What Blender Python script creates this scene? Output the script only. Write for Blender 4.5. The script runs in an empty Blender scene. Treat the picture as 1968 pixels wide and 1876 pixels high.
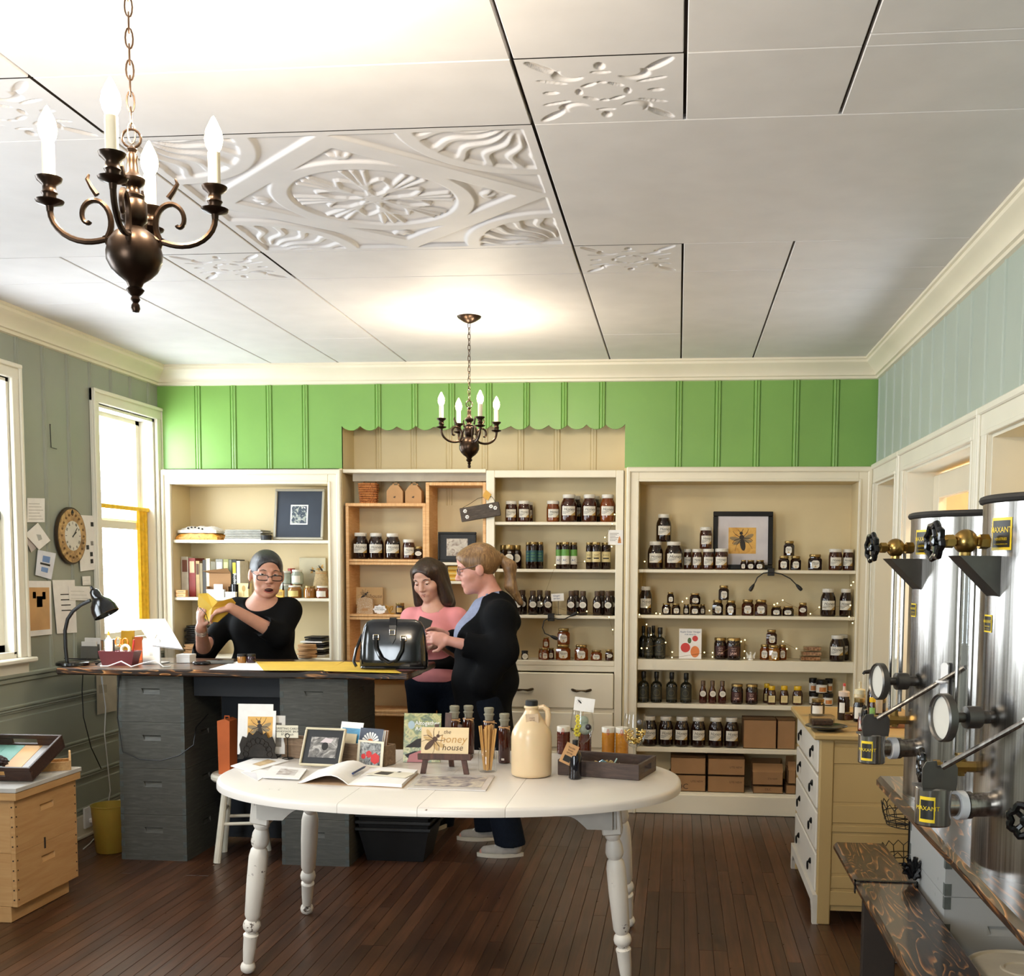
import bpy, math, random
import numpy as np
from mathutils import Matrix, Vector, Euler
random.seed(7); rng = np.random.default_rng(7)
SC = bpy.context.scene
COL = SC.collection
PI = math.pi
# ------------------------------------------------------------------ camera
F, PX, PY = 2134.53, 1093.02, 1261.61          # focal length and principal point in pixels of the 1968x1876 frame
YAW, PIT, ROL, CAMZ = .0973147, -.0803275, .006534, 1.55
_f = Vector((-math.sin(YAW)*math.cos(PIT), math.cos(YAW)*math.cos(PIT), math.sin(PIT)))
_r = Vector((math.cos(YAW), math.sin(YAW), 0)); _u = _r.cross(_f)
_c, _s = math.cos(ROL), math.sin(ROL)
_r, _u = _c*_r+_s*_u, -_s*_r+_c*_u
cam = bpy.data.cameras.new('camera'); camo = bpy.data.objects.new('camera', cam); COL.objects.link(camo)
cam.sensor_fit = 'HORIZONTAL'; cam.sensor_width = 36; cam.lens = F/1968*36
cam.shift_x = (984-PX)/1968; cam.shift_y = (PY-938)/1968; cam.clip_start = .02
m = Matrix((( _r.x, _u.x, -_f.x, 0), (_r.y, _u.y, -_f.y, 0), (_r.z, _u.z, -_f.z, CAMZ), (0, 0, 0, 1)))
camo.matrix_world = m
SC.camera = camo
# ------------------------------------------------------------------ light and exposure
SC.view_settings.view_transform = 'Standard'; SC.view_settings.look = 'None'
SC.view_settings.gamma = 1; SC.view_settings.use_curve_mapping = False
SC.view_settings.exposure = -.34
SC.cycles.use_denoising = True
SC.cycles.max_bounces = 7; SC.cycles.diffuse_bounces = 4; SC.cycles.adaptive_threshold = .02; SC.cycles.caustics_reflective = False; SC.cycles.caustics_refractive = False
SC.cycles.sample_clamp_indirect = 6
SC.cycles.transparent_max_bounces = 12
W = bpy.data.worlds.new('overcast_sky'); SC.world = W; W.use_nodes = True
SKY = 26.0
W.node_tree.nodes['Background'].inputs[0].default_value = (.87, .935, 1, 1)
W.node_tree.nodes['Background'].inputs[1].default_value = SKY
def portal(name, loc, rot, sx, sy):
    l = bpy.data.lights.new(name, 'AREA'); l.shape = 'RECTANGLE'; l.size = sx; l.size_y = sy
    l.cycles.is_portal = True
    o = bpy.data.objects.new(name, l); o.location = loc; o.rotation_euler = rot; COL.objects.link(o)
# room: X from -3.35 (window wall) to 1.19 (door wall), Y to 6.96 (back wall), ceiling 2.81
XL, XR, YB, YF, ZC = -3.35, 1.19, 6.96, -1.6, 2.81
portal('window_portal', (XL-.14, 6.55, 1.78), (0, -PI/2, 0), 1.5, .72)
portal('window_portal', (XL-.14, 4.98, 1.78), (0, -PI/2, 0), 1.5, .72)
portal('window_portal', (XL-.14, 2.6, 1.78), (0, -PI/2, 0), 1.5, .9)
portal('window_portal', (-1.9, YF-.1, 1.6), (PI/2, 0, 0), 1.5, 1.5)
# ------------------------------------------------------------------ pixel helpers: a photo pixel and a depth give a point of the room
def ray(x, y): return (x-PX)/F*_r-(y-PY)/F*_u+_f
def at(x, y, Y):
    d = ray(x, y); return Vector((0, 0, CAMZ))+d*(Y/d.y)
def atz(x, y, Z):
    d = ray(x, y); return Vector((0, 0, CAMZ))+d*((Z-CAMZ)/d.z)
def atx(x, y, X):
    d = ray(x, y); return Vector((0, 0, CAMZ))+d*(X/d.x)
# ------------------------------------------------------------------ colours and materials
def lin(h):
    if isinstance(h, tuple): return h
    h = h.lstrip('#'); c = [int(h[i:i+2], 16)/255 for i in (0, 2, 4)]
    return tuple((x/12.92 if x <= .04045 else ((x+.055)/1.055)**2.4) for x in c)+(1,)
MATS = {}
def nt(name):
    m = bpy.data.materials.new(name); m.use_nodes = True
    t = m.node_tree; b = t.nodes['Principled BSDF']; return m, t, b
def N(t, kind, **kw):
    n = t.nodes.new('ShaderNode'+kind)
    for k, v in kw.items():
        if k in n.inputs.keys(): n.inputs[k].default_value = v
        else: setattr(n, k, v)
    return n
def ramp(t, fac, stops):
    r = t.nodes.new('ShaderNodeValToRGB'); e = r.color_ramp.elements
    while len(e) < len(stops): e.new(.5)
    for i, (p, c) in enumerate(stops): e[i].position = p; e[i].color = lin(c)
    t.links.new(fac, r.inputs[0]); return r.outputs[0]
def coords(t, scale=(1, 1, 1), kind='Object', rot=(0, 0, 0)):
    tc = N(t, 'TexCoord'); mp = N(t, 'Mapping'); mp.inputs['Scale'].default_value = scale; mp.inputs['Rotation'].default_value = rot
    t.links.new(tc.outputs[kind], mp.inputs[0]); return mp.outputs[0]
def M(name, col, rough=.5, metal=0, var=.10, scale=9., bump=0., coat=0., emis=None, es=0., trans=0., alpha=1., sub=0., spec=.5):
    if name in MATS: return MATS[name]
    m, t, b = nt(name); c = lin(col)
    co = coords(t); n = N(t, 'TexNoise', Scale=scale, Detail=4.); t.links.new(co, n.inputs['Vector'])
    d = tuple(max(0, x*(1-var)) for x in c[:3])+(1,); l = tuple(min(1, x*(1+var)) for x in c[:3])+(1,)
    t.links.new(ramp(t, n.outputs['Fac'], [(.3, d), (.7, l)]), b.inputs['Base Color'])
    b.inputs['Roughness'].default_value = rough; b.inputs['Metallic'].default_value = metal
    b.inputs['Coat Weight'].default_value = coat; b.inputs['Coat Roughness'].default_value = .08
    b.inputs['Transmission Weight'].default_value = trans; b.inputs['Alpha'].default_value = alpha
    b.inputs['Specular IOR Level'].default_value = spec
    if sub: b.inputs['Subsurface Weight'].default_value = sub; b.inputs['Subsurface Scale'].default_value = .02
    if emis: b.inputs['Emission Color'].default_value = lin(emis); b.inputs['Emission Strength'].default_value = es
    if bump:
        bp = N(t, 'Bump', Strength=bump, Distance=.004); t.links.new(n.outputs['Fac'], bp.inputs['Height']); t.links.new(bp.outputs[0], b.inputs['Normal'])
    MATS[name] = m; return m
def wood(name, dark, mid, light, rough=.5, stretch=(30, 2, 30), scale=1.5, coat=0., bump=.15, rand=0., dist=2.):
    if name in MATS: return MATS[name]
    m, t, b = nt(name); co = coords(t, stretch)
    n = N(t, 'TexNoise', Scale=scale, Detail=6., Roughness=.6, Distortion=dist); t.links.new(co, n.inputs['Vector'])
    c = ramp(t, n.outputs['Fac'], [(.25, dark), (.5, mid), (.75, light)])
    if rand:
        oi = N(t, 'ObjectInfo'); mr = N(t, 'MapRange'); mr.inputs['To Min'].default_value = 1-rand; mr.inputs['To Max'].default_value = 1+rand
        t.links.new(oi.outputs['Random'], mr.inputs[0])
        hs = N(t, 'HueSaturation'); t.links.new(c, hs.inputs['Color']); t.links.new(mr.outputs[0], hs.inputs['Value']); c = hs.outputs[0]
    t.links.new(c, b.inputs['Base Color'])
    b.inputs['Roughness'].default_value = rough; b.inputs['Coat Weight'].default_value = coat; b.inputs['Coat Roughness'].default_value = .2
    if bump:
        bp = N(t, 'Bump', Strength=bump, Distance=.003); t.links.new(n.outputs['Fac'], bp.inputs['Height']); t.links.new(bp.outputs[0], b.inputs['Normal'])
    MATS[name] = m; return m
def worn_paint(name, paint, under, amount=.62, scale=14., rough=.45):
    m, t, b = nt(name); co = coords(t)
    n = N(t, 'TexNoise', Scale=scale, Detail=8., Roughness=.72); t.links.new(co, n.inputs['Vector'])
    n2 = N(t, 'TexNoise', Scale=3.); t.links.new(co, n2.inputs['Vector'])
    c1 = ramp(t, n2.outputs['Fac'], [(.3, paint), (.7, tuple(min(1, x*1.06) for x in lin(paint)[:3])+(1,))])
    mx = N(t, 'Mix', data_type='RGBA'); f = ramp(t, n.outputs['Fac'], [(amount, (0, 0, 0, 1)), (amount+.03, (1, 1, 1, 1))])
    t.links.new(f, mx.inputs['Factor']); t.links.new(c1, mx.inputs['A']); mx.inputs['B'].default_value = lin(under)
    t.links.new(mx.outputs['Result'], b.inputs['Base Color']); b.inputs['Roughness'].default_value = rough
    MATS[name] = m; return m
def thin_glass(name, tint=(.97, .98, .98, 1), gloss=.12):
    m = bpy.data.materials.new(name); m.use_nodes = True; t = m.node_tree; t.nodes.clear()
    o = N(t, 'OutputMaterial'); tr = N(t, 'BsdfTransparent'); tr.inputs[0].default_value = tint; g = N(t, 'BsdfGlossy'); g.inputs['Roughness'].default_value = .03
    fr = N(t, 'LayerWeight', Blend=.5); pw_ = N(t, 'Math', operation='POWER'); pw_.inputs[1].default_value = 4.5; t.links.new(fr.outputs['Facing'], pw_.inputs[0])
    ml = N(t, 'Math', operation='MULTIPLY_ADD'); ml.inputs[1].default_value = .9; ml.inputs[2].default_value = gloss*.35
    t.links.new(pw_.outputs[0], ml.inputs[0])
    mx = N(t, 'MixShader'); t.links.new(ml.outputs[0], mx.inputs[0]); t.links.new(tr.outputs[0], mx.inputs[1]); t.links.new(g.outputs[0], mx.inputs[2])
    t.links.new(mx.outputs[0], o.inputs[0]); MATS[name] = m; return m
def art(name, stops, scale=9., dist=1.5, detail=3., kind='noise', rough=.4):
    if name in MATS: return MATS[name]
    m, t, b = nt(name); co = coords(t)
    if kind == 'voronoi': n = N(t, 'TexVoronoi', Scale=scale); out = n.outputs['Distance']
    else: n = N(t, 'TexNoise', Scale=scale, Detail=detail, Distortion=dist); out = n.outputs['Fac']
    t.links.new(co, n.inputs['Vector'])
    t.links.new(ramp(t, out, stops), b.inputs['Base Color']); b.inputs['Roughness'].default_value = rough
    MATS[name] = m; return m
# ------------------------------------------------------------------ mesh builder
class MB:
    def __init__(s): s.v = []; s.f = []; s.m = Matrix()
    def add(s, vs, fs, mat=None):
        k = len(s.v); mm = mat if mat is not None else None
        for p in vs:
            p = Vector(p)
            s.v.append(tuple(mm @ p) if mm is not None else tuple(p))
        s.f += [tuple(i+k for i in f) for f in fs]; return s
    def box(s, x0, x1, y0, y1, z0, z1, mat=None, c=0.):
        if x0 > x1: x0, x1 = x1, x0
        if y0 > y1: y0, y1 = y1, y0
        if z0 > z1: z0, z1 = z1, z0
        if c <= 0:
            vs = [(x, y, z) for x in (x0, x1) for y in (y0, y1) for z in (z0, z1)]
            return s.add(vs, [(0, 1, 3, 2), (4, 6, 7, 5), (0, 4, 5, 1), (2, 3, 7, 6), (0, 2, 6, 4), (1, 5, 7, 3)], mat)
        c = min(c, (x1-x0)*.45, (y1-y0)*.45, (z1-z0)*.45)
        X, Y, Z = (x0, x1), (y0, y1), (z0, z1); vs = []; idx = {}
        for i in (0, 1):
            for j in (0, 1):
                for k in (0, 1):
                    sx, sy, sz = 1-2*i, 1-2*j, 1-2*k
                    for a in range(3):
                        p = [X[i], Y[j], Z[k]]; 
                        if a != 0: p[0] += sx*c
                        if a != 1: p[1] += sy*c
                        if a != 2: p[2] += sz*c
                        idx[i, j, k, a] = len(vs); vs.append(tuple(p))
        fs = []
        I = lambda i, j, k, a: idx[i, j, k, a]
        for i in (0, 1):
            q = [I(i, 0, 0, 0), I(i, 1, 0, 0), I(i, 1, 1, 0), I(i, 0, 1, 0)]; fs.append(q if i else q[::-1])
            q = [I(0, i, 0, 1), I(0, i, 1, 1), I(1, i, 1, 1), I(1, i, 0, 1)]; fs.append(q if i else q[::-1])
            q = [I(0, 0, i, 2), I(1, 0, i, 2), I(1, 1, i, 2), I(0, 1, i, 2)]; fs.append(q if i else q[::-1])
            for j in (0, 1):
                fs.append([I(i, j, 0, 0), I(i, j, 0, 1), I(i, j, 1, 1), I(i, j, 1, 0)])
                fs.append([I(i, 0, j, 0), I(i, 0, j, 2), I(i, 1, j, 2), I(i, 1, j, 0)])
                fs.append([I(0, i, j, 1), I(0, i, j, 2), I(1, i, j, 2), I(1, i, j, 1)])
                for k in (0, 1): fs.append([I(i, j, k, 0), I(i, j, k, 1), I(i, j, k, 2)])
        return s.add(vs, fs, mat)
    def lathe(s, prof, n=24, mat=None, cap=True, sx=1., sy=1.):
        vs = []; fs = []; P = len(prof)
        for i in range(n):
            a = 2*PI*i/n
            for r, z in prof: vs.append((r*math.cos(a)*sx, r*math.sin(a)*sy, z))
        for i in range(n):
            j = (i+1) % n
            for k in range(P-1): fs.append((i*P+k, j*P+k, j*P+k+1, i*P+k+1))
        if cap:
            if prof[0][0] > 1e-6: fs.append(tuple(i*P for i in range(n))[::-1])
            if prof[-1][0] > 1e-6: fs.append(tuple(i*P+P-1 for i in range(n)))
        return s.add(vs, fs, mat)
    def tube(s, pts, r, n=8, closed=False, cap=True, mat=None):
        pts = [Vector(p) for p in pts]; L = len(pts); rr = r if hasattr(r, '__len__') else [r]*L
        vs = []; fs = []; prev = None
        for i, p in enumerate(pts):
            if closed: d = pts[(i+1) % L]-pts[i-1]
            else: d = pts[min(i+1, L-1)]-pts[max(i-1, 0)]
            d.normalize()
            if prev is None:
                a = Vector((0, 0, 1)) if abs(d.z) < .9 else Vector((1, 0, 0)); e = d.cross(a).normalized()
            else:
                e = prev-d*prev.dot(d); e.normalize()
            prev = e; g = d.cross(e)
            for k in range(n):
                t = 2*PI*k/n; vs.append(p+(e*math.cos(t)+g*math.sin(t))*rr[i])
        for i in range(L if closed else L-1):
            j = (i+1) % L
            for k in range(n): fs.append((i*n+k, i*n+(k+1) % n, j*n+(k+1) % n, j*n+k))
        if cap and not closed: fs.append(tuple(range(n))[::-1]); fs.append(tuple((L-1)*n+k for k in range(n)))
        return s.add(vs, fs, mat)
    def prism(s, poly, d0, d1, axis='z', mat=None):
        n = len(poly); vs = []
        for d in (d0, d1):
            for a, b in poly: vs.append({'z': (a, b, d), 'y': (a, d, b), 'x': (d, a, b)}[axis])
        fs = [tuple(range(n))[::-1], tuple(range(n, 2*n))]+[(i, (i+1) % n, n+(i+1) % n, n+i) for i in range(n)]
        return s.add(vs, fs, mat)
    def ball(s, c, r, n=12, m2=8, sz=1., mat=None):
        p = [(r*math.sin(PI*i/m2), -r*math.cos(PI*i/m2)*sz) for i in range(m2+1)]; p[0] = (0, p[0][1]); p[-1] = (0, p[-1][1])
        mm = Matrix.Translation(c)
        return s.lathe(p, n, mm if mat is None else mat @ mm, cap=False)
    def patch(s, r, a0, a1, z0, z1, n=10, mat=None):
        vs = []; fs = []
        for i in range(n+1):
            a = a0+(a1-a0)*i/n
            for z in (z0, z1): vs.append((r*math.sin(a), -r*math.cos(a), z))
        for i in range(n): fs.append((2*i, 2*i+2, 2*i+3, 2*i+1))
        return s.add(vs, fs, mat)
    def quad(s, a, b, c, d): return s.add([a, b, c, d], [(0, 1, 2, 3)])
def mesh(name, mb, smooth=False, ang=.6):
    me = bpy.data.meshes.new(name); me.from_pydata([tuple(p) for p in mb.v], [], mb.f)
    me.validate(); me.update()
    import bmesh
    b = bmesh.new(); b.from_mesh(me); bmesh.ops.recalc_face_normals(b, faces=b.faces)
    if smooth:
        for f in b.faces: f.smooth = True
        for e in b.edges:
            if len(e.link_faces) == 2 and e.calc_face_angle(0) > ang: e.smooth = False
    b.to_mesh(me); b.free(); return me
def obj(name, mb, mat, parent=None, smooth=False, loc=(0, 0, 0), rot=(0, 0, 0), kind=None, ang=.6):
    me = mb if isinstance(mb, bpy.types.Mesh) else mesh(name, mb, smooth, ang)
    if len(me.materials) == 0: me.materials.append(mat)
    o = bpy.data.objects.new(name, me); COL.objects.link(o); o.location = loc; o.rotation_euler = rot
    if me.materials[0] is not mat and mat is not None:
        o.material_slots[0].link = 'OBJECT'; o.material_slots[0].material = mat
    if parent is not None: o.parent = parent
    if kind: o['kind'] = kind
    return o
def tag(o, label, cat, group=None, kind=None):
    o['label'] = label; o['category'] = cat; o['kind'] = kind or 'thing'
    if group: o['group'] = group
    if kind: o['kind'] = kind
    return o
def thing(name, label, cat, loc=(0, 0, 0), rz=0., group=None, rot=None):
    o = bpy.data.objects.new(name, None); o.empty_display_size = .05; COL.objects.link(o); o.location = loc
    o.rotation_euler = rot if rot is not None else (0, 0, rz); return tag(o, label, cat, group)
def struct(name, mb, mat, parent=None, smooth=False, label=None):
    o = obj(name, mb, mat, parent, smooth)
    if parent is None: o['kind'] = 'structure'; o['label'] = label or name; o['category'] = name.split('_')[0]
    return o
def copy_tree(o, parent=None):
    c = o.copy(); COL.objects.link(c); c.parent = parent
    for ch in CH.get(o.name, None) or list(o.children): copy_tree(ch, c)
    return c
CH = {}
def rot2(x, y, a): return x*math.cos(a)-y*math.sin(a), x*math.sin(a)+y*math.cos(a)
_TX = {}
def text(s, size=1., shear=0., align='CENTER', spacing=1., bold=0.):
    """outline letters as vertices and faces in the XZ plane, centred"""
    key = (s, shear, align, spacing, bold)
    if key not in _TX:
        cu = bpy.data.curves.new('lettering', 'FONT'); cu.body = s; cu.align_x = align; cu.align_y = 'CENTER'; cu.shear = shear; cu.resolution_u = 2
        cu.space_character = spacing; cu.offset = bold
        o = bpy.data.objects.new('lettering', cu); COL.objects.link(o)
        bpy.context.view_layer.update()
        me = bpy.data.meshes.new_from_object(o.evaluated_get(bpy.context.evaluated_depsgraph_get()))
        _TX[key] = ([tuple(v.co) for v in me.vertices], [tuple(p.vertices) for p in me.polygons])
        bpy.data.objects.remove(o); bpy.data.curves.remove(cu); bpy.data.meshes.remove(me)
    v, f = _TX[key]
    return [(x*size, 0, y*size) for x, y, z in v], f
def textbend(s, size, r, zc, shear=0., a0=0., spacing=1., bold=0.):
    v, f = text(s, size, shear, spacing=spacing, bold=bold)
    return [(r*math.sin(x/r+a0), -r*math.cos(x/r+a0), z+zc) for x, y, z in v], f
# ------------------------------------------------------------------ shared materials
worn = worn_paint
CREAM = M('cream_paint', '#E7DEC8', .42, var=.04, scale=3)
CREAMW = M('cream_wall_paint', '#DAC89E', .55, var=.05, scale=3)  # wall cream deepened to carry part of the shade in the recesses
GREEN = M('green_paint', '#7AA652', .38, var=.05, scale=3)
SAGE = M('sage_paint', '#94988A', .5, var=.05, scale=3)
SAGER = M('pale_sage_paint', '#A9B4A9', .5, var=.04, scale=3)
TRIM = M('trim_paint', '#E8E3D3', .4, var=.03, scale=3)
CEIL = M('ceiling_paint', '#DBD7D7', .6, var=.04, scale=6, bump=.25)
PINE = wood('pine_wood', '#C8925A', '#D9A76E', '#E6BE88', .5, (3, 3, 26), 2.)
BLACKM = M('black_metal', '#14110F', .35, .4, var=.1)
BRONZE = M('dark_bronze', '#3A2B20', .32, .85, var=.25, scale=20)
STEEL = M('grey_steel', '#6E6C69', .38, .9, var=.08, scale=30)
BRASS = M('brass', '#AC8C50', .28, 1., var=.12, scale=25)
BLACKG = M('glossy_black_plastic', '#0B0B0C', .15, var=.1)
BLACKP = M('matt_black_plastic', '#0B0B0C', .55, var=.1)
WHITEP = M('white_plastic', '#E9E9EA', .3, var=.03)
PAPER = M('white_paper', '#EDEAE6', .7, var=.04, scale=20)
PAPERG = M('grey_print', '#8A8580', .7, var=.2, scale=60)
INK = M('black_ink', '#161412', .6, var=.1)
KRAFT = M('kraft_card', '#B58A5C', .75, var=.07, scale=15)
CARD = M('brown_cardboard', '#9C764F', .8, var=.06, scale=10)
GLASS = thin_glass('clear_glass')
GREYBOX = wood('grey_washed_wood', '#3A3934', '#4A4943', '#5D5C55', .6, (2, 24, 24), 2.2)
# ================================================================== SETTING
FLOORM = None
def floor_mat():
    m, t, b = nt('red_brown_floorboard'); co = coords(t, (22, 1.2, 22))
    oi = N(t, 'ObjectInfo'); ad = N(t, 'VectorMath', operation='ADD'); t.links.new(co, ad.inputs[0])
    sc = N(t, 'Math', operation='MULTIPLY'); sc.inputs[1].default_value = 40; t.links.new(oi.outputs['Random'], sc.inputs[0]); t.links.new(sc.outputs[0], ad.inputs[1])
    n = N(t, 'TexNoise', Scale=1.6, Detail=6., Distortion=1.2); t.links.new(ad.outputs[0], n.inputs['Vector'])
    c = ramp(t, n.outputs['Fac'], [(.25, '#352015'), (.5, '#482D1C'), (.75, '#5A3926')])
    mr = N(t, 'MapRange'); mr.inputs['To Min'].default_value = .72; mr.inputs['To Max'].default_value = 1.3; t.links.new(oi.outputs['Random'], mr.inputs[0])
    hs = N(t, 'HueSaturation'); t.links.new(c, hs.inputs['Color']); t.links.new(mr.outputs[0], hs.inputs['Value'])
    n2 = N(t, 'TexNoise', Scale=1.3, Detail=5.); t.links.new(coords(t), n2.inputs['Vector'])
    t.links.new(hs.outputs[0], b.inputs['Base Color'])
    t.links.new(ramp(t, n2.outputs['Fac'], [(.3, (.22, .22, .22, 1)), (.7, (.42, .42, .42, 1))]), b.inputs['Roughness'])
    bp = N(t, 'Bump', Strength=.12, Distance=.002); t.links.new(n.outputs['Fac'], bp.inputs['Height']); t.links.new(bp.outputs[0], b.inputs['Normal'])
    return m
FLOORM = floor_mat()
fl = struct('floor', MB().box(XL-.2, XR+.5, YF-.2, YB+.35, -.06, -.012), M('dark_subfloor', '#1A0F0A', .8), label='dark red brown strip wood floor')
pw = .0576; ncol = int((XR+.03-XL)/pw)+1
pl_mesh = {}
def plank(x, y0, y1):
    L = round(y1-y0, 1)
    if L not in pl_mesh: pl_mesh[L] = mesh('floor_plank', MB().box(.0006, pw-.0006, 0, L-.001, -.02, 0, c=.0012))
    o = obj('floor_plank', pl_mesh[L], FLOORM, fl, loc=(x, y0, 0)); return o
rest = MB()
for i in range(ncol):
    x = XL+i*pw; y = YB-.02-random.choice((.9, 1.3, 1.7, 2.1, 2.5)); top = YB-.02
    while top > 2.55:
        if x < -2.95 and top < 4.2: break
        plank(x, y, top); top = y; y = top-random.choice((1.3, 1.6, 1.9, 2.2, 2.5))
    rest.box(x+.0006, x+pw-.0006, YF, top-.001, -.02, 0)
obj('planks_beside_camera', rest, FLOORM, fl, kind='stuff')

# ---- ceiling: panels with open joints, three carved ones
JOINT = M('dark_joint', '#4A4038', .8)
ce = struct('ceiling', MB().box(XL-.2, XR+.5, YF-.2, YB+.35, ZC+.018, ZC+.1), JOINT, label='pale painted panelled ceiling with carved panels')
CX, CY = -1.063, 3.865
def cpanel(x0, x1, y0, y1, g=.0045):
    obj('ceiling_panel', MB().box(x0+g, x1-g, y0+.0022, y1-.0022, ZC, ZC+.02, c=.002), CEIL, ce)
cols = [-2.556, -2.126, -1.695, -.431, 0., .43]
xs = [XL-.05]+cols+[XR+.05]
for (ya, yb) in ((YF-.1, 2.85), (4.88, YB+.1)):
    for i in range(7):
        if i == 0 or i == 6: cuts = [ya, (2.79 if yb < 4 else 5.25), yb]
        elif i == 3: cuts = [ya, yb]
        else: cuts = [ya, (yb if i in (1, 5) else (.2 if yb < 4 else 6.15)), yb]
        cuts = sorted(set(cuts))
        for a, b in zip(cuts, cuts[1:]): cpanel(xs[i], xs[i+1], a, b)
for (ya, yb) in ((2.85, 3.26), (4.47, 4.88)):
    for i in (0, 1, 3, 5, 6): cpanel(xs[i], xs[i+1], ya, yb)
cpanel(xs[0], xs[3], 3.26, 4.47); cpanel(xs[4], xs[7], 3.26, 4.47)
def sst(a, b, x): t = np.clip((x-a)/(b-a), 0, 1); return t*t*(3-2*t)
def relief(name, x0, x1, y0, y1, n, fn, depth):
    g = .0045; xs_ = np.linspace(x0+g, x1-g, n); ys_ = np.linspace(y0+.002, y1-.002, n)
    X, Y = np.meshgrid(xs_, ys_); H = fn(X-(x0+x1)/2, Y-(y0+y1)/2)*depth
    v = np.stack([X.ravel(), Y.ravel(), (ZC+H).ravel()], 1); i = np.arange((n-1)*n).reshape(n-1, n)[:, :-1].ravel()
    f = np.stack([i, i+1, i+n+1, i+n], 1)
    me = bpy.data.meshes.new(name); me.from_pydata(v.tolist(), [], f[:, ::-1].tolist()); me.update()
    me.polygons.foreach_set('use_smooth', [True]*len(me.polygons)); me.materials.append(CEIL)
    o = bpy.data.objects.new(name, me); COL.objects.link(o); o.parent = ce; o['label'] = 'carved ceiling panel'
    return o
def rosette(x, y):
    r = np.hypot(x, y); th = np.arctan2(y, x); e = .006
    h = np.zeros_like(x); ax, ay = np.abs(x), np.abs(y)
    d = ax/.60+ay/.575
    disc = 1-sst(.285-e, .285+e, r)
    pet = np.zeros_like(x)
    for k in range(8):
        a = k*PI/4+PI/8; p = x*np.cos(a)+y*np.sin(a); q = np.abs(-x*np.sin(a)+y*np.cos(a))
        w = .042*np.sin(np.clip((p-.03)/.17, 0, 1)*PI)
        pet = np.maximum(pet, (1-sst(.006, .013, np.abs(q-w)))*((p > .03) & (p < .2)))
        a = k*PI/4; p = x*np.cos(a)+y*np.sin(a); q = -x*np.sin(a)+y*np.cos(a)
        for s in (-1, 0, 1):
            pet = np.maximum(pet, (1-sst(.004, .012, np.abs(q-s*.18*(p-.06))))*((p > .09) & (p < .27)))
    pet = np.maximum(pet, 1-sst(.03, .036, r))
    h = np.maximum(h, disc*(1-.85*pet))
    rh = (1-sst(.80, .83, d))*sst(.345, .358, r)
    leaf = np.zeros_like(x)
    for a in (0, PI/2, PI, -PI/2):
        p = x*np.cos(a)+y*np.sin(a); q = -x*np.sin(a)+y*np.cos(a)
        for s in (-1, 0, 1):
            c, sn = math.cos(s*.7), math.sin(s*.7); P = (p-.37)*c+q*sn; Q = -(p-.37)*sn+q*c
            leaf = np.maximum(leaf, (1-sst(.5, 1., np.hypot((P-.03)/.035, Q/.014))))
    h = np.maximum(h, rh*(1-.9*leaf))
    rc = np.hypot(ax-.60, ay-.575); ang = np.arctan2(.575-ay, .60-ax+1e-6)
    ins = (ax < .595)*(ay < .57)
    fan = (1-sst(.315, .33, rc))*sst(.99, 1.02, d)*ins
    rays = sst(.2, .7, np.sin(ang*20+1.4*np.sin(rc*34)))*sst(.05, .1, rc)
    h = np.maximum(h, fan*(1-.8*rays))
    tri = sst(.375, .39, rc)*sst(1.02, 1.05, d)*ins
    h = np.maximum(h, tri)
    return h
relief('carved_panel', xs[3], xs[4], 3.26, 4.47, 250, rosette, .0095)
def motif(x, y):
    h = np.zeros_like(x)
    def ell(cx, cy, a, b, rot):
        c, s = math.cos(rot), math.sin(rot); P = (x-cx)*c+(y-cy)*s; Q = -(x-cx)*s+(y-cy)*c
        return 1-sst(.8, 1.05, np.hypot(P/a, Q/b))
    for sx in (-1, 1):
        for sy in (-1, 1):
            h = np.maximum(h, ell(sx*.15, sy*.15, .05, .014, sx*sy*PI/4))
            cr = ell(sx*.085, sy*.10, .042, .034, 0)*(1-ell(sx*.07, sy*.115, .042, .034, 0)); h = np.maximum(h, cr)
            h = np.maximum(h, ell(sx*.13, sy*.065, .04, .006, sx*sy*.3))
            h = np.maximum(h, ell(sx*.035, sy*.042, .022, .007, -sx*sy*.5))
        h = np.maximum(h, ell(sx*.065, 0, .007, .018, 0)); h = np.maximum(h, ell(sx*.14, 0, .02, .008, 0))
        h = np.maximum(h, ell(0, sx*.15, .012, .02, 0)); h = np.maximum(h, ell(0, sx*.115, .026, .006, 0)); h = np.maximum(h, ell(0, sx*.055, .012, .005, 0))
    return h
for i in (2, 4):
    for (ya, yb) in ((2.85, 3.26), (4.47, 4.88)):
        relief('carved_square', xs[i], xs[i+1], ya, yb, 110, motif, .008)

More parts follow.
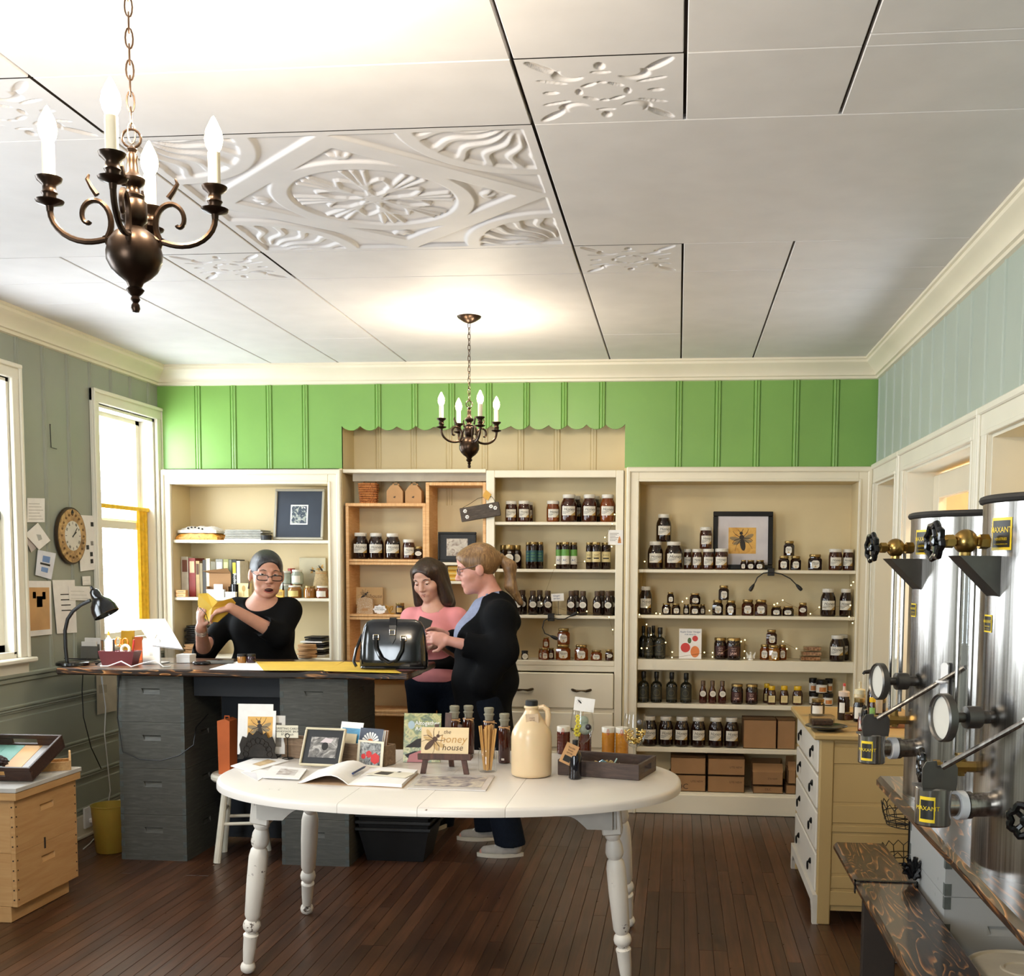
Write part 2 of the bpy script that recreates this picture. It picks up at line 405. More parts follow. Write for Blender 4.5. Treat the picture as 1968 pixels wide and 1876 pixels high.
# ---- bead boards: one board = flat face and a double bead at its joint
BP = .2365
def board_poly(w=BP):
    P = [(0, 0), (w-.044, 0), (w-.040, .006), (w-.036, 0)]
    for c in (w-.0275, w-.0125):
        for k in range(5): a = PI-k*PI/4; P.append((c+.0075*math.cos(a), -.0055*math.sin(a)))
    P += [(w-.003, .006), (w, .006), (w, .02), (0, .02)]
    return P
def board(w, z0, z1, axis_map, mat, parent, off, name='wall_board', key=None, scallop=None):
    """profile in (along, out); out<0 is towards the room; axis_map(along, out, z)->xyz"""
    P = board_poly(w)
    mb = MB()
    n = len(P)
    vs = []
    for (a, o) in P:
        zz = z0
        if scallop: zz = scallop(off+a)
        vs.append(axis_map(off+a, o, zz))
    if scallop:
        # fine strips so that the lower edge can curve
        Pf = []
        for i in range(n-3):
            a0, o0 = P[i]; a1, o1 = P[i+1]; k = 10 if i == 0 else 1
            for j in range(k): Pf.append((a0+(a1-a0)*j/k, o0+(o1-o0)*j/k))
        Pf.append(P[n-3])
        m_ = len(Pf)
        for dz in (0, 1):
            for (a, o) in Pf: mb.v.append(axis_map(off+a, o, z1 if dz else scallop(off+a)))
        for (a, o) in Pf: mb.v.append(axis_map(off+a, .02, scallop(off+a)))
        mb.f += [(i, i+1, m_+i+1, m_+i) for i in range(m_-1)]+[(i, 2*m_+i, 2*m_+i+1, i+1) for i in range(m_-1)]
    else:
        vs2 = [axis_map(off+a, o, z1) for a, o in P]
        mb.v = vs+vs2; mb.f = [(i, (i+1) % n, n+(i+1) % n, n+i) for i in range(n)]+[tuple(range(n))]
    return obj(name, mb, mat, parent, smooth=True, ang=.5)
# ---- back wall
NB = .28                                                         # depth of the wall recesses
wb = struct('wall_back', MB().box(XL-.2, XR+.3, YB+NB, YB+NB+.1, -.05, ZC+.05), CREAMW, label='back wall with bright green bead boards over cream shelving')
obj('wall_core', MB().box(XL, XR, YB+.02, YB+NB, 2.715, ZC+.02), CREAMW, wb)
zG = 2.165
xa, xb = at(657, 860, YB).x, at(1201, 860, YB).x                 # the opening with the scalloped valance
bx = lambda a, o, z: (a, YB+o, z)
pitch = .2365; x0 = at(455, 800, YB).x-pitch*4
def zs(x): return 2.433-.030*abs(math.sin((x-xa)/(xb-xa)*PI*15))**.7
x = x0
while x < XR:
    w = pitch
    l, r_ = max(x, XL), min(x+w, XR)
    if r_ > XL+.01:
        cuts = sorted({l, r_} | {c for c in (xa, xb) if l < c < r_})
        if len(cuts) == 2 and l == x and r_ == x+w:
            mid = (l+r_)/2
            if xa <= mid <= xb: board(w, 0, 2.72, bx, GREEN, wb, x, scallop=zs)
            else: board(w, zG, 2.72, bx, GREEN, wb, x)
        else:
            for a, b in zip(cuts, cuts[1:]):
                mid = (a+b)/2
                if xa <= mid <= xb:
                    mb = MB(); K = 10
                    for j in range(K):
                        p, q = a+(b-a)*j/K, a+(b-a)*(j+1)/K
                        mb.add([(p, YB, zs(p)), (q, YB, zs(q)), (q, YB, 2.72), (p, YB, 2.72), (p, YB+.02, zs(p)), (q, YB+.02, zs(q))], [(0, 1, 2, 3), (0, 4, 5, 1)])
                    obj('wall_board', mb, GREEN, wb)
                else: obj('wall_board', MB().box(a, b, YB, YB+.02, zG, 2.72), GREEN, wb)
    x += w
# cream boards at the back of the opening, and its two side faces
x = xa-.05
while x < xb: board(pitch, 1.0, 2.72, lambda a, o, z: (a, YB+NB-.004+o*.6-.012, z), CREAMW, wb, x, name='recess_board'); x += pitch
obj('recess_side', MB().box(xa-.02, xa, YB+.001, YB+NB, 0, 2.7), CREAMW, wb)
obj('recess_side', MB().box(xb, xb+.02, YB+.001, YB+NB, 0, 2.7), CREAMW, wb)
# ---- crown moulding: stepped cove profile (out from wall, down from ceiling)
CP = [(0, 0), (.098, 0), (.098, .012), (.088, .016), (.086, .03), (.07, .045), (.05, .06), (.036, .078), (.03, .09), (.03, .098), (.018, .102), (.016, .116), (0, .12)]
def crown(name, a, b, nrm, label):
    mb = MB(); n = len(CP); a = Vector(a); b = Vector(b); nr = Vector(nrm); d = (b-a).normalized()
    for p, s in ((a, 1), (b, -1)):
        for o, z in CP: mb.v.append(tuple(p+nr*o+d*(s*o)+Vector((0, 0, ZC-z))))
    mb.f = [(i, (i+1) % n, n+(i+1) % n, n+i) for i in range(n)]+[tuple(range(n)), tuple(range(n, 2*n))]
    return struct(name, mb, CREAM, smooth=True, label=label)
crown('trim_1', (XL, YB, 0), (XR, YB, 0), (0, -1, 0), 'cream crown moulding along the green back wall')
crown('trim_2', (XL, YF, 0), (XL, YB, 0), (1, 0, 0), 'cream crown moulding above the windows')
crown('trim_3', (XR, YB, 0), (XR, YF, 0), (-1, 0, 0), 'cream crown moulding above the doorways')

# ---- window wall
WIN = [(6.19, 6.905, 1.09, 2.475), (4.62, 5.345, 1.09, 2.475), (2.1, 3.05, 1.09, 2.475)]
wl = MB(); edges = sorted({YF-.2, YB+.3}); 
ys = [YF-.2]+[v for w in sorted(WIN) for v in w[:2]]+[YB+.3]
for i in range(0, len(ys), 2): wl.box(XL-.16, XL-.02, ys[i], ys[i+1], -.05, ZC+.05)
for (a, b, z0, z1) in WIN: wl.box(XL-.16, XL-.02, a, b, -.05, z0).box(XL-.16, XL-.02, a, b, z1, ZC+.05)
wl = struct('wall_left', wl, SAGE, label='sage green bead board wall with the bright windows')
lx = lambda a, o, z: (XL+.0-o, a, z)
y = YB-BP*.4
ytop = []
while y > 3.2:
    y0_ = y-BP; segs = [(.985, 2.72)]
    for (a, b, z0, z1) in WIN:
        if y > a-.08 and y0_ < b+.08: segs = [(2.47, 2.72)]
    for z0, z1 in segs: board(BP, z0, z1, lx, SAGE, wl, y0_)
    if segs[0][0] > 2:
        for (a, b, z0, z1) in WIN:
            for (p, q) in ((y0_, min(y, a-.06)), (max(y0_, b+.06), y)):
                if .004 < q-p < BP-.004 and y > a-.08 and y0_ < b+.08: obj('wall_board', MB().box(XL-.02, XL-.0006, p, q, .985, 2.47), SAGE, wl)
            if y > a-.08 and y0_ < b+.08: obj('wall_board', MB().box(XL-.02, XL-.0008, max(y0_, a-.09), min(y, b+.09), .985, z0-.03), SAGE, wl)
    y = y0_
obj('wall_board', MB().box(XL-.02, XL, YB-BP*.4, YB, 2.47, 2.72), SAGE, wl)
obj('plain_boarding', MB().box(XL-.02, XL, YF, 2.02, .985, 2.72).box(XL-.02, XL, 2.0, 3.25, 2.5, 2.72), SAGE, wl)
# horizontal boards below the rail, each with a bead at its lower edge
for k, (za, zb_) in enumerate(((.79, .985), (.52, .79), (.325, .52), (.13, .325))):
    P = [(za, 0), (za+.008, 0), (za+.013, -.006), (za+.02, 0), (za+.026, -.008), (za+.034, -.008), (za+.04, 0), (zb_-.03, 0), (zb_-.024, .006), (zb_-.002, .006), (zb_, .02), (za, .02)]
    mb = MB(); mb.v = [(XL-o, YF, z) for z, o in P]+[(XL-o, YB, z) for z, o in P]; n = len(P)
    mb.f = [(i, (i+1) % n, n+(i+1) % n, n+i) for i in range(n)]
    obj('wainscot_board', mb, SAGE, wl, smooth=True, ang=.5)
obj('chair_rail', MB().box(XL, XL+.022, YF, YB, .97, .995, c=.006).box(XL, XL+.012, YF, YB, .945, .97, c=.004), SAGE, wl)
struct('baseboard_left', MB().box(XL, XL+.018, YF, YB, 0, .13, c=.004).box(XL, XL+.028, YF, YB, .0, .02, c=.004), CREAM, label='cream baseboard under the windows')
def window(n, a, b, z0, z1, label):
    w = bpy.data.objects.new('window_%d' % n, None); COL.objects.link(w); w.location = (XL, (a+b)/2, z0); w['kind'] = 'structure'; w['label'] = label; w['category'] = 'window'
    A, B, h = a-(a+b)/2, b-(a+b)/2, z1-z0; c = .075
    for (p, q, s, t) in ((A-c, A, -.02, h+c), (B, B+c, -.02, h+c)):
        obj('casing', MB().box(0, .022, p, q, s, t, c=.004).box(.022, .034, (p if p < 0 else q-.022), (p+.022 if p < 0 else q), s, t, c=.004), TRIM, w)
    obj('head_casing', MB().box(0, .024, A-c, B+c, h, h+c, c=.004).box(.024, .036, A-c, B+c, h+c-.022, h+c, c=.004), TRIM, w)
    obj('sill', MB().box(-.12, .06, A-c-.02, B+c+.02, -.045, -.02, c=.006).box(0, .02, A-c, B+c, -.11, -.045, c=.004), TRIM, w)
    fr = MB(); f = .045
    fr.box(-.13, .0, A-.002, A+.02, 0, h).box(-.13, .0, B-.02, B+.002, 0, h).box(-.13, 0, A, B, h-.02, h+.002).box(-.13, 0, A, B, -.02, .01)
    obj('jamb', fr, TRIM, w)
    for (za, zb2, dx) in ((.0, h*.52, -.05), (h*.5, h, -.09)):
        sh = MB(); sh.box(dx-.03, dx, A+.02, A+.02+f, za, zb2).box(dx-.03, dx, B-.02-f, B-.02, za, zb2).box(dx-.03, dx, A+.02, B-.02, za, za+f).box(dx-.03, dx, A+.02, B-.02, zb2-f, zb2)
        s_ = obj('sash', sh, TRIM, w); obj('pane', MB().box(dx-.018, dx-.014, A+.06, B-.06, za+f-.01, zb2-f+.01), GLASS, s_)
    return w
window(1, *WIN[0], 'bright white framed window in the corner beside the green wall')
window(2, *WIN[1], 'bright white framed window by the frame edge near the wooden beehive')
window(3, *WIN[2], 'white framed window nearest the front of the shop')
# gold curtain edging in the corner window
CUR = M('yellow_cafe_curtain', '#F2C230', .8, var=.15, scale=30)
ct = thing('cafe_curtain', 'yellow sheer cafe curtain edge hanging in the corner window', 'curtain', (XL-.045, 6.55, 1.15))
mb = MB(); k = 40
zt = at(240, 975, 6.5).z-1.15
for i in range(10):
    a, b = .19+.015*i, .19+.015*(i+1); d = .012*math.sin(i*1.9); d2 = .012*math.sin((i+1)*1.9)
    mb.add([(d, a, 0), (d2, b, 0), (d2, b, zt), (d, a, zt), (d-.002, a, 0), (d2-.002, b, 0), (d2-.002, b, zt), (d-.002, a, zt)], [(0, 1, 2, 3), (7, 6, 5, 4), (3, 2, 6, 7), (0, 4, 5, 1)])
obj('drape', mb, CUR, ct, smooth=True)
obj('heading', MB().box(-.004, .012, -.34, .345, zt-.012, zt+.014, c=.004), CUR, ct)
obj('curtain_rod', MB().tube([(0.004, -.352, zt+.006), (.004, .353, zt+.006)], .004, 8), BRASS, ct)

# ---- door wall: sage boards over cream cased openings
HD = 2.065
OPEN = [(6.25, 6.90), (4.66, 6.02), (2.75, 4.43)]                 # three cased openings
wr = MB(); ys = [YF-.2]+[v for o in sorted(OPEN) for v in o]+[YB+.3]
for i in range(0, len(ys), 2): wr.box(XR+.02, XR+.16, ys[i], ys[i+1], -.05, ZC+.05)
for a, b in OPEN: wr.box(XR+.02, XR+.16, a, b, HD, ZC+.05)
wr = struct('wall_right', wr, SAGER, label='pale sage bead board wall above the cased doorways')
y = YB
while y > 2.0: board(BP, 2.15, 2.72, lambda a, o, z: (XR+o, a, z), SAGER, wr, y-BP); y -= BP
obj('plain_boarding', MB().box(XR, XR+.02, YF, 2.68, 0, 2.2), SAGER, wr)
obj('plain_boarding', MB().box(XR, XR+.02, YF, 2.02, 2.15, 2.72), SAGER, wr)
YEL = M('warm_cream_paint', '#E6C47C', .5, var=.05, scale=3)  # cream with the warm lamp glow of the alcoves put into its yellow
def casing(n, a, b, label):
    w = bpy.data.objects.new('door_%d' % n, None); COL.objects.link(w); w.location = (XR, (a+b)/2, 0); w['kind'] = 'structure'; w['label'] = label; w['category'] = 'door'
    A, B = a-(a+b)/2, b-(a+b)/2; c = .115
    for s, e in ((A, A-c), (B, B+c)):
        c2 = c if not (n == 1 and s > 0) else .055
        e = s+(c2 if e > s else -c2)
        lo, hi = min(s, e), max(s, e)
        mb = MB().box(-.022, .02, lo, hi, 0, HD+.11, c=.004)
        mb.box(-.034, -.02, (lo if e < s else hi-.025), (lo+.025 if e < s else hi), 0, HD+.11, c=.005).box(-.028, -.02, (hi-.02 if e < s else lo), (hi if e < s else lo+.02), 0, HD, c=.003)
        obj('casing', mb, TRIM, w)
    obj('head_casing', MB().box(-.0238, .018, A-c*.3, B+(c if n != 1 else .05), HD, HD+.115, c=.004).box(-.036, -.02, A-c*.98, B+(c*.98 if n != 1 else .05), HD+.085, HD+.115, c=.005).box(-.028, -.02, A, B, HD, HD+.02, c=.003), TRIM, w)
    obj('jamb', MB().box(-.004, .20, A-.01, A+.012, 0, HD+.01).box(-.004, .20, B-.012, B+.01, 0, HD+.01).box(-.004, .20, A+.012, B-.012, HD-.012, HD+.01), TRIM, w)
    return w, A, B
w1, A, B = casing(1, *OPEN[0], 'narrow cased alcove beside the green wall corner')
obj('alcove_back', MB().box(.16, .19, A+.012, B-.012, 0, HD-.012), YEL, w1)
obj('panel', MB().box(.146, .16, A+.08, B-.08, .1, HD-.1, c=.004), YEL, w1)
w2, A, B = casing(2, *OPEN[1], 'cased doorway with a glazed cream door behind the steel tanks')
dr = MB(); A += .014; B -= .014; dr.box(.13, .17, A, A+.12, 0, HD-.03, c=.004).box(.13, .17, B-.12, B, 0, HD-.03, c=.004).box(.13, .17, A+.12, B-.12, HD-.15, HD-.03, c=.004).box(.13, .17, A+.12, B-.12, 0, .9, c=.004)
obj('door_leaf', dr, CREAM, w2); obj('pane', MB().box(.146, .152, A+.11, B-.11, .89, HD-.14), GLASS, w2)
w3, A, B = casing(3, *OPEN[2], 'cased opening nearest the camera behind the tall steel tank')
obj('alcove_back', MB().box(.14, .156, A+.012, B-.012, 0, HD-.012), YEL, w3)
# the room beyond the glazed door: warm wall and a lamp
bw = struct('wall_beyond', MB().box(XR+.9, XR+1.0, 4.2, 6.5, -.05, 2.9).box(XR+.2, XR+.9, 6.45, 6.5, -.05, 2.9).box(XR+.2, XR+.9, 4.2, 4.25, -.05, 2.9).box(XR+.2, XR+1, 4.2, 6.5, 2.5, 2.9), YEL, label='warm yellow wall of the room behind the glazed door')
l = bpy.data.lights.new('back_room_bulb', 'POINT'); l.energy = 45; l.color = (1, .78, .45); l.shadow_soft_size = .05
o = bpy.data.objects.new('back_room_bulb', l); o.location = (XR+.55, 5.3, 2.3); COL.objects.link(o)
cv = thing('string_curtain', 'gold string curtain hanging inside the glazed doorway', 'curtain', (XR+.3, 5.2, 2.03))
GOLDS = M('gold_thread', '#E9B93E', .5, .2)
obj('rail', MB().tube([(0, -.42, 0), (0, .42, 0)], .008, 8), GOLDS, cv)
for k in range(16): obj('strand', MB().tube([(0, -.4+.053*k, 0), (.003, -.4+.053*k, -.9)], .0022, 5), GOLDS, cv)
# ---- front wall behind the camera with the wide shop window
wf = MB().box(XL-.2, -2.7, YF-.12, YF, -.05, ZC+.05).box(-1.1, XR+.3, YF-.12, YF, -.05, ZC+.05).box(-2.7, -1.1, YF-.12, YF, -.05, .8).box(-2.7, -1.1, YF-.12, YF, 2.4, ZC+.05)
wf = struct('wall_front', wf, SAGE, label='front wall of the shop with a display window')
sw = bpy.data.objects.new('window_4', None); COL.objects.link(sw); sw.location = (-1.9, YF-.06, .8); sw['kind'] = 'structure'; sw['label'] = 'shop display window in the front wall'; sw['category'] = 'window'
obj('frame', MB().box(-.8, -.73, -.05, .05, 0, 1.6).box(.73, .8, -.05, .05, 0, 1.6).box(-.73, .73, -.05, .05, 0, .07).box(-.73, .73, -.05, .05, 1.53, 1.6), TRIM, sw)
obj('mullion', MB().box(-.02, .02, -.03, .03, .07, 1.53), TRIM, sw)
for k in range(2): obj('pane', MB().box(-.73+.75*k, -.02+.75*k, -.004, .002, .06, 1.54), GLASS, sw)
struct('wall_door_side', MB().box(XR+.16, XR+.5, YF-.2, 4.2, -.05, ZC+.05), SAGER, label='plain wall behind the cased openings')
# ================================================================== SHELVING IN THE BACK WALL
def bookcase(name, label, px_open, py_top, px_out, py_out, shelves, zbase, baseh=0., back_mat=CREAMW, mat=CREAM, ybase_mat=None):
    """px_open: pixels of the opening's sides; shelves: (photo y of the front top edge, thickness)"""
    xl, xr = at(px_open[0], py_top, YB).x, at(px_open[1], py_top, YB).x
    ol, orr = at(px_out[0], py_out, YB).x, at(px_out[1], py_out, YB).x
    zt, zo = at(sum(px_open)/2, py_top, YB).z, at(sum(px_out)/2, py_out, YB).z
    cx = (xl+xr)/2
    t = thing(name, label, 'bookcase', (cx, YB, 0))
    d = NB-.004
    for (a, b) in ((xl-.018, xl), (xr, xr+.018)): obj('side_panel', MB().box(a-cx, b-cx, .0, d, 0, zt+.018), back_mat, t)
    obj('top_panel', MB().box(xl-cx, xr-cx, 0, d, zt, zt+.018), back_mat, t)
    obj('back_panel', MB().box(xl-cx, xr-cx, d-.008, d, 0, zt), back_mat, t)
    for k, (a, b) in enumerate(((ol, xl), (xr, orr))):
        mb = MB().box(a-cx, b-cx, -.022, 0, 0, zo, c=.003); w = b-a
        e = (a, a+w*.33) if k == 0 else (b-w*.33, b)
        mb.box(e[0]-cx, e[1]-cx, -.036, -.02, 0, zo, c=.006)
        e = (b-w*.2, b) if k == 0 else (a, a+w*.2); mb.box(e[0]-cx, e[1]-cx, -.029, -.02, 0, zt+w*.2, c=.003)
        obj('stile', mb, mat, t)
    w = zo-zt
    obj('header', MB().box(xl-cx, xr-cx, -.0225, 0, zt, zo, c=.003).box(ol-cx, orr-cx, -.0362, -.02, zo-w*.36, zo, c=.006).box(xl-cx, xr-cx, -.0292, -.02, zt, zt+w*.2, c=.003), mat, t)
    zz = []
    for py, th in shelves:
        z = at(sum(px_open)/2, py, YB+.005).z; zz.append(z)
        obj('shelf', MB().box(xl-cx-.001, xr-cx+.001, .002, d-.008, z-th, z, c=.003), mat, t)
    if baseh: obj('base_board', MB().box(xl-cx-.01, xr-cx+.01, -.012, .02, 0, baseh, c=.004), mat, t)
    return t, zz
caseL, ZL = bookcase('wall_bookcase', 'cream built-in bookcase beside the corner window', (330, 632), 931, (312, 657), 903, [(1038, .02), (1149, .02), (1263, .03)], 0)
caseR, ZR = bookcase('wall_bookcase', 'wide cream built-in bookcase full of honey jars beside the door wall', (1228.5, 1650), 926, (1205, 1676), 898, [(1095.5, .021), (1184, .021), (1270, .068), (1355.5, .028), (1440, .03), (1526, .06)], 0, baseh=at(1400, 1528, YB).z-.004)
ZL = [z+.0006 for z in ZL]; ZR = [z+.0006 for z in ZR]
# centre: pine box shelving and a cream cupboard with drawers
cxl, cxm, cxr = xa+.004, at(935, 1000, YB).x, xb-.004
cu = thing('drawer_cupboard', 'cream cupboard of open shelves above two wide drawers', 'cupboard', ((cxm+cxr)/2, YB, 0))
c0 = (cxm+cxr)/2; ol, orr = at(951, 960, YB).x-c0, at(1184, 960, YB).x-c0; zo, zt = at(1068, 904, YB).z, at(1068, 918, YB).z
zd = at(1068, 1270, YB).z
obj('stile', MB().box(cxm-c0, ol, -.012, .02, 0, zo, c=.003), CREAM, cu); obj('stile', MB().box(orr, cxr-c0, -.012, .02, 0, zo, c=.003), CREAM, cu)
obj('header', MB().box(ol, orr, -.012, .02, zt, zo, c=.003), CREAM, cu)
obj('top_panel', MB().box(cxm-c0, cxr-c0, .02, NB-.03, zo-.02, zo), CREAM, cu)
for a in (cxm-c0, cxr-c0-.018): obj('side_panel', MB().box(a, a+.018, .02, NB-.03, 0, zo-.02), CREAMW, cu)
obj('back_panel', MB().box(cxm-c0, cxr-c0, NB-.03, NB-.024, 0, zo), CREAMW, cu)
ZCU = []
for py in (1003, 1094, 1183):
    z = at(1068, py, YB).z; ZCU.append(z); obj('shelf', MB().box(ol-.004, orr+.004, .004, NB-.03, z-.02, z, c=.003), CREAM, cu)
ZCU.append(zd); obj('shelf', MB().box(ol, orr, -.010, NB-.03, zd-.03, zd, c=.003), CREAM, cu)
obj('rail', MB().box(ol, orr, -.008, .02, zd-.066, zd-.03, c=.002), CREAM, cu)
zc_ = zd-.075
HND = M('antique_brass_pull', '#4A3B28', .35, .8)
for k in range(3):
    h = .225 if k < 2 else zc_-.12-2*.25
    z1 = zc_-k*.25
    if k == 2: z1 = zc_-.5
    dw = obj('drawer', MB().box(ol+.004, orr-.004, -.022, .02, z1-h, z1, c=.006), CREAM, cu)
    for sx in (at(1007, 1320, YB).x-c0, at(1118, 1320, YB).x-c0):
        zz = z1-h*.48
        obj('handle', MB().tube([(sx-.06, -.022, zz+.004), (sx-.052, -.034, zz+.002), (sx-.03, -.042, zz-.003), (sx, -.044, zz), (sx+.03, -.042, zz-.003), (sx+.052, -.034, zz+.002), (sx+.06, -.022, zz+.004)], [.007, .009, .008, .0045, .008, .009, .007], 8), HND, dw)
    obj('rail', MB().box(ol, orr, -.008, .02, z1-h-.025, z1-h, c=.002), CREAM, cu)
obj('base_board', MB().box(ol, orr, -.008, .02, 0, .12), CREAM, cu)
ZCU = [z+.0006 for z in ZCU]
# pine unit
pn = thing('pine_shelving', 'pine box shelving under the scalloped valance behind the women', 'shelving', (cxl, YB, 0))
pw_ = cxm-cxl-.003; P = lambda px, py: (at(px, py, YB).x-cxl, at(px, py, YB).z)
obj('cover_board', MB().box(0, pw_, -.005, NB-.03, P(700, 909)[1]-.0, P(700, 902)[1], c=.003), CREAM, pn)
obj('fascia', MB().box(.05, pw_-.002, .05, .065, P(700, 924)[1], P(700, 909)[1]), M('grey_board', '#A79C8B', .6), pn)
xs1, xs2, xs3 = P(664, 1000)[0], P(820, 1000)[0], P(934, 1000)[0]
ztp, zb2, zb3, zb4 = P(740, 967)[1], P(740, 1075)[1], P(740, 1181)[1], P(740, 1290)[1]
for (a, b) in ((xs1, xs1+.02), (xs2-.026, xs2-.006)): obj('upright', MB().box(a, b, .0, NB-.035, 0, ztp, c=.002), PINE, pn)
PINEH = wood('pine_wood_level', '#C8925A', '#D9A76E', '#E6BE88', .5, (26, 3, 3), 2.)
obj('top_board', MB().box(xs1, xs2-.006, -.002, NB-.035, ztp-.02, ztp, c=.002), PINEH, pn)
for z in (zb2, zb3, zb4, .62, .3, .08): obj('shelf', MB().box(xs1+.02, xs2-.026, .002, NB-.035, z-.016, z, c=.002).box(xs1+.02, xs2-.026, .002, NB-.035, z-.036, z-.019, c=.002), PINEH, pn)
zt2 = P(880, 927)[1]
for (a, b) in ((xs2-.005, xs2+.017), (xs3-.02, xs3-.001)): obj('upright', MB().box(a, b, -.002, NB-.035, 0, zt2, c=.002), PINE, pn)
obj('top_board', MB().box(xs2+.017, xs3-.02, -.002, NB-.035, zt2-.02, zt2, c=.002), PINEH, pn)
zf1, zf2 = P(880, 1081)[1], P(880, 1117)[1]
for z in (zf1, zf2, .75, .4, .1): obj('shelf', MB().box(xs2+.017, xs3-.02, .002, NB-.035, z-.018, z, c=.002), CREAM if z > .9 else PINEH, pn)
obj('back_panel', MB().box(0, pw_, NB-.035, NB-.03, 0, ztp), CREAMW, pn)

ztp += .0006; zb2 += .0006; zb3 += .0006; zf1 += .0006; zf2 += .0006
# ================================================================== HIVE BOXES AND COUNTER
def recess_board(w, h, t, rw=.1, rh=.03, rz=.6, dp=.012):
    """board in XZ with its face at y=0 and a sloping hand hold"""
    mb = MB(); xs_ = [-w/2, -rw/2, rw/2, w/2]; zc = h*rz; zs_ = [0, zc, zc+rh, h]
    V = {}
    for i, x in enumerate(xs_):
        for j, z in enumerate(zs_): V[i, j] = len(mb.v); mb.v.append((x, 0, z))
    for i in range(3):
        for j in range(3):
            if (i, j) != (1, 1): mb.f.append((V[i, j], V[i+1, j], V[i+1, j+1], V[i, j+1]))
    k = len(mb.v); mb.v += [(-rw/2+.012, dp*.15, zc+.004), (rw/2-.012, dp*.15, zc+.004), (rw/2-.003, dp, zc+rh-.002), (-rw/2+.003, dp, zc+rh-.002)]
    o = [V[1, 1], V[2, 1], V[2, 2], V[1, 2]]
    for a in range(4): mb.f.append((o[a], o[(a+1) % 4], k+(a+1) % 4, k+a))
    mb.f.append((k, k+1, k+2, k+3))
    b = len(mb.v); mb.v += [(-w/2, t, 0), (w/2, t, 0), (w/2, t, h), (-w/2, t, h)]
    c = [V[0, 0], V[3, 0], V[3, 3], V[0, 3]]
    mb.f += [(b+3, b+2, b+1, b)]
    mb.f += [(c[0], V[1, 0], V[2, 0], c[1], b+1, b), (c[1], V[3, 1], V[3, 2], c[2], b+2, b+1), (c[2], V[2, 3], V[1, 3], c[3], b+3, b+2), (c[3], V[0, 2], V[0, 1], c[0], b, b+3)]
    return mb
DEEP = .244
def hive_box(label, loc, w, d, h, mat, joint, group=None, rz=0., name='hive_box', rw=.1):
    t = thing(name, label, 'hive box', loc, rz, group); g = .0015
    obj('front_board', recess_board(w, h-g, .019, rw), mat, t, loc=(0, -d/2, 0))
    obj('back_board', recess_board(w, h-g, .019, rw), mat, t, loc=(0, d/2, 0), rot=(0, 0, PI))
    sb = recess_board(d-.038, h-g, .019, rw)
    obj('side_board', sb, mat, t, loc=(-w/2, 0, 0), rot=(0, 0, -PI/2)); obj('side_board', sb, mat, t, loc=(w/2, 0, 0), rot=(0, 0, PI/2))
    mb = MB(); n = 7; s = h/n
    for k in range(0, n, 2):
        for sx in (-1, 1): 
            for sy in (-1, 1): mb.box(sx*w/2-sx*.019, sx*w/2+sx*.0008, sy*d/2-sy*.019, sy*d/2+sy*.0008, k*s+.002, (k+1)*s-.002)
    obj('finger_joint', mb, joint, t, kind='stuff')
    return t
JG = M('grey_end_grain', '#4C514E', .7, var=.2, scale=40)
ords = ['lowest', 'second lowest', 'third', 'topmost']
for nm, xc in (('the stack under the desk lamp', -2.715), ('the stack under the handbag', -1.845)):
    for k in range(4):
        hive_box('grey wooden hive box, %s in %s' % (ords[k], nm), (xc, 5.49+.2525, k*DEEP), .356, .505, DEEP, GREYBOX, JG, 'grey hive boxes under the counter')
def burnt(name, ax=0):
    m, t, b = nt(name)
    sc = [(2.2, 16, 16), (16, 2.2, 16)][ax]
    co = coords(t, sc); n = N(t, 'TexNoise', Scale=.7, Detail=2., Distortion=.6); t.links.new(co, n.inputs['Vector'])
    ml = N(t, 'Math', operation='MULTIPLY'); ml.inputs[1].default_value = 15.; t.links.new(n.outputs['Fac'], ml.inputs[0])
    fr = N(t, 'Math', operation='FRACT'); t.links.new(ml.outputs[0], fr.inputs[0])
    n2 = N(t, 'TexNoise', Scale=5., Detail=4.); t.links.new(co, n2.inputs['Vector'])
    c = ramp(t, fr.outputs[0], [(0, '#1E120B'), (.6, '#3A2213'), (.8, '#8A572C'), (.88, '#B98550'), (.96, '#24150C')])
    mx = N(t, 'Mix', data_type='RGBA'); f = ramp(t, n2.outputs['Fac'], [(.42, (0, 0, 0, 1)), (.62, (1, 1, 1, 1))]); t.links.new(f, mx.inputs['Factor'])
    t.links.new(c, mx.inputs['A']); mx.inputs['B'].default_value = lin('#1E130C'); t.links.new(mx.outputs['Result'], b.inputs['Base Color'])
    b.inputs['Roughness'].default_value = .32; b.inputs['Coat Weight'].default_value = .3; return m
BURNX, BURNY = burnt('burnt_pine_across'), burnt('burnt_pine_along', 1)
ZT = 1.015
xl, xr = at(107, 1290, 5.43).x, at(784, 1298, 5.43).x
ctp = thing('counter', 'long burnt wood counter top resting on grey hive boxes', 'counter', ((xl+xr)/2, 5.7, 0))
cc = (xl+xr)/2
obj('worktop', MB().box(xl-cc, xr-cc, -.27, .06, ZT-.037, ZT, c=.007), BURNX, ctp); obj('worktop', MB().box(xl-cc, xr-cc-.01, .063, .42, ZT-.037, ZT, c=.007), BURNX, ctp)
obj('apron', MB().box(-2.53-cc, -2.03-cc, -.1, -.08, .86, ZT-.038), M('dark_navy_board', '#171B22', .6), ctp)
obj('rear_panel', MB().box(-2.53-cc, -2.03-cc, .25, .262, .02, ZT-.038), MATS['dark_navy_board'], ctp)  # second board is an added dark sheet that blackens the gap between the stacks
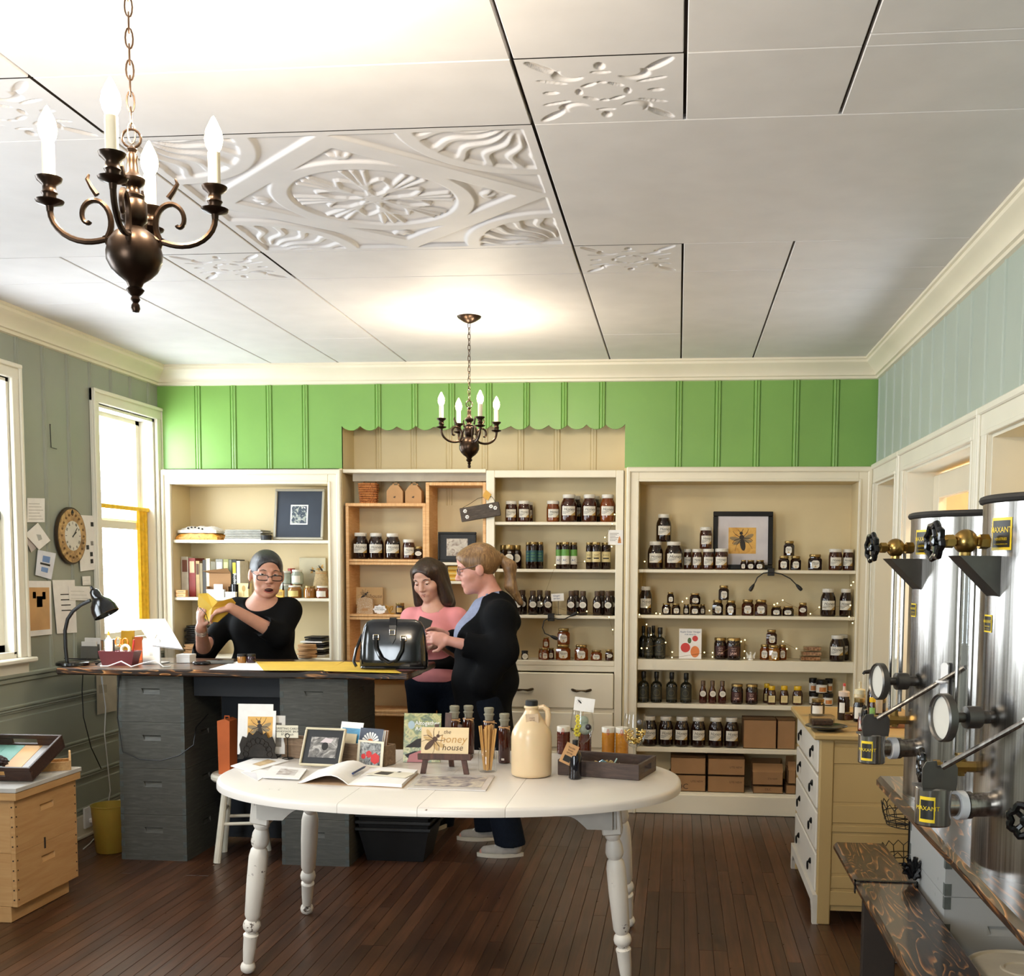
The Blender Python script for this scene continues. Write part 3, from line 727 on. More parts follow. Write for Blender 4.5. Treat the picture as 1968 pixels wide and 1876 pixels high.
# natural pine hive used as a display stand
HIV = wood('raw_pine_hive', '#B98A56', '#C39763', '#CDA470', .6, (3, 3, 30), 1.2, bump=.05, dist=.6)
hx, hy = -3.015, 4.68
hv = thing('beehive', 'raw pine beehive display stand with a white lid by the window wall', 'beehive', (hx, hy, 0))
w, d = .40, .49
obj('base_board', MB().box(-w/2+.005, w/2-.03, -d/2+.0, d/2-.03, 0, .07, c=.003), HIV, hv)
for k in range(2):
    z0 = .071+k*.234; h = .233
    p = obj('box_body', MB().box(-w/2, w/2-.02, -d/2, d/2, z0, z0+h, c=.002), HIV, hv)
    sd = obj('side_board', recess_board(d, h, .02, .11, .03, .62, .014), HIV, hv, loc=(w/2, 0, z0), rot=(0, 0, PI/2))
    mb = MB()
    for q in range(5):
        for (yy) in (-d/2+.012, d/2-.012): mb.lathe([(.0035, 0), (.0035, .002)], 8, Matrix.Translation((w/2, yy, z0+.03+q*.043)) @ Matrix.Rotation(PI/2, 4, 'Y'))
        mb.lathe([(.0035, 0), (.0035, .002)], 8, Matrix.Translation((w/2-.012, -d/2, z0+.03+q*.043)) @ Matrix.Rotation(PI/2, 4, 'X'))
    obj('nail', mb, M('dark_nail', '#2A1D14', .6), hv, kind='stuff')
obj('entrance_plug', MB().box(w/2-.001, w/2+.004, -.03, -.022, .275, .325), M('dark_nail', '#2A1D14', .6), hv)
obj('lid_rim', MB().box(-w/2-.02, w/2+.02, -d/2-.02, d/2+.01, .539, .574, c=.002), HIV, hv)
obj('lid', MB().box(-w/2-.024, w/2+.024, -d/2-.024, d/2+.014, .574, .594, c=.002), M('white_lid_metal', '#C9C6C2', .45, .1), hv)
ZH = .594
# white stool and orange bag under the counter
WST = M('white_stool_paint', '#DDD6C4', .45)
stl = thing('stool', 'white painted wooden stool tucked under the counter', 'stool', (-2.285, 5.62, 0))
obj('seat', MB().lathe([(0, .42), (.15, .42), (.158, .43), (.158, .445), (.15, .455), (0, .455)], 24), WST, stl, smooth=True)
for k in range(4):
    a = PI/4+k*PI/2+.25; obj('leg', MB().tube([(.10*math.cos(a), 0.10*math.sin(a), .425), (.165*math.cos(a), .165*math.sin(a), 0)], [.016, .019], 10), WST, stl, smooth=True)
for k in range(4):
    a, b = PI/4+k*PI/2+.25, PI/4+(k+1)*PI/2+.25; z = .2+.06*(k % 2); rr = .165-.065*z/.425
    obj('stretcher', MB().tube([(rr*math.cos(a), rr*math.sin(a), z), (rr*math.cos(b), rr*math.sin(b), z)], .009, 8), WST, stl, smooth=True)
ob = thing('shopping_bag', 'orange paper bag standing on the white stool', 'bag', (at(437, 1415, 5.6).x, 5.6, .4555))
obj('bag_body', MB().prism([(-.03, 0), (.03, 0), (.034, .28), (.01, .29), (-.034, .28)], -.05, .05, 'y'), M('orange_paper', '#C4622C', .7), ob)
obj('handle', MB().tube([(-.012, 0, .285), (-.012, 0, .3), (.012, 0, .3), (.012, 0, .285)], .004, 6), M('orange_paper', '#C4622C', .7), ob)
# nested black crates
for k in range(5):
    c = thing('storage_crate', 'black plastic crate, %s of the nested stack beside the counter' % ['lowest', 'second', 'middle', 'fourth', 'topmost'][k], 'crate', (-1.46, 5.75, .001+k*.036), 0, 'nested black crates')
    mb = MB(); w0, w1, d0, d1, h = .15, .19, .125, .165, .185
    def ring(w, d, z): return [(-w, -d, z), (w, -d, z), (w, d, z), (-w, d, z)]
    V = ring(w0, d0, 0)+ring(w1, d1, h)+ring(w1-.004, d1-.004, h)+ring(w0-.0035, d0-.0035, .003)
    mb.add(V, [(3, 2, 1, 0), (12, 13, 14, 15)]+[(a+i, a+(i+1) % 4, a+4+(i+1) % 4, a+4+i) for a in (0, 4, 8) for i in range(4)])
    obj('tub', mb, BLACKP, c); 
    rim = MB()
    for (x0, x1, y0, y1) in ((-w1-.012, w1+.012, -d1-.012, -d1), (-w1-.012, w1+.012, d1, d1+.012), (-w1-.012, -w1, -d1, d1), (w1, w1+.012, -d1, d1)): rim.box(x0, x1, y0, y1, h-.016, h, c=.003)
    obj('rim', rim, BLACKP, c)
# yellow bin
bn = thing('waste_bin', 'translucent yellow plastic waste bin beside the grey hive boxes', 'bin', (*atz(214, 1636, 0).xy, 0))
bm = MB().lathe([(0, .002), (.075, .002), (.078, .006), (.098, .25), (.101, .253), (.101, .258), (.096, .258), (.074, .01), (0, .008)], 24)
obj('bucket', bm, M('translucent_yellow', '#C9AC4E', .35, var=.05, trans=.25, sub=.3), bn, smooth=True)

# ================================================================== OVAL TABLE
WT = worn('worn_white_paint', '#E6DED2', '#4A3524', .615, 11.)
WTOP = worn('white_table_paint', '#DDD6CE', '#5A4434', .665, 7., .3)
tx, ty, TZ = -.862, 4.165, .75
tb = thing('oval_table', 'distressed white oval dining table with turned legs', 'table', (tx, ty, 0))
def sup(a, A, B, p=2.25):
    c, s = math.cos(a), math.sin(a); return (A*math.copysign(abs(c)**(2/p), c), B*math.copysign(abs(s)**(2/p), s))
A_, B_ = .885, .59
jx = [-9]+[atz(px, 1543, TZ).x-tx for px in (650, 811, 978)]+[9]
for k in range(4):
    x0, x1 = jx[k]+.0006, jx[k+1]-.0006
    mb = MB(); rings = [(-.03, -.006), (-.012, -.028), (0, -.032), (.0, -.012), (-.004, -.004), (-.014, 0)]
    # clipped piece of the oval: outline polygon through the section between two joints
    def clip(A, B, z):
        pts = []; n = 240
        for i in range(n):
            x, y = sup(2*PI*i/n, A, B)
            if x0 <= x <= x1: pts.append((x, y, z))
        # insert exact ends
        def yat(x):
            t = min(1, abs(x)/A); return B*(1-t**2.25)**(1/2.25)
        out = [p for p in pts]
        for xe in (x0, x1):
            if -A < xe < A: out += [(xe, yat(xe), z), (xe, -yat(xe), z)]
        cx_ = sum(p[0] for p in out)/len(out)
        out.sort(key=lambda p: math.atan2(p[1]/B, p[0]-cx_))
        return out
    # shared angular parametrisation: move each rim point outwards from the top outline
    base = clip(A_-.014, B_-.014, 0); n = len(base)
    cnt = []
    for o, z in rings:
        sA, sB = (A_+o)/(A_-.014), (B_+o)/(B_-.014); rr = []
        for p in base:
            onj = abs(p[0]-x0) < 1e-6 or abs(p[0]-x1) < 1e-6
            rr.append((p[0] if onj else min(max(p[0]*sA, x0), x1), p[1]*sB, TZ+z))
        cnt.append(rr)
    vs = [p for r in cnt for p in r]; fs = [tuple(range(n))[::-1], tuple(range((len(rings)-1)*n, len(rings)*n))]
    for a in range(len(rings)-1): fs += [(a*n+i, a*n+(i+1) % n, (a+1)*n+(i+1) % n, (a+1)*n+i) for i in range(n)]
    obj('tabletop_leaf', MB().add(vs, fs), WTOP, tb, smooth=True, ang=.9)
ap = MB()
AX, AY = .645, .30
for (x0, x1, y0, y1) in ((-AX, AX, -AY-.012, -AY+.012), (-AX, AX, AY-.012, AY+.012)): 
    n = 12; pts = [(x0, TZ-.032)]; 
    poly = [(x0, TZ-.032), (x1, TZ-.032), (x1, TZ-.125)]+[(x1-.09-.02*math.cos(q/6*PI/2)*0-(.0)-.07*q/6, TZ-.125+.045*math.sin(q/6*PI/2)) for q in range(7)]+[(x0+.16-.07*q/6, TZ-.08-.045*(1-math.cos(q/6*PI/2))) for q in range(7)]+[(x0, TZ-.125)]
    ap.prism(poly, y0, y1, 'y')
for (x0, x1) in ((-AX-.012, -AX+.012), (AX-.012, AX+.012)): ap.box(x0, x1, -AY, AY, TZ-.125, TZ-.032)
obj('apron', ap, M('grey_white_apron', '#C4BDB2', .5), tb)
feet = [(-1.612, 3.985), (-1.63, 4.72), (-.19, 4.715), (-.165, 3.99)]
tops = [(-1.50, 3.90), (-1.50, 4.43), (-.23, 4.43), (-.23, 3.90)]
LP = [(0, 0), (.018, 0), (.026, .008), (.029, .022), (.026, .034), (.019, .042), (.021, .05), (.025, .10), (.027, .15), (.029, .157), (.029, .165), (.02, .172), (.021, .178), (.032, .192), (.034, .205), (.031, .22), (.022, .23), (.026, .238), (.031, .25), (.036, .40), (.036, .50), (.031, .53), (.023, .54), (.03, .55), (.034, .565), (.03, .60), (.023, .618), (.03, .63), (.03, .64), (.022, .648), (.022, .655)]
for (fx, fy), (ux, uy) in zip(feet, tops):
    a = Vector((fx-tx, fy-ty, .0)); b = Vector((ux-tx, uy-ty, TZ-.035)); d = (b-a); L = d.length; q = Vector((0, 0, 1)).rotation_difference(d.normalized()).to_matrix().to_4x4()
    mm = Matrix.Translation(a) @ q; s = (L-.03)/.74
    mb = MB().lathe([(r*.98, z*s+.005) for r, z in LP], 20, mm); mb.box(-.036, .036, -.036, .036, .65*s, L-.002, mm, c=.006)
    obj('leg', mb, WT, tb, smooth=True, ang=.7)

# ================================================================== DRESSER, BENCH, TANKS
DRS = worn('worn_cream_dresser', '#AD9260', '#5A4026', .72, 7., .5)  # worn cream darkened towards tan to stand for the weaker light on it
DRF = worn('worn_white_drawer', '#C9C2B6', '#6A5C4A', .72, 8., .5)
dx0, dx1, dy0, dy1 = .625, 1.135, 4.83, 5.76; ZD = .842
ds = thing('dresser', 'worn cream chest of drawers with black ring pulls beside the bookcase', 'dresser', (dx0, dy0, 0))
w, d = dx1-dx0, dy1-dy0
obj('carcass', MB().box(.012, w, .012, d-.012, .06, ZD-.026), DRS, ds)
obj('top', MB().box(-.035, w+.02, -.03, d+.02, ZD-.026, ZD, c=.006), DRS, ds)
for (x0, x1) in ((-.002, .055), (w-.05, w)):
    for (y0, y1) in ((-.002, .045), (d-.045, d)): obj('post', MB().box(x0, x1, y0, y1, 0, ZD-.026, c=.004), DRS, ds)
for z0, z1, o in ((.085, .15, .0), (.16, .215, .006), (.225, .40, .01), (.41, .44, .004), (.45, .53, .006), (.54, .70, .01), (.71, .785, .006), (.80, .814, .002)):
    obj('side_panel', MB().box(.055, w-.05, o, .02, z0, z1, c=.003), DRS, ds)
RING = M('black_iron_ring', '#0E0C0B', .35, .6)
for k, (z0, z1) in enumerate(((.66, .80), (.50, .645), (.315, .485), (.13, .30))):
    dwr = obj('drawer', MB().box(-.008, .012, .05, d-.05, z0, z1, c=.005), DRF, ds)
    for yy in (.2, d-.25):
        mb = MB().lathe([(0, 0), (.014, 0), (.015, .004), (.007, .01), (0, .012)], 12, Matrix.Translation((-.008, yy, (z0+z1)/2+.015)) @ Matrix.Rotation(-PI/2, 4, 'Y'))
        mb.tube([(-.022, yy+.016*math.sin(q*PI/6), (z0+z1)/2-.006+.018*math.cos(q*PI/6)) for q in range(12)], .0032, 6, closed=True)
        obj('ring_pull', mb, RING, dwr, smooth=True)
obj('skirt', MB().prism([(.0, .0), (.03, .0), (.05, .05), (.09, .085), (d-.09, .085), (d-.05, .05), (d-.03, 0), (d, 0), (d, .13), (0, .13)], -.02, .006, 'x'), DRF, ds)
# upper tank bench
ub = thing('tank_bench', 'burnt wood plank bench carrying the steel honey tanks', 'bench', (.9, 2.4, 0))
ZP = .90
obj('plank', MB().box(.632-.9, 1.16-.9, -1.5, 1.15, ZP-.04, ZP, c=.012), BURNY, ub)
for k in range(3):
    hive_box('pale grey hive box, %s of the stack under the tank bench' % ['lowest', 'middle', 'topmost'][k], (.985, 3.605, k*.2866), .353, .505, .2866, worn('pale_grey_paint', '#9A9C9C', '#5E625F', .6, 5.) if k == 0 else MATS['pale_grey_paint'], JG, 'hive boxes under the tank bench')
for k in range(3):
    hive_box('dark grey hive box, %s of the near stack under the tank bench' % ['lowest', 'middle', 'topmost'][k], (.985, 1.45, k*.2866), .353, .505, .2866, GREYBOX, JG, 'hive boxes under the tank bench')
# lower step bench with a tied ribbon
lb = thing('step_bench', 'low burnt pine plank bench tied with a black ribbon', 'bench', (.70, 3.2, 0))
obj('plank', MB().box(-.10, .095, -1.3, 1.02, .483, .52, c=.012), BURNY, lb)
for yy in (.75, -.6): obj('trestle', MB().box(-.03, .085, yy-.02, yy+.02, 0, .483, c=.003), M('dark_trestle_wood', '#2B2119', .7), lb)
rb = thing('ribbon_bow', 'black sequin ribbon with a bow around the low plank bench', 'ribbon', (.70, 3.68, .52))
BLR = M('black_sequin', '#0D0D10', .25, .2, var=.5, scale=200, bump=.6)
obj('band', MB().box(-.104, .099, -.008, .008, .0005, .004).box(-.104, -.1005, -.008, .008, -.04, .004).box(.0955, .1, -.008, .008, -.04, .004), BLR, rb)
mb = MB()
for k in range(9):
    a = k*2*PI/9; mb.tube([(.085, 0, .018), (.085+.022*math.cos(a), .012*math.sin(a*2), .045+.028*math.sin(a)), (.085+.034*math.cos(a), 0, .05+.036*math.sin(a)), (.087, .01, .025)], [.004, .009, .009, .004], 6)
obj('bow', mb, BLR, rb, smooth=True)
bk = thing('bucket', 'white plastic bucket with a lid on the floor under the tank bench', 'bucket', (.985, 3.17, 0))
BUK = M('white_bucket_plastic', '#CFC8B8', .4)
obj('pail', MB().lathe([(0, .002), (.125, .002), (.13, .006), (.145, .40), (.148, .405), (.148, .412)], 32), BUK, bk, smooth=True)
obj('lid', MB().lathe([(.152, .395), (.156, .4), (.156, .423), (.15, .43), (.142, .43), (.138, .424), (.06, .424), (.058, .428), (.05, .428), (.045, .424), (0, .424)], 32), BUK, bk, smooth=True)
# wire basket stand
wsx = thing('wire_basket_stand', 'black wire stand with two round baskets in front of the dresser', 'basket stand', (.93, 4.45, 0))
obj('pole', MB().tube([(0, 0, 0), (0, 0, .72)], .006, 8).tube([(.0, 0, .72)]+[(.02*math.sin(q*PI/5), 0, .74-.02*math.cos(q*PI/5)) for q in range(11)], .004, 6), BLACKM, wsx, smooth=True)
obj('foot_ring', MB().tube([(.1*math.cos(q*PI/12), .1*math.sin(q*PI/12), .006) for q in range(24)], .005, 6, closed=True).tube([(-.1, 0, .006), (.1, 0, .006)], .005, 6).tube([(0, -.1, .006), (0, .1, .006)], .005, 6), BLACKM, wsx, smooth=True)
for z in (.54, .36):
    mb = MB()
    for zz, rr in ((0, .09), (.02, .098), (.045, .105)): mb.tube([(rr*math.cos(q*PI/14), rr*math.sin(q*PI/14), z+zz) for q in range(28)], .0022, 5, closed=True)
    for k in range(16):
        a, b = k*PI/8, (k+1)*PI/8; c = (a+b)/2
        mb.tube([(.105*math.cos(a), .105*math.sin(a), z+.045), (.11*math.cos(a), .11*math.sin(a), z+.07), (.112*math.cos(c), .112*math.sin(c), z+.09), (.11*math.cos(b), .11*math.sin(b), z+.07), (.105*math.cos(b), .105*math.sin(b), z+.045)], .002, 5)
        mb.tube([(.0, 0, z), (.09*math.cos(a), .09*math.sin(a), z), (.105*math.cos(a), .105*math.sin(a), z+.045)], .0018, 4)
    obj('basket', mb, BLACKM, wsx)
# ---- steel tanks
def steel_mat():
    m, t, b = nt('brushed_stainless'); co = coords(t, (60, 60, .6)); n = N(t, 'TexNoise', Scale=2.5, Detail=3.); t.links.new(co, n.inputs['Vector'])
    t.links.new(ramp(t, n.outputs['Fac'], [(.3, '#8C8884'), (.7, '#B9B5B0')]), b.inputs['Base Color']); b.inputs['Metallic'].default_value = 1
    t.links.new(ramp(t, n.outputs['Fac'], [(.3, (.18, .18, .18, 1)), (.7, (.26, .26, .26, 1))]), b.inputs['Roughness'])
    b.inputs['Anisotropic'].default_value = .4; return m
STN = steel_mat(); YELL = M('yellow_sticker', '#E8C81E', .4, var=.04); BLKS = M('black_sticker', '#17150F', .4, var=.05)
RUB = M('black_rubber', '#15120F', .6)
def rotm(v, d=None): return Matrix.Translation(v)
def handwheel(parent, c, ax, r=.034):
    """spoked wheel whose axle is ax"""
    q = Vector((0, 0, 1)).rotation_difference(Vector(ax)).to_matrix().to_4x4(); mm = Matrix.Translation(c) @ q
    mb = MB(); pts = []
    for k in range(32): a = k*PI/16; rr = r*(1+.10*math.cos(8*a)); pts.append((rr*math.cos(a), rr*math.sin(a), 0))
    mb.tube(pts, .0075, 8, closed=True, mat=mm)
    for k in range(4): a = k*PI/2+.4; mb.tube([(0, 0, -.004), (r*math.cos(a), r*math.sin(a), 0)], .0055, 6, mat=mm)
    mb.lathe([(0, -.012), (.011, -.012), (.011, .006), (0, .008)], 10, mm)
    return obj('handwheel', mb, BLACKG, parent, smooth=True)
def tank(label, xc, yc):
    R_, H_ = .225, .80
    t = thing('honey_tank', label, 'tank', (xc, yc, ZP), 0, 'steel honey tanks')
    obj('drum', MB().lathe([(0, .004), (R_-.006, .004), (R_, .0), (R_, .004), (R_, H_-.002), (R_-.004, H_), (R_-.006, H_-.3), (0, H_-.3)], 64), STN, t, smooth=True)
    obj('rim', MB().tube([(R_*math.cos(q*PI/32), R_*math.sin(q*PI/32), H_) for q in range(64)], .009, 8, closed=True), RUB, t, smooth=True)
    obj('lid', MB().lathe([(0, H_+.02), (R_-.01, H_+.005), (R_-.01, H_), (0, H_)], 48), RUB, t, smooth=True)
    a = math.radians(13); dv = Vector((-math.cos(a), -math.sin(a), 0)); sv = Vector((dv.y, -dv.x, 0))
    fm = Matrix(((dv.x, sv.x, 0, 0), (dv.y, sv.y, 0, 0), (0, 0, 1, 0), (0, 0, 0, 1)))      # local frame: x out of the tank, y sideways
    def out(tt, z, s=0.): return fm @ Vector((R_+tt, s, z))
    # triangular bracket with the brass valve above it
    zb = .679
    mb = MB()
    for s in (-.026, .026): mb.prism([(-.004, zb), (.09, zb), (-.004, zb-.088)], s-.0015, s+.0015, 'y', fm @ Matrix.Translation((R_, 0, 0)))
    mb.add([tuple(out(-.004, zb-.088, -.026)), tuple(out(.09, zb, -.026)), tuple(out(.09, zb, .026)), tuple(out(-.004, zb-.088, .026)), tuple(out(-.004, zb, -.026)), tuple(out(-.004, zb, .026))], [(0, 1, 2, 3), (4, 1, 2, 5)])
    obj('bracket', mb, STEEL, t)
    mb = MB().ball(out(.065, zb+.03), .026, 16, 10); X_ = lambda tt, z: Matrix.Translation(out(tt, z)) @ Vector((0, 0, 1)).rotation_difference(dv).to_matrix().to_4x4()
    mb.lathe([(0, -.05), (.016, -.05), (.016, -.03), (.010, -.03), (.010, .028), (.0145, .028), (.0145, .045), (.007, .05), (.007, .07), (0, .07)], 6, X_(.065, zb+.03))
    mb.lathe([(.012, -.03), (.012, .0)], 12, Matrix.Translation(out(.065, zb+.03)))
    v = obj('brass_valve', mb, BRASS, t, smooth=True, ang=.4); handwheel(v, out(.134, zb+.03), dv)
    # thermometer
    zg = .335
    mb = MB().lathe([(0, 0), (.014, 0), (.014, .03), (.024, .03), (.024, .062), (.011, .065), (.011, .1)], 16, X_(-.01, zg))
    g = obj('thermometer', MB().lathe([(0, .098), (.045, .098), (.052, .102), (.052, .118), (.049, .122), (.046, .118), (.046, .112), (0, .112)], 32, X_(-.01, zg)), STEEL, t, smooth=True, ang=.4)
    obj('stem', mb, STEEL, g, smooth=True)
    obj('dial', MB().lathe([(0, .1125), (.0455, .1125)], 32, X_(-.01, zg), cap=False), M('white_dial', '#C9C7BE', .3), g)
    # gate: elbow, can, bracket plate and lever rod
    zq = .145
    mb = MB().lathe([(.026, -.01), (.026, .035), (.03, .035), (.03, .045), (.024, .045), (.024, .12)], 24, X_(0, zq))
    gt = obj('gate_pipe', mb, STN, t, smooth=True, ang=.4)
    obj('collar', MB().lathe([(.031, .048), (.031, .066), (.025, .066)], 24, X_(0, zq)), WHITEP, gt, smooth=True)
    obj('can', MB().lathe([(0, 0), (.036, 0), (.0375, .003), (.0375, .08), (.035, .083), (0, .083)], 32, Matrix.Translation(out(.118, .105))), STN, gt, smooth=True, ang=.4)
    mb = MB(); lw = MB(); nn = 10
    c = out(.118, .15); a0 = math.atan2(-.0-c.x*0, 1)
    camd = math.atan2(-(xc+c.x), (yc+c.y))  # turn the sticker towards the aisle
    mm = Matrix.Translation(out(.118, .115)) @ Matrix.Rotation(-.55, 4, 'Z')
    st = obj('sticker', MB().patch(.0381, -.45, .45, .0, .055, 8, mm), YELL, gt); obj('sticker_print', MB().patch(.0385, -.38, .38, .007, .048, 8, mm), BLKS, gt)
    v_, f_ = textbend('MAXANT', .013, .0389, .03); obj('lettering', MB().add(v_, f_, mm), YELL, gt)
    pm = fm @ Matrix.Translation((R_+.118, 0, 0))
    pol = [(-.036, .188), (.036, .188), (.038, .2), (.038, .232), (.03, .246), (.008, .248), (.006, .238), (-.006, .238), (-.008, .248), (-.03, .246), (-.038, .232), (-.038, .2)]
    cf = Matrix.Translation(out(.118, 0)) @ Matrix.Rotation(.15, 4, 'Z')
    obj('gate_plate', MB().prism(pol, -.034, -.030, 'y', cf).box(-.036, .036, -.034, .03, .184, .19, cf), STEEL, gt)
    A2 = cf @ Vector((0, -.045, .236)); B2 = A2+Vector((.20, -.03, .14))
    # the lever runs along the drum to a white clip
    aa = math.radians(47); ce_ = Vector((-math.cos(aa)*(R_+.024), -math.sin(aa)*(R_+.024), .352))
    ext = A2+(ce_-A2)*1.32
    obj('lever_rod', MB().tube([tuple(A2), tuple(ext)], .0065, 10), STN, t, smooth=True)
    cm = Matrix.Translation(ce_) @ Matrix.Rotation(-math.radians(43), 4, 'Z')
    cl = MB().prism([(-.011, -.04), (-.006, -.046), (.006, -.046), (.011, -.04), (.011, .04), (.006, .046), (-.006, .046), (-.011, .04)], .007, .015, 'y', cm)
    cl.tube([(cm @ Vector((.014*math.cos(q*PI/6), -.002+.012*math.sin(q*PI/6), -.004))) for q in range(12)], .004, 6, closed=True)
    obj('clip', cl, WHITEP, t)
    # sight tube with lower valve on the far side
    b2 = math.radians(-4); d2 = Vector((-math.cos(b2), -math.sin(b2), 0)); o2 = lambda tt, z: d2*(R_+tt)+Vector((0, 0, z))
    Q = lambda tt, z: Matrix.Translation(o2(tt, z)) @ Vector((0, 0, 1)).rotation_difference(d2).to_matrix().to_4x4()
    vv = obj('drain_valve', MB().lathe([(0, -.01), (.012, -.01), (.012, .02), (.016, .02), (.016, .045), (.008, .05), (.008, .075), (.013, .075), (.013, .09), (0, .09)], 8, Q(0, .215)).lathe([(.011, -.02), (.011, .03)], 8, Matrix.Translation(o2(.032, .215))), BRASS, t, smooth=True, ang=.4)
    handwheel(vv, o2(.115, .215), d2, .030)
    obj('sight_tube', MB().tube([tuple(o2(.032, .24)), tuple(o2(.032, .70))], .008, 10), GLASS, t, smooth=True)
    obj('tube_guard', MB().tube([tuple(o2(.018, .24)), tuple(o2(.018, .72))], .006, 8).tube([tuple(o2(.046, .24)), tuple(o2(.046, .72))], .004, 8), STN, t, smooth=True)
    # maker's stickers
    for (sz, zz, ww, ang) in ((1., .725, .30, 19), (.55, .535, .16, 9)):
        th = math.radians(ang)-PI/2; mm = Matrix.Rotation(th, 4, 'Z'); hh = .068*sz
        obj('sticker', MB().patch(R_+.0008, -ww/2, ww/2, zz-hh/2, zz+hh/2, 10, mm), YELL, t); obj('sticker_print', MB().patch(R_+.0014, -ww/2+.02*sz, ww/2-.02*sz, zz-hh/2+.006*sz, zz+hh/2-.006*sz, 10, mm), BLKS, t)
        v_, f_ = textbend('MAXANT', .017*sz, R_+.002, zz+.008*sz, bold=.004); mb = MB().add(v_, f_, mm); v_, f_ = textbend('INDUSTRIES', .008*sz, R_+.002, zz-.011*sz); mb.add(v_, f_, mm); v_, f_ = textbend('www.maxantindustries.com', .0042*sz, R_+.002, zz-.021*sz); mb.add(v_, f_, mm)
        obj('lettering', mb, YELL, t)
    return t
tank('steel honey tank standing further along the bench near the dresser', .885, 3.25)
t = tank('steel honey tank standing nearest on the bench, cut by the frame', .885, 2.49)
b_ = at(1972, 1578, 2.16)-Vector((.885, 2.49, ZP)); c_ = Vector((b_.x*.72, b_.y*.62, b_.z)); vv = obj('tap', MB().tube([tuple(c_), tuple(b_)], .009, 10), BRASS, t, smooth=True); handwheel(vv, b_, (b_-c_).normalized(), .03)
# ================================================================== CHANDELIERS
CANDLE = M('ivory_candle_tube', '#EFE3C8', .5, var=.03); 
BULB = M('lit_bulb_glass', '#FFF3D6', .3, emis='#FFE2A8', es=34.)
def chandelier(label, x, y, ang, zb, power):
    t = thing('chandelier', label, 'chandelier', (x, y, ZC), ang, 'four-arm chandeliers')
    z = zb-ZC
    obj('canopy', MB().lathe([(0, -.035), (.012, -.034), (.03, -.026), (.058, -.008), (.062, 0), (0, 0)], 24), BRONZE, t, smooth=True)
    zt = z+.32
    n = int((-.03-zt)/.027)
    for k in range(n):
        zc = zt+.012+k*((-.03-zt)/n); mb = MB(); P = []
        for q in range(12): a = q*PI/6; P.append((.0068*math.cos(a), 0, .019*math.sin(a)))
        obj('chain_link', MB().tube(P, .0018, 5, closed=True), BRONZE, t, loc=(0, 0, zc), rot=(0, 0, (k % 2)*PI/2+.2), smooth=True)
    obj('hanging_ring', MB().tube([(.017*math.cos(q*PI/8), 0, zt+.002+.017*math.sin(q*PI/8)) for q in range(16)], .0025, 6, closed=True), BRONZE, t, smooth=True)
    prof = [(0, 0), (.006, .001), (.0085, .007), (.0075, .014), (.005, .018), (.009, .024), (.007, .03), (.013, .036), (.017, .042), (.012, .047), (.016, .056), (.03, .066), (.042, .078), (.0505, .095), (.0515, .112), (.047, .13), (.036, .146), (.022, .156), (.016, .160), (.019, .165), (.025, .17), (.025, .205), (.019, .21), (.021, .216), (.013, .222), (.012, .232), (.022, .24), (.023, .248), (.012, .258), (.009, .28), (.011, .29), (.007, .296), (.01, .302), (.004, .308), (0, .31)]
    obj('stem', MB().lathe([(r, zz+z) for r, zz in prof], 28), BRONZE, t, smooth=True, ang=.9)
    for k in range(4):
        a = k*PI/2; mm = Matrix.Rotation(a, 4, 'Z')
        pts = []
        for q in range(13):  # sweeping arm: from the hub down and out, then up to the cup
            s = q/12; 
            if s < .4: u = s/.4; pts.append((.035+.05*u, 0, z+.14-.012*math.sin(u*PI/2)*1.0))
            else: u = (s-.4)/.6*PI/2; pts.append((.085+.065*math.sin(u), 0, z+.128+.055*(1-math.cos(u))))
        arm = obj('arm', MB().tube(pts, .0058, 8, mat=mm), BRONZE, t, smooth=True)
        sc = []
        for q in range(26):
            s = q/25; th = -1.0+s*5.6; rr = .040*(1-s)**.8+.006; sc.append((.072+.0-rr*math.cos(th)*.8+.006*s, 0, z+.172+rr*math.sin(th)*1.05))
        mb = MB().tube(sc, [.0062-.002*i/25 for i in range(26)], 6, mat=mm)
        mb.tube([(.065, 0, z+.215), (.074, 0, z+.228), (.082, 0, z+.243), (.078, 0, z+.252)], [.006, .005, .004, .002], 6, mat=mm).tube([(.052, 0, z+.14), (.045, 0, z+.118), (.05, 0, z+.108)], [.006, .004, .002], 6, mat=mm)
        obj('scroll', mb, BRONZE, arm, smooth=True)
        m2 = mm @ Matrix.Translation((.15, 0, z+.18))
        obj('candle_cup', MB().lathe([(0, 0), (.006, 0), (.007, .01), (.024, .016), (.026, .02), (.012, .022), (.012, .03), (.015, .034), (.012, .038), (.012, .048), (.022, .056), (.024, .062), (.012, .06), (0, .06)], 20, m2), BRONZE, t, smooth=True, ang=.9)
        obj('candle_tube', MB().lathe([(0, .06), (.0115, .06), (.0115, .125), (0, .125)], 14, m2), CANDLE, t, smooth=True)
        obj('bulb', MB().lathe([(0, .123), (.008, .124), (.015, .137), (.0175, .15), (.015, .165), (.008, .18), (.003, .19), (0, .193)], 14, m2), BULB, t, smooth=True)
        l = bpy.data.lights.new('bulb_light', 'POINT'); l.energy = power; l.color = (1, .86, .65); l.shadow_soft_size = .02
        lo = bpy.data.objects.new('bulb_light', l); COL.objects.link(lo); lo.parent = t; lo.location = m2 @ Vector((0, 0, .215))
    return t
chandelier('dark bronze four-arm chandelier hanging nearest, glowing against the ceiling', -1.04, 2.08, math.radians(14), 2.03, 24.)
chandelier('dark bronze four-arm chandelier hanging before the scalloped valance', -1.07, 5.66, math.radians(32), 2.05, 7.5)
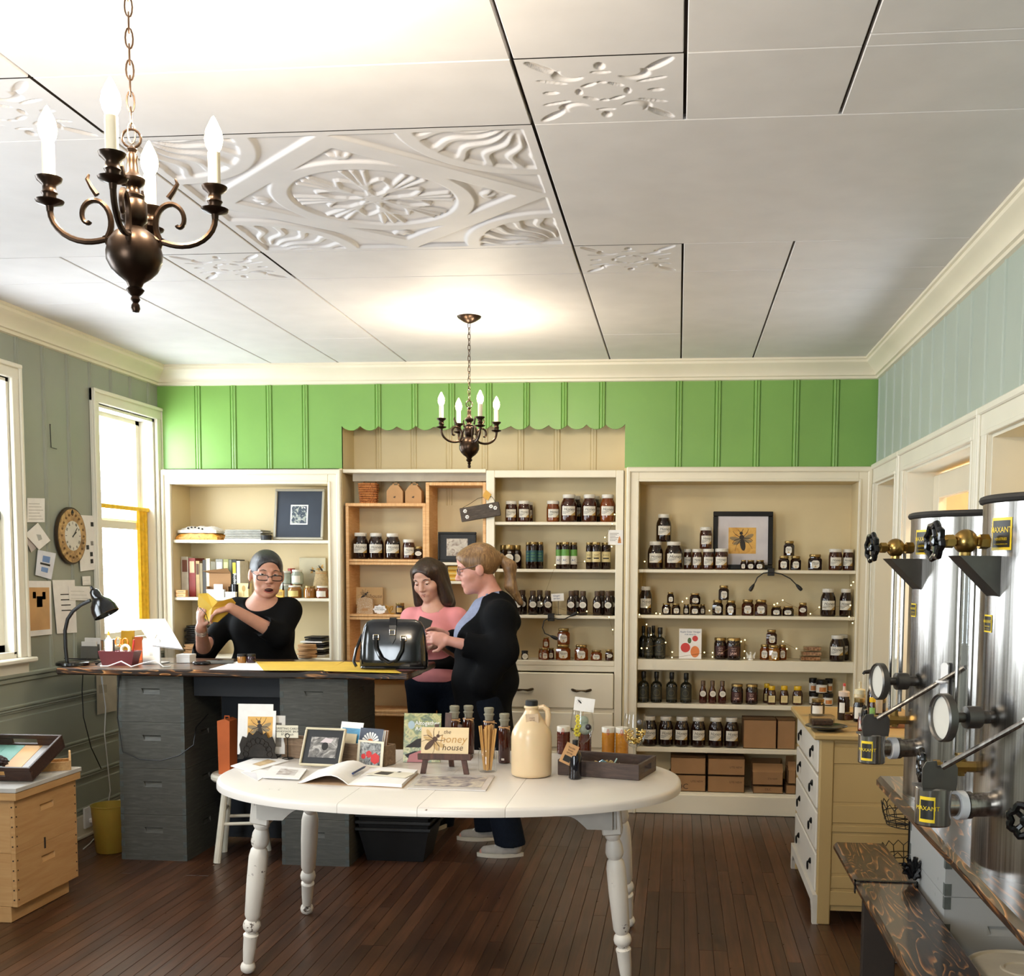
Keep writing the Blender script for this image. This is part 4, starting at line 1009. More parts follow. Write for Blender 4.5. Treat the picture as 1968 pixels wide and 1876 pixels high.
# ================================================================== JARS AND BOTTLES
HONEYD = M('dark_honey_glass', '#1E0B05', .07, var=.3, scale=6, coat=.3)
HONEYM = M('brown_honey_glass', '#3A1606', .07, var=.25, scale=6, coat=.3)
HONEYA = M('amber_honey_glass', '#6E330B', .07, var=.2, scale=6, coat=.3)
HONEYG = M('golden_honey_glass', '#8A5A1C', .08, var=.2, scale=6, coat=.3)
SPIRIT = M('dark_bottle_glass', '#1B1B12', .07, var=.2, coat=.3)
LIDW = M('white_lid', '#D8D3C8', .35, var=.03); LIDG = M('gold_lid', '#9C8250', .3, .8, var=.1); LIDK = M('black_lid', '#15120F', .4); LIDY = M('yellow_cap', '#E3B61C', .35)
LABW = M('label_paper', '#D9D3C6', .6, var=.04, scale=40); LABD = M('dark_label', '#2B2A20', .5, var=.25, scale=60); LABC = M('cream_label', '#D3C08A', .6, var=.06)
LABT = M('teal_label', '#1E4A50', .5, var=.2, scale=40); LABGR = M('green_label_band', '#5B8F3A', .5, var=.2, scale=40); LABO = M('orange_label', '#C07A3E', .5, var=.3, scale=60)
GOLDT = M('gold_corner', '#B08D4C', .5, var=.1); INKB = M('blue_ink', '#2F4878', .6); SKIRT = M('clear_jar_glass', '#6E6A5C', .1, var=.1)
SX = {'': (1, 1)}
class Tpl: pass
T = {}
def tpl(name, w, h, build):
    r = bpy.data.objects.new(name, None); r.empty_display_size = .02; COL.objects.link(r); build(r)
    T[name] = (r, w, h, list(r.children), [list(c.children) for c in r.children]); return r
def part(r, nm, mb, mat, smooth=True, ang=.7): return obj(nm, mb, mat, r, smooth=smooth, ang=ang)
def sharp_honey_label(r, rad, z0, z1, hw, size):
    lb = part(r, 'label', MB().patch(rad+.0006, -hw, hw, z0, z1, 10), LABW)
    w = hw; zz = z0+(z1-z0)*.42
    mb = MB(); n = 6
    for i in range(n):
        a, b = w*(.30+.7*i/n), w*(.30+.7*(i+1)/n); ha, hb = (zz-z0)*i/n, (zz-z0)*(i+1)/n
        P = lambda a_, z_: ((rad+.001)*math.sin(a_), -(rad+.001)*math.cos(a_), z_)
        mb.add([P(a, z0), P(b, z0), P(b, z0+hb), P(a, z0+ha)], [(0, 1, 2, 3)])
    part(lb, 'gold_corner', mb, GOLDT)
    v, f = textbend('Honey', size, rad+.0011, z0+(z1-z0)*.66, shear=.35, a0=.08); mb = MB().add(v, f)
    for k in range(3):
        zz = z0+(z1-z0)*(.40-.11*k); mb.patch(rad+.0011, -hw*.85, hw*(.2-.25*k), zz, zz+(z1-z0)*.035, 4)
    part(lb, 'lettering', mb, INK, False)
def b_big(r):
    part(r, 'jar', MB().lathe([(0, 0), (.043, 0), (.048, .004), (.05, .012), (.05, .10), (.0475, .117), (.041, .132), (.036, .14), (.036, .15)], 24), HONEYD)
    part(r, 'lid', MB().lathe([(.0375, .146), (.039, .148), (.039, .166), (.037, .169), (0, .169)], 24), LIDW)
    sharp_honey_label(r, .05, .04, .096, .9, .027)
def b_pint(r):
    part(r, 'jar', MB().lathe([(0, 0), (.034, 0), (.0385, .005), (.039, .012), (.039, .085), (.036, .098), (.0345, .102), (.0345, .11)], 24), HONEYM)
    part(r, 'lid', MB().lathe([(.036, .107), (.037, .109), (.037, .123), (.035, .126), (0, .126)], 24), LIDW)
    sharp_honey_label(r, .039, .027, .076, .9, .02)
def sq_prof(w, n=4, c=.18):
    pts = []
    for k in range(4):
        a = k*PI/2+PI/4
        for s in (-1, 1): b = a+s*(PI/4)*(1-c*1.6); pts.append((w*(math.cos(a)*.0+math.copysign(1, math.cos(b))*min(1, abs(math.cos(b))*1.42)), w*math.copysign(1, math.sin(b))*min(1, abs(math.sin(b))*1.42)))
    return pts
def sqjar(r, w, h, body, lid, lidc):
    z1 = h*.72; P = sq_prof(w); n = len(P); mb = MB()
    lv = [(.94, 0), (1, .004), (1, z1-.006), (.93, z1), (.78, z1+.005), (.76, z1+.012)]
    vs = [(x*s, y*s, z) for s, z in lv for x, y in P]
    fs = [tuple(range(n))[::-1], tuple(range((len(lv)-1)*n, len(lv)*n))]+[(a*n+i, a*n+(i+1) % n, (a+1)*n+(i+1) % n, (a+1)*n+i) for a in range(len(lv)-1) for i in range(n)]
    part(r, 'jar', mb.add(vs, fs), body, True, .4)
    part(r, 'lid', MB().lathe([(w*.80, z1+.008), (w*.86, z1+.011), (w*.86, h-.003), (w*.82, h), (0, h)], 20), lid)
def oct_label(r, w, zc, a, b, mat=LABW):
    y = -w-.0006; P = [(-a, zc-b*.6), (-a*.6, zc-b), (a*.6, zc-b), (a, zc-b*.6), (a, zc+b*.6), (a*.6, zc+b), (-a*.6, zc+b), (-a, zc+b*.6)]
    lb = part(r, 'label', MB().prism(P, y, y+.0005, 'y'), mat, False)
    v, f = text('Honey', a*.62, .35); mb = MB().add([(x, y-.0004, z+zc+b*.35) for x, _, z in v], f)
    mb.quad((-a*.5, y-.0004, zc-.001), (a*.5, y-.0004, zc-.001), (a*.5, y-.0004, zc+.0005), (-a*.5, y-.0004, zc+.0005))
    part(lb, 'lettering', mb, INK, False)
    part(lb, 'gold_print', MB().add([(-a*.3, y-.0004, zc-b*.8), (a*.3, y-.0004, zc-b*.8), (0, y-.0004, zc-b*.2)], [(0, 1, 2)]), GOLDT, False)
def b_sq(r): sqjar(r, .033, .083, HONEYD, LIDG, LIDG); oct_label(r, .033, .031, .019, .02)
def b_sqs(r): sqjar(r, .025, .062, HONEYD, LIDG, LIDG); oct_label(r, .025, .022, .015, .014)
def round_label(r, rad, zc, a, mat=LABW):
    n = 18; y = -rad-.0012; lb = part(r, 'label', MB().prism([(a*math.cos(2*PI*i/n), zc+a*math.sin(2*PI*i/n)) for i in range(n)], y, y+.001, 'y'), mat, False)
    mb = MB()
    for k in range(3): z = zc+a*(.3-.3*k); w = a*(.55, .7, .5)[k]; mb.quad((-w, y-.0004, z), (w, y-.0004, z), (w, y-.0004, z+a*.07), (-w, y-.0004, z+a*.07))
    part(lb, 'print', mb, PAPERG, False)
def b_rsq(r): sqjar(r, .024, .10, HONEYD, LIDG, LIDG); round_label(r, .024, .045, .018)
def b_rsm(r):
    part(r, 'jar', MB().lathe([(0, 0), (.019, 0), (.0205, .003), (.0205, .03), (.017, .036), (.017, .04)], 18), HONEYD); part(r, 'lid', MB().lathe([(.019, .037), (.019, .05), (0, .051)], 18), LIDK); round_label(r, .0205, .018, .017)
def b_tall(r, lab, kind):
    part(r, 'jar', MB().lathe([(0, 0), (.022, 0), (.0235, .004), (.0235, .142), (.021, .15), (.02, .154)], 20), HONEYD)
    part(r, 'lid', MB().lathe([(.021, .152), (.0215, .154), (.0215, .167), (0, .168)], 20), LIDG)
    if kind == 'green':
        lb = part(r, 'label', MB().patch(.0241, -1.2, 1.2, .03, .122, 12), LABW); part(lb, 'green_band', MB().patch(.0243, -1.2, 1.2, .082, .122, 12), LABGR)
        v, f = textbend('AC', .02, .0245, .055, bold=.01); part(lb, 'lettering', MB().add(v, f), INKB, False)
    elif kind == 'cream':
        lb = part(r, 'label', MB().patch(.0241, -1.1, 1.1, .045, .11, 12), LABC)
        mb = MB().patch(.0244, -.6, .6, .064, .072, 6); 
        for k in range(4): mb.patch(.0244, -.5+.28*k, -.4+.28*k, .085, .092, 2)
        part(lb, 'print', mb, INK, False)
    else:
        lb = part(r, 'label', MB().patch(.0241, -1.2, 1.2, .045, .115, 12), LABT)
        mb = MB()
        for k in range(3): mb.patch(.0244, -.7, .5, .06+.018*k, .063+.018*k, 6)
        part(lb, 'print', mb, LABGR, False)
def b_syrup(r):
    part(r, 'bottle', MB().lathe([(0, 0), (.025, 0), (.0275, .004), (.028, .085), (.025, .105), (.016, .122), (.0145, .13), (.0145, .14)], 20), HONEYD)
    part(r, 'cap', MB().lathe([(.0165, .128), (.017, .13), (.017, .158), (.015, .16), (0, .16)], 16), M('brown_foil_cap', '#5A4636', .4, .4)); round_label(r, .028, .068, .0205)
def b_spirit(r):
    part(r, 'bottle', MB().lathe([(0, 0), (.03, 0), (.034, .004), (.035, .1), (.033, .112), (.022, .125), (.0125, .13), (.0115, .15)], 20), SPIRIT)
    part(r, 'cap', MB().lathe([(.0135, .145), (.0145, .147), (.0145, .183), (.013, .186), (0, .186)], 16), LIDK)
    lb = part(r, 'label', MB().patch(.0356, -1.1, 1.1, .018, .098, 12), LABD)
    mb = MB(); n = 16
    for k in range(n):
        a, b = 2*PI*k/n, 2*PI*(k+1)/n; P = lambda q, rr: (.0361*math.sin(rr*math.cos(q)/.0361), -.0361*math.cos(rr*math.cos(q)/.0361), .062+rr*math.sin(q)); mb.add([P(a, .020), P(b, .020), P(b, .0175), P(a, .0175)], [(0, 1, 2, 3)])
    mb.patch(.0361, -.8, .8, .028, .031, 8); part(lb, 'crest', mb, M('faded_gold_print', '#5F5A3E', .5), False)
def b_jam(r):
    part(r, 'jar', MB().lathe([(0, 0), (.033, 0), (.037, .005), (.038, .012), (.038, .09), (.034, .102), (.0325, .106), (.0325, .112)], 24), HONEYD)
    part(r, 'lid', MB().lathe([(.034, .108), (.036, .11), (.036, .122), (.034, .125), (0, .125)], 24), LIDG)
    lb = part(r, 'label', MB().patch(.0386, -.9, .9, .022, .078, 10), M('maroon_label', '#3A1510', .5, var=.15))
    v, f = textbend('JAM', .02, .039, .036, bold=.006); mb = MB().add(v, f); v, f = textbend('Black', .011, .039, .054, shear=.2); mb.add(v, f); v, f = textbend('cherry', .011, .039, .066, shear=.2); mb.add(v, f)
    part(lb, 'lettering', mb, M('pale_print', '#CDA89A', .5), False)
def b_sauce(r):
    part(r, 'bottle', MB().lathe([(0, 0), (.024, 0), (.026, .004), (.026, .065), (.022, .085), (.0135, .105), (.0125, .125)], 20), M('red_sauce_glass', '#3A0F06', .07, var=.2, coat=.3))
    part(r, 'cap', MB().lathe([(.0145, .115), (.0145, .148), (.013, .15), (0, .15)], 16), M('brown_foil_cap', '#5A4636', .4, .4)); round_label(r, .026, .065, .02)
def b_ycap(r):
    part(r, 'bottle', MB().lathe([(0, 0), (.03, 0), (.034, .005), (.035, .06), (.031, .085), (.024, .10), (.022, .106)], 20, sy=.8), HONEYM)
    part(r, 'cap', MB().lathe([(.0245, .1), (.0255, .102), (.0255, .125), (.024, .128), (0, .128)], 20), LIDY)
    lb = part(r, 'label', MB().box(-.025, .025, -.0292, -.0278, .015, .062), LABC, False); mb = MB()
    for k in range(3): mb.box(-.018, .014, -.0296, -.0292, .027+.01*k, .029+.01*k)
    part(lb, 'print', mb, GOLDT, False)
def b_spread(r):
    part(r, 'jar', MB().lathe([(0, 0), (.031, 0), (.034, .004), (.0345, .048), (.032, .054)], 24), HONEYD)
    part(r, 'lid', MB().lathe([(.034, .052), (.0355, .054), (.0355, .07), (.033, .072), (0, .072)], 24), LIDK)
    lb = part(r, 'label', MB().patch(.0351, -1.2, 1.2, .006, .047, 12), LABW); part(lb, 'picture', MB().patch(.0354, -.4, .9, .01, .034, 8), LABO)
for nm, w, h, b in (('big_jar', .10, .169, b_big), ('pint_jar', .078, .126, b_pint), ('square_jar', .066, .083, b_sq), ('small_square_jar', .05, .062, b_sqs), ('round_label_jar', .048, .10, b_rsq), ('mini_jar', .041, .051, b_rsm),
                    ('teal_label_jar', .047, .168, lambda r: b_tall(r, LABT, 'teal')), ('green_label_jar', .047, .168, lambda r: b_tall(r, LABW, 'green')), ('cream_label_jar', .047, .168, lambda r: b_tall(r, LABC, 'cream')),
                    ('syrup_bottle', .056, .16, b_syrup), ('spirit_bottle', .07, .186, b_spirit), ('jam_jar', .076, .125, b_jam), ('sauce_bottle', .052, .15, b_sauce), ('yellow_cap_bottle', .07, .128, b_ycap), ('spread_jar', .071, .072, b_spread)):
    tpl(nm, w, h, b)
NAMES = {'big_jar': ('honey_jar', 'big dark honey jar with white lid', 'jar'), 'pint_jar': ('honey_jar', 'pint honey jar with white lid', 'jar'), 'square_jar': ('honey_jar', 'square honey jar with gold lid', 'jar'), 'small_square_jar': ('honey_jar', 'tiny square honey jar', 'jar'),
         'round_label_jar': ('honey_jar', 'slim honey jar with round label', 'jar'), 'mini_jar': ('sample_jar', 'tiny black-lidded jar', 'jar'), 'teal_label_jar': ('preserve_jar', 'tall teal-label jar', 'jar'), 'green_label_jar': ('preserve_jar', 'tall green and white label jar', 'jar'),
         'cream_label_jar': ('preserve_jar', 'tall cream-label jar', 'jar'), 'syrup_bottle': ('syrup_bottle', 'brown syrup bottle with round label', 'bottle'), 'spirit_bottle': ('dark_bottle', 'dark square-shouldered bottle', 'bottle'), 'jam_jar': ('jam_jar', 'jam jar with maroon label', 'jar'),
         'sauce_bottle': ('sauce_bottle', 'red sauce bottle with round label', 'bottle'), 'yellow_cap_bottle': ('honey_bottle', 'yellow-capped honey bottle', 'bottle'), 'spread_jar': ('spread_jar', 'low black-lidded spread jar', 'jar')}
ORD = ['first', 'second', 'third', 'fourth', 'fifth', 'sixth', 'seventh', 'eighth', 'ninth', 'tenth']
FIRST = set()
def spawn(kind):
    root, w, h, ch, gch = T[kind]
    nm = NAMES[kind][0]
    r = root.copy(); r.name = nm; COL.objects.link(r)
    for c, gs in zip(ch, gch):
        k = c.copy(); COL.objects.link(k); k.parent = r
        for g in gs: q = g.copy(); COL.objects.link(q); q.parent = k
    return r
def setmat(r, part_names, mat):
    for c in r.children:
        if c.name.split('.')[0] in part_names: c.material_slots[0].link = 'OBJECT'; c.material_slots[0].material = mat
ALLJ = []
def row(crop, base, zshelf, place, items, Yf=YB+.07, group=None):
    bounds = (at(1228.5, 926, YB).x, at(1650, 926, YB).x) if 'wide' in place else (cxl+xs1+.02, cxl+xs2-.026) if 'pine' in place else None
    """items: (kind, u0, u1, vtop[, vbase, depth offset, material]) in the pixels of a crop with origin ox, oy and zoom s"""
    ox, oy, s = crop; made = []
    for it in items:
        kind, u0, u1, vt = it[:4]; vb = it[4] if len(it) > 4 and it[4] is not None else base; dy = it[5] if len(it) > 5 else 0.; mt = it[6] if len(it) > 6 else None
        Yd = Yf+dy; p0, p1 = at(ox+u0/s, oy+vb/s, Yd), at(ox+u1/s, oy+vb/s, Yd); top = at(ox+u0/s, oy+vt/s, Yd).z
        z = zshelf+((base-vb)/s)*Yd/F
        xm = (p0.x+p1.x)/2; hw = (p1.x-p0.x)/2+.004; xm = min(max(xm, bounds[0]+hw), bounds[1]-hw) if bounds else xm
        made.append((kind, xm, Yd, z, p1.x-p0.x, (vb-vt)/s*Yd/F, mt, vb != base, dy > .04))
    cnt = {}
    def dsc(m_): return NAMES[m_[0]][1]+(' stacked on others' if m_[7] else ' in back' if m_[8] else '')
    made.sort(key=lambda q: q[1])
    tot = {}
    for m_ in made: tot[dsc(m_)] = tot.get(dsc(m_), 0)+1
    for m_ in made:
        kind, x, y, z, w, h, mt, st, bk = m_; nm, d, cat = NAMES[kind]; k = dsc(m_); i = cnt.get(k, 0); cnt[k] = i+1
        r = spawn(kind); tw, th = T[kind][1:3]
        sw = min(max(w/tw, .7), 1.5); sh = min(max(h/th, .7), 1.5); sw *= .97 if bounds else 1
        r.location = (x, y, z+.0004); r.scale = (sw, sw*(.9 if sw > 1.15 else 1), sh); r.rotation_euler = (0, 0, random.uniform(-.12, .12)-math.atan2(x, y)*.8)
        o_ = '' if tot[k] == 1 else ', %s from window side' % ORD[i]
        tag(r, '%s%s, %s' % (k, o_, place), cat, group or place)
        if mt is not None: setmat(r, ('jar', 'bottle'), mt)
        ALLJ.append(r)
C4 = (920, 880, 4.69); C5 = (1200, 890, 4.1); C6 = (1200, 1170, 4.1); C3 = (640, 880, 4.69); C2 = (300, 880, 4.69)
# cupboard shelves
row(C4, 578, ZCU[0], 'top cupboard shelf', [('pint_jar', 240, 348, 392), ('pint_jar', 356, 462, 390, None, 0, HONEYM), ('pint_jar', 400, 492, 395, None, .085), ('pint_jar', 612, 728, 390, None, 0, HONEYA), ('big_jar', 740, 885, 333, None, 0, HONEYM), ('big_jar', 805, 930, 340, None, .11), ('big_jar', 930, 1065, 333, None, 0, HONEYM), ('big_jar', 985, 1100, 340, None, .11), ('big_jar', 1092, 1230, 333, None, 0, HONEYA)])
row(C4, 1000, ZCU[1], 'second cupboard shelf', [('round_label_jar', 188, 250, 745, None, .06), ('round_label_jar', 225, 325, 740), ('round_label_jar', 300, 386, 742, None, .06), ('teal_label_jar', 424, 470, 760, None, .03), ('teal_label_jar', 460, 526, 757), ('teal_label_jar', 520, 584, 758, None, .03), ('green_label_jar', 694, 750, 760, None, .03), ('green_label_jar', 745, 820, 757), ('green_label_jar', 820, 888, 760, None, .03), ('cream_label_jar', 965, 1026, 760, None, .03), ('cream_label_jar', 1020, 1100, 757), ('cream_label_jar', 1100, 1190, 760, None, .03)])
row(C4, 1415, ZCU[2], 'third cupboard shelf', [('syrup_bottle', u-42, u+42, 1197, None, d) for u, d in ((352, 0), (395, .07), (488, 0), (550, .07), (622, 0), (835, 0), (878, .07), (940, 0), (1068, 0), (1110, .07), (1165, 0), (1196, .08))])
row(C4, 1822, ZCU[3], 'cupboard top above drawers', [('mini_jar', 298, 358, 1745), ('mini_jar', 384, 446, 1742), ('small_square_jar', 578, 636, 1618, 1714, .01, HONEYA), ('small_square_jar', 540, 590, 1718, None, .03, HONEYA), ('small_square_jar', 566, 630, 1714, None, -.02, HONEYA), ('small_square_jar', 625, 680, 1718, None, .03, HONEYM), ('square_jar', 710, 820, 1535, 1680, 0, HONEYA), ('square_jar', 695, 826, 1682, None, 0, HONEYA), ('square_jar', 865, 985, 1682, None, 0, HONEYA), ('small_square_jar', 1010, 1110, 1730, None, 0, HONEYA), ('round_label_jar', 1140, 1210, 1725, None, 0, HONEYM)])
# wide bookcase
row(C5, 842, ZR[0], 'wide bookcase top shelf', [('big_jar', 180, 305, 627), ('big_jar', 315, 460, 628), ('big_jar', 248, 370, 415, 628, .02), ('pint_jar', 465, 530, 685, None, .05), ('pint_jar', 530, 612, 684), ('pint_jar', 612, 706, 682), ('pint_jar', 708, 820, 680), ('pint_jar', 590, 692, 515, 682, .01), ('small_square_jar', 914, 962, 767), ('small_square_jar', 962, 1028, 767), ('small_square_jar', 1030, 1105, 767), ('square_jar', 1254, 1340, 618, 732, 0), ('square_jar', 1212, 1300, 734), ('square_jar', 1305, 1391, 734), ('square_jar', 1445, 1555, 720), ('pint_jar', 1605, 1716, 678), ('pint_jar', 1716, 1805, 680), ('pint_jar', 1770, 1825, 682, None, .07)])
row(C5, 1208, ZR[1], 'wide bookcase second shelf', [('big_jar', 112, 216, 990, None, .02), ('small_square_jar', 335, 390, 1033, 1118), ('small_square_jar', 295, 366, 1120), ('small_square_jar', 370, 440, 1120), ('small_square_jar', 512, 597, 1040, 1126), ('small_square_jar', 463, 512, 1127, None, .05), ('small_square_jar', 516, 594, 1125), ('small_square_jar', 592, 638, 1127, None, .05), ('square_jar', 740, 822, 977, 1090), ('square_jar', 690, 776, 1092), ('square_jar', 796, 880, 1093), ('square_jar', 922, 1020, 1085, None, 0, HONEYM), ('square_jar', 1023, 1125, 1085, None, 0, HONEYM), ('small_square_jar', 1155, 1240, 1133), ('small_square_jar', 1244, 1336, 1133), ('round_label_jar', 1370, 1440, 1105, None, 0, HONEYM), ('big_jar', 1540, 1665, 995), ('big_jar', 1692, 1800, 995)])
row(C6, 405, ZR[2], 'wide bookcase third shelf', [('spirit_bottle', 108, 178, 160, None, .1), ('spirit_bottle', 150, 232, 158), ('spirit_bottle', 190, 262, 157, None, .1), ('spirit_bottle', 232, 326, 160), ('jam_jar', 703, 806, 237, None, .03), ('jam_jar', 800, 918, 235), ('square_jar', 1115, 1200, 170, 285, .02, HONEYM), ('square_jar', 1066, 1146, 287, None, .03, HONEYA), ('square_jar', 1136, 1220, 287, None, -.02, HONEYG), ('square_jar', 1208, 1276, 287, None, .04, HONEYA), ('big_jar', 1612, 1736, 205), ('big_jar', 1705, 1802, 208, None, .09)])
row(C6, 765, ZR[3], 'wide bookcase fourth shelf', [('spirit_bottle', 98, 188, 522), ('spirit_bottle', 204, 298, 524), ('spirit_bottle', 324, 418, 526), ('spirit_bottle', 436, 532, 530), ('sauce_bottle', 586, 650, 588), ('sauce_bottle', 660, 724, 588), ('sauce_bottle', 737, 802, 588), ('jam_jar', 835, 935, 610), ('jam_jar', 952, 1053, 610), ('yellow_cap_bottle', 1090, 1150, 614, None, .08), ('yellow_cap_bottle', 1122, 1196, 620), ('yellow_cap_bottle', 1220, 1294, 618), ('yellow_cap_bottle', 1320, 1406, 618), ('spread_jar', 1450, 1530, 672, None, .05), ('spread_jar', 1560, 1646, 672), ('spread_jar', 1450, 1515, 563, 672, .06), ('spread_jar', 1505, 1600, 567, 672), ('spread_jar', 1582, 1636, 565, 672, .06)])
row(C6, 1112, ZR[4], 'wide bookcase fifth shelf', [('big_jar', u-60, u+60, 878) for u in (197, 325, 451, 580, 717, 842)])
# pine shelving and window bookcase
row(C3, 885, zb2, 'pine shelving', [('big_jar', 160, 305, 645), ('big_jar', 320, 460, 648), ('big_jar', 468, 610, 650), ('pint_jar', 628, 738, 705), ('round_label_jar', 732, 812, 768)])
for r in [v[0] for v in T.values()]:                              # the patterns themselves are not part of the shop
    for c in list(r.children):
        for g in list(c.children): bpy.data.objects.remove(g)
        bpy.data.objects.remove(c)
    bpy.data.objects.remove(r)
# ================================================================== SMALL THINGS
def pm(name, hexc, rough=.6, **k): return M(name, hexc, rough, **k)
def flat(name, label, cat, pts, th, mat, extra=(), group=None, kindp='sheet'):
    """thin sheet through real corner points; extra: (part name, corners in 0..1 sheet coords, material)"""
    pts = [Vector(p) for p in pts]; c = sum(pts, Vector())/len(pts); n = (pts[1]-pts[0]).cross(pts[2]-pts[0]).normalized()
    t = thing(name, label, cat, c, group=group)
    q = [p-c for p in pts]; k = len(q); mb = MB().add([tuple(p) for p in q]+[tuple(p+n*th) for p in q], [tuple(range(k))[::-1], tuple(range(k, 2*k))]+[(i, (i+1) % k, k+(i+1) % k, k+i) for i in range(k)])
    s = obj(kindp, mb, mat, t)
    def bil(u, v): return (q[0]*(1-u)+q[1]*u)*(1-v)+(q[3]*(1-u)+q[2]*u)*v
    for nm, uv, m_ in extra:
        mb = MB(); P = [bil(u, v)+n*(th+.0006) for u, v in uv]; mb.add([tuple(p) for p in P], [tuple(range(len(P)))]); obj(nm, mb, m_, t)
    t['_b'] = 0; del t['_b']
    return t, bil, n, th
def rect(u0, u1, v0, v1): return [(u0, v0), (u1, v0), (u1, v1), (u0, v1)]
def bee(mb_body, mb_wing, s, cx=0., cz=0., y=0., rot=0.):
    """flat bee drawing in the XZ plane, s = body length"""
    def T_(x, z): x, z = rot2(x*s, z*s, rot); return (cx+x, y, cz+z)
    def el(mb, x, z, a, b, r=0., n=14):
        P = []
        for i in range(n): p, q = a*math.cos(2*PI*i/n), b*math.sin(2*PI*i/n); p, q = rot2(p, q, r); P.append(T_(x+p, z+q))
        mb.add(P, [tuple(range(n))])
    el(mb_body, 0, -.2, .13, .3); el(mb_body, 0, .16, .12, .12); el(mb_body, 0, .36, .08, .08)
    for sx in (-1, 1):
        el(mb_wing, sx*.3, .12, .3, .1, sx*.35); el(mb_wing, sx*.25, -.06, .22, .08, -sx*.25)
        for k, (x1, z1, x2, z2) in enumerate(((.3, .35, .38, .5), (.36, .05, .5, -.1), (.3, -.2, .42, -.48))):
            for (a, b, c, d) in ((.08, .15-.06*k, x1, z1), (x1, z1, x2, z2)):
                mb_body.add([T_(sx*a, b), T_(sx*c, d), T_(sx*c, d+.035), T_(sx*a, b+.035)], [(0, 1, 2, 3)])
        mb_body.add([T_(sx*.03, .42), T_(sx*.12, .56), T_(sx*.14, .55), T_(sx*.05, .41)], [(0, 1, 2, 3)])
WINGM = pm('bee_wing_print', '#8E7A58'); BEEB = pm('bee_body_print', '#2B2118'); OCHRE = art('ochre_print', [(.3, '#C98F34'), (.6, '#E0B058'), (.8, '#D9A044')], 14)
def picture(name, label, w, h, fw, loc, rz, tilt, fmat, mmat, amat, inner, bee_s=0., depth=.018, extra=None):
    t = thing(name, label, 'picture frame', loc, rot=(tilt, 0, rz)); d = depth
    obj('frame', MB().box(-w/2, w/2, -d, 0, 0, fw, c=.003).box(-w/2, w/2, -d, 0, h-fw, h, c=.003).box(-w/2, -w/2+fw, -d, 0, fw, h-fw, c=.003).box(w/2-fw, w/2, -d, 0, fw, h-fw, c=.003), fmat, t)
    obj('mat_board', MB().box(-w/2+fw, w/2-fw, -d*.5, -d*.4, fw, h-fw), mmat, t)
    a, b, c_, e = inner
    if mmat is not amat: obj('print', MB().box(a, b, -d*.58, -d*.5, c_, e), amat, t)
    if bee_s:
        B, W_ = MB(), MB(); bee(B, W_, bee_s, (a+b)/2, (c_+e)/2, -d*.62, .15); obj('bee_wings', W_, WINGM, t); obj('bee_body', MB().add([(x, y-.0004, z) for x, y, z in B.v], B.f), BEEB, t)
    if extra: extra(t, d)
    return t
def ysc(Y): return Y/F
def shelf_xz(px, Y): return at(px, 1000, Y).x
# ---------- window bookcase
S1, S2, S3 = ZL
def cx2(u, v, Y): return at(300+u/4.69, 880+v/4.69, Y)
k7 = (YB+.1)/F/4.69
fr_w, fr_h = 470*k7, 475*k7
SILV = M('silver_frame', '#B9B4A6', .3, .5); NAVY = pm('navy_mat', '#2B3340')
def moon(t, d):
    obj('print_border', MB().box(-.058, .058, -d*.56, -d*.5, fr_h*.30, fr_h*.30+.13), PAPER, t)
    n = 16; obj('moon', MB().prism([(.03+.012*math.cos(q*PI/8), fr_h*.3+.105+.012*math.sin(q*PI/8)) for q in range(9)]+[(.03-.006+.008*math.cos(q*PI/8), fr_h*.3+.107+.008*math.sin(q*PI/8)) for q in range(8, -1, -1)], -d*.63, -d*.6, 'y'), PAPER, t)
picture('framed_print', 'silver framed night print with navy mat leaning in the window bookcase', fr_w, fr_h, .016, (cx2(1285, 735, YB+.09).x, YB+.09, S1+.002), 0, -.16, SILV, NAVY, art('night_print', [(.3, '#20263E'), (.5, '#4E5A64'), (.62, '#B9BDB4'), (.75, '#6E7A5C')], 40), (-.05, .05, fr_h*.30+.008, fr_h*.30+.122), 0, extra=moon)
bl = thing('folded_blanket', 'folded orange bee blanket in plastic wrap on the top bookcase shelf', 'blanket', (cx2(400, 735, YB+.12).x+.012, YB+.13, S1))
ORC = art('orange_bee_cloth', [(.3, '#3A2A18'), (.4, '#D08A2C'), (.7, '#E2A546')], 45); WHC = M('white_cloth', '#DAD6CE', .7, var=.06)
def pillow(w, d, h, z0, n=14, seed=0):
    mb = MB(); 
    for j in range(n+1):
        for i in range(n+1):
            u, v = i/n*2-1, j/n*2-1; e = (1-abs(u)**4)*(1-abs(v)**4); mb.v.append((u*w/2, v*d/2, z0+h*(.35+.65*e**.5)+.006*math.sin(i*1.7+seed)*e+.004*math.sin(j*2.3+seed)))
    m1 = len(mb.v)
    for j in range(n+1):
        for i in range(n+1): u, v = i/n*2-1, j/n*2-1; mb.v.append((u*w/2, v*d/2, z0))
    I = lambda i, j: j*(n+1)+i
    for j in range(n):
        for i in range(n): mb.f.append((I(i, j), I(i+1, j), I(i+1, j+1), I(i, j+1))); mb.f.append((m1+I(i, j+1), m1+I(i+1, j+1), m1+I(i+1, j), m1+I(i, j)))
    for i in range(n):
        for (a, b) in ((I(i, 0), I(i+1, 0)), (I(i+1, n), I(i, n)), (I(0, i+1), I(0, i)), (I(n, i), I(n, i+1))): mb.f.append((a, b, m1+b, m1+a)[::-1])
    return mb
obj('orange_fold', pillow(.28, .2, .048, 0), ORC, bl, smooth=True); obj('white_fold', pillow(.26, .18, .04, .045, seed=2), WHC, bl, smooth=True)
mb = MB()
for q in range(5): mb.ball((-.06+.024*q, -.088, .075+.006*math.sin(q)), .007, 8, 6, .8)
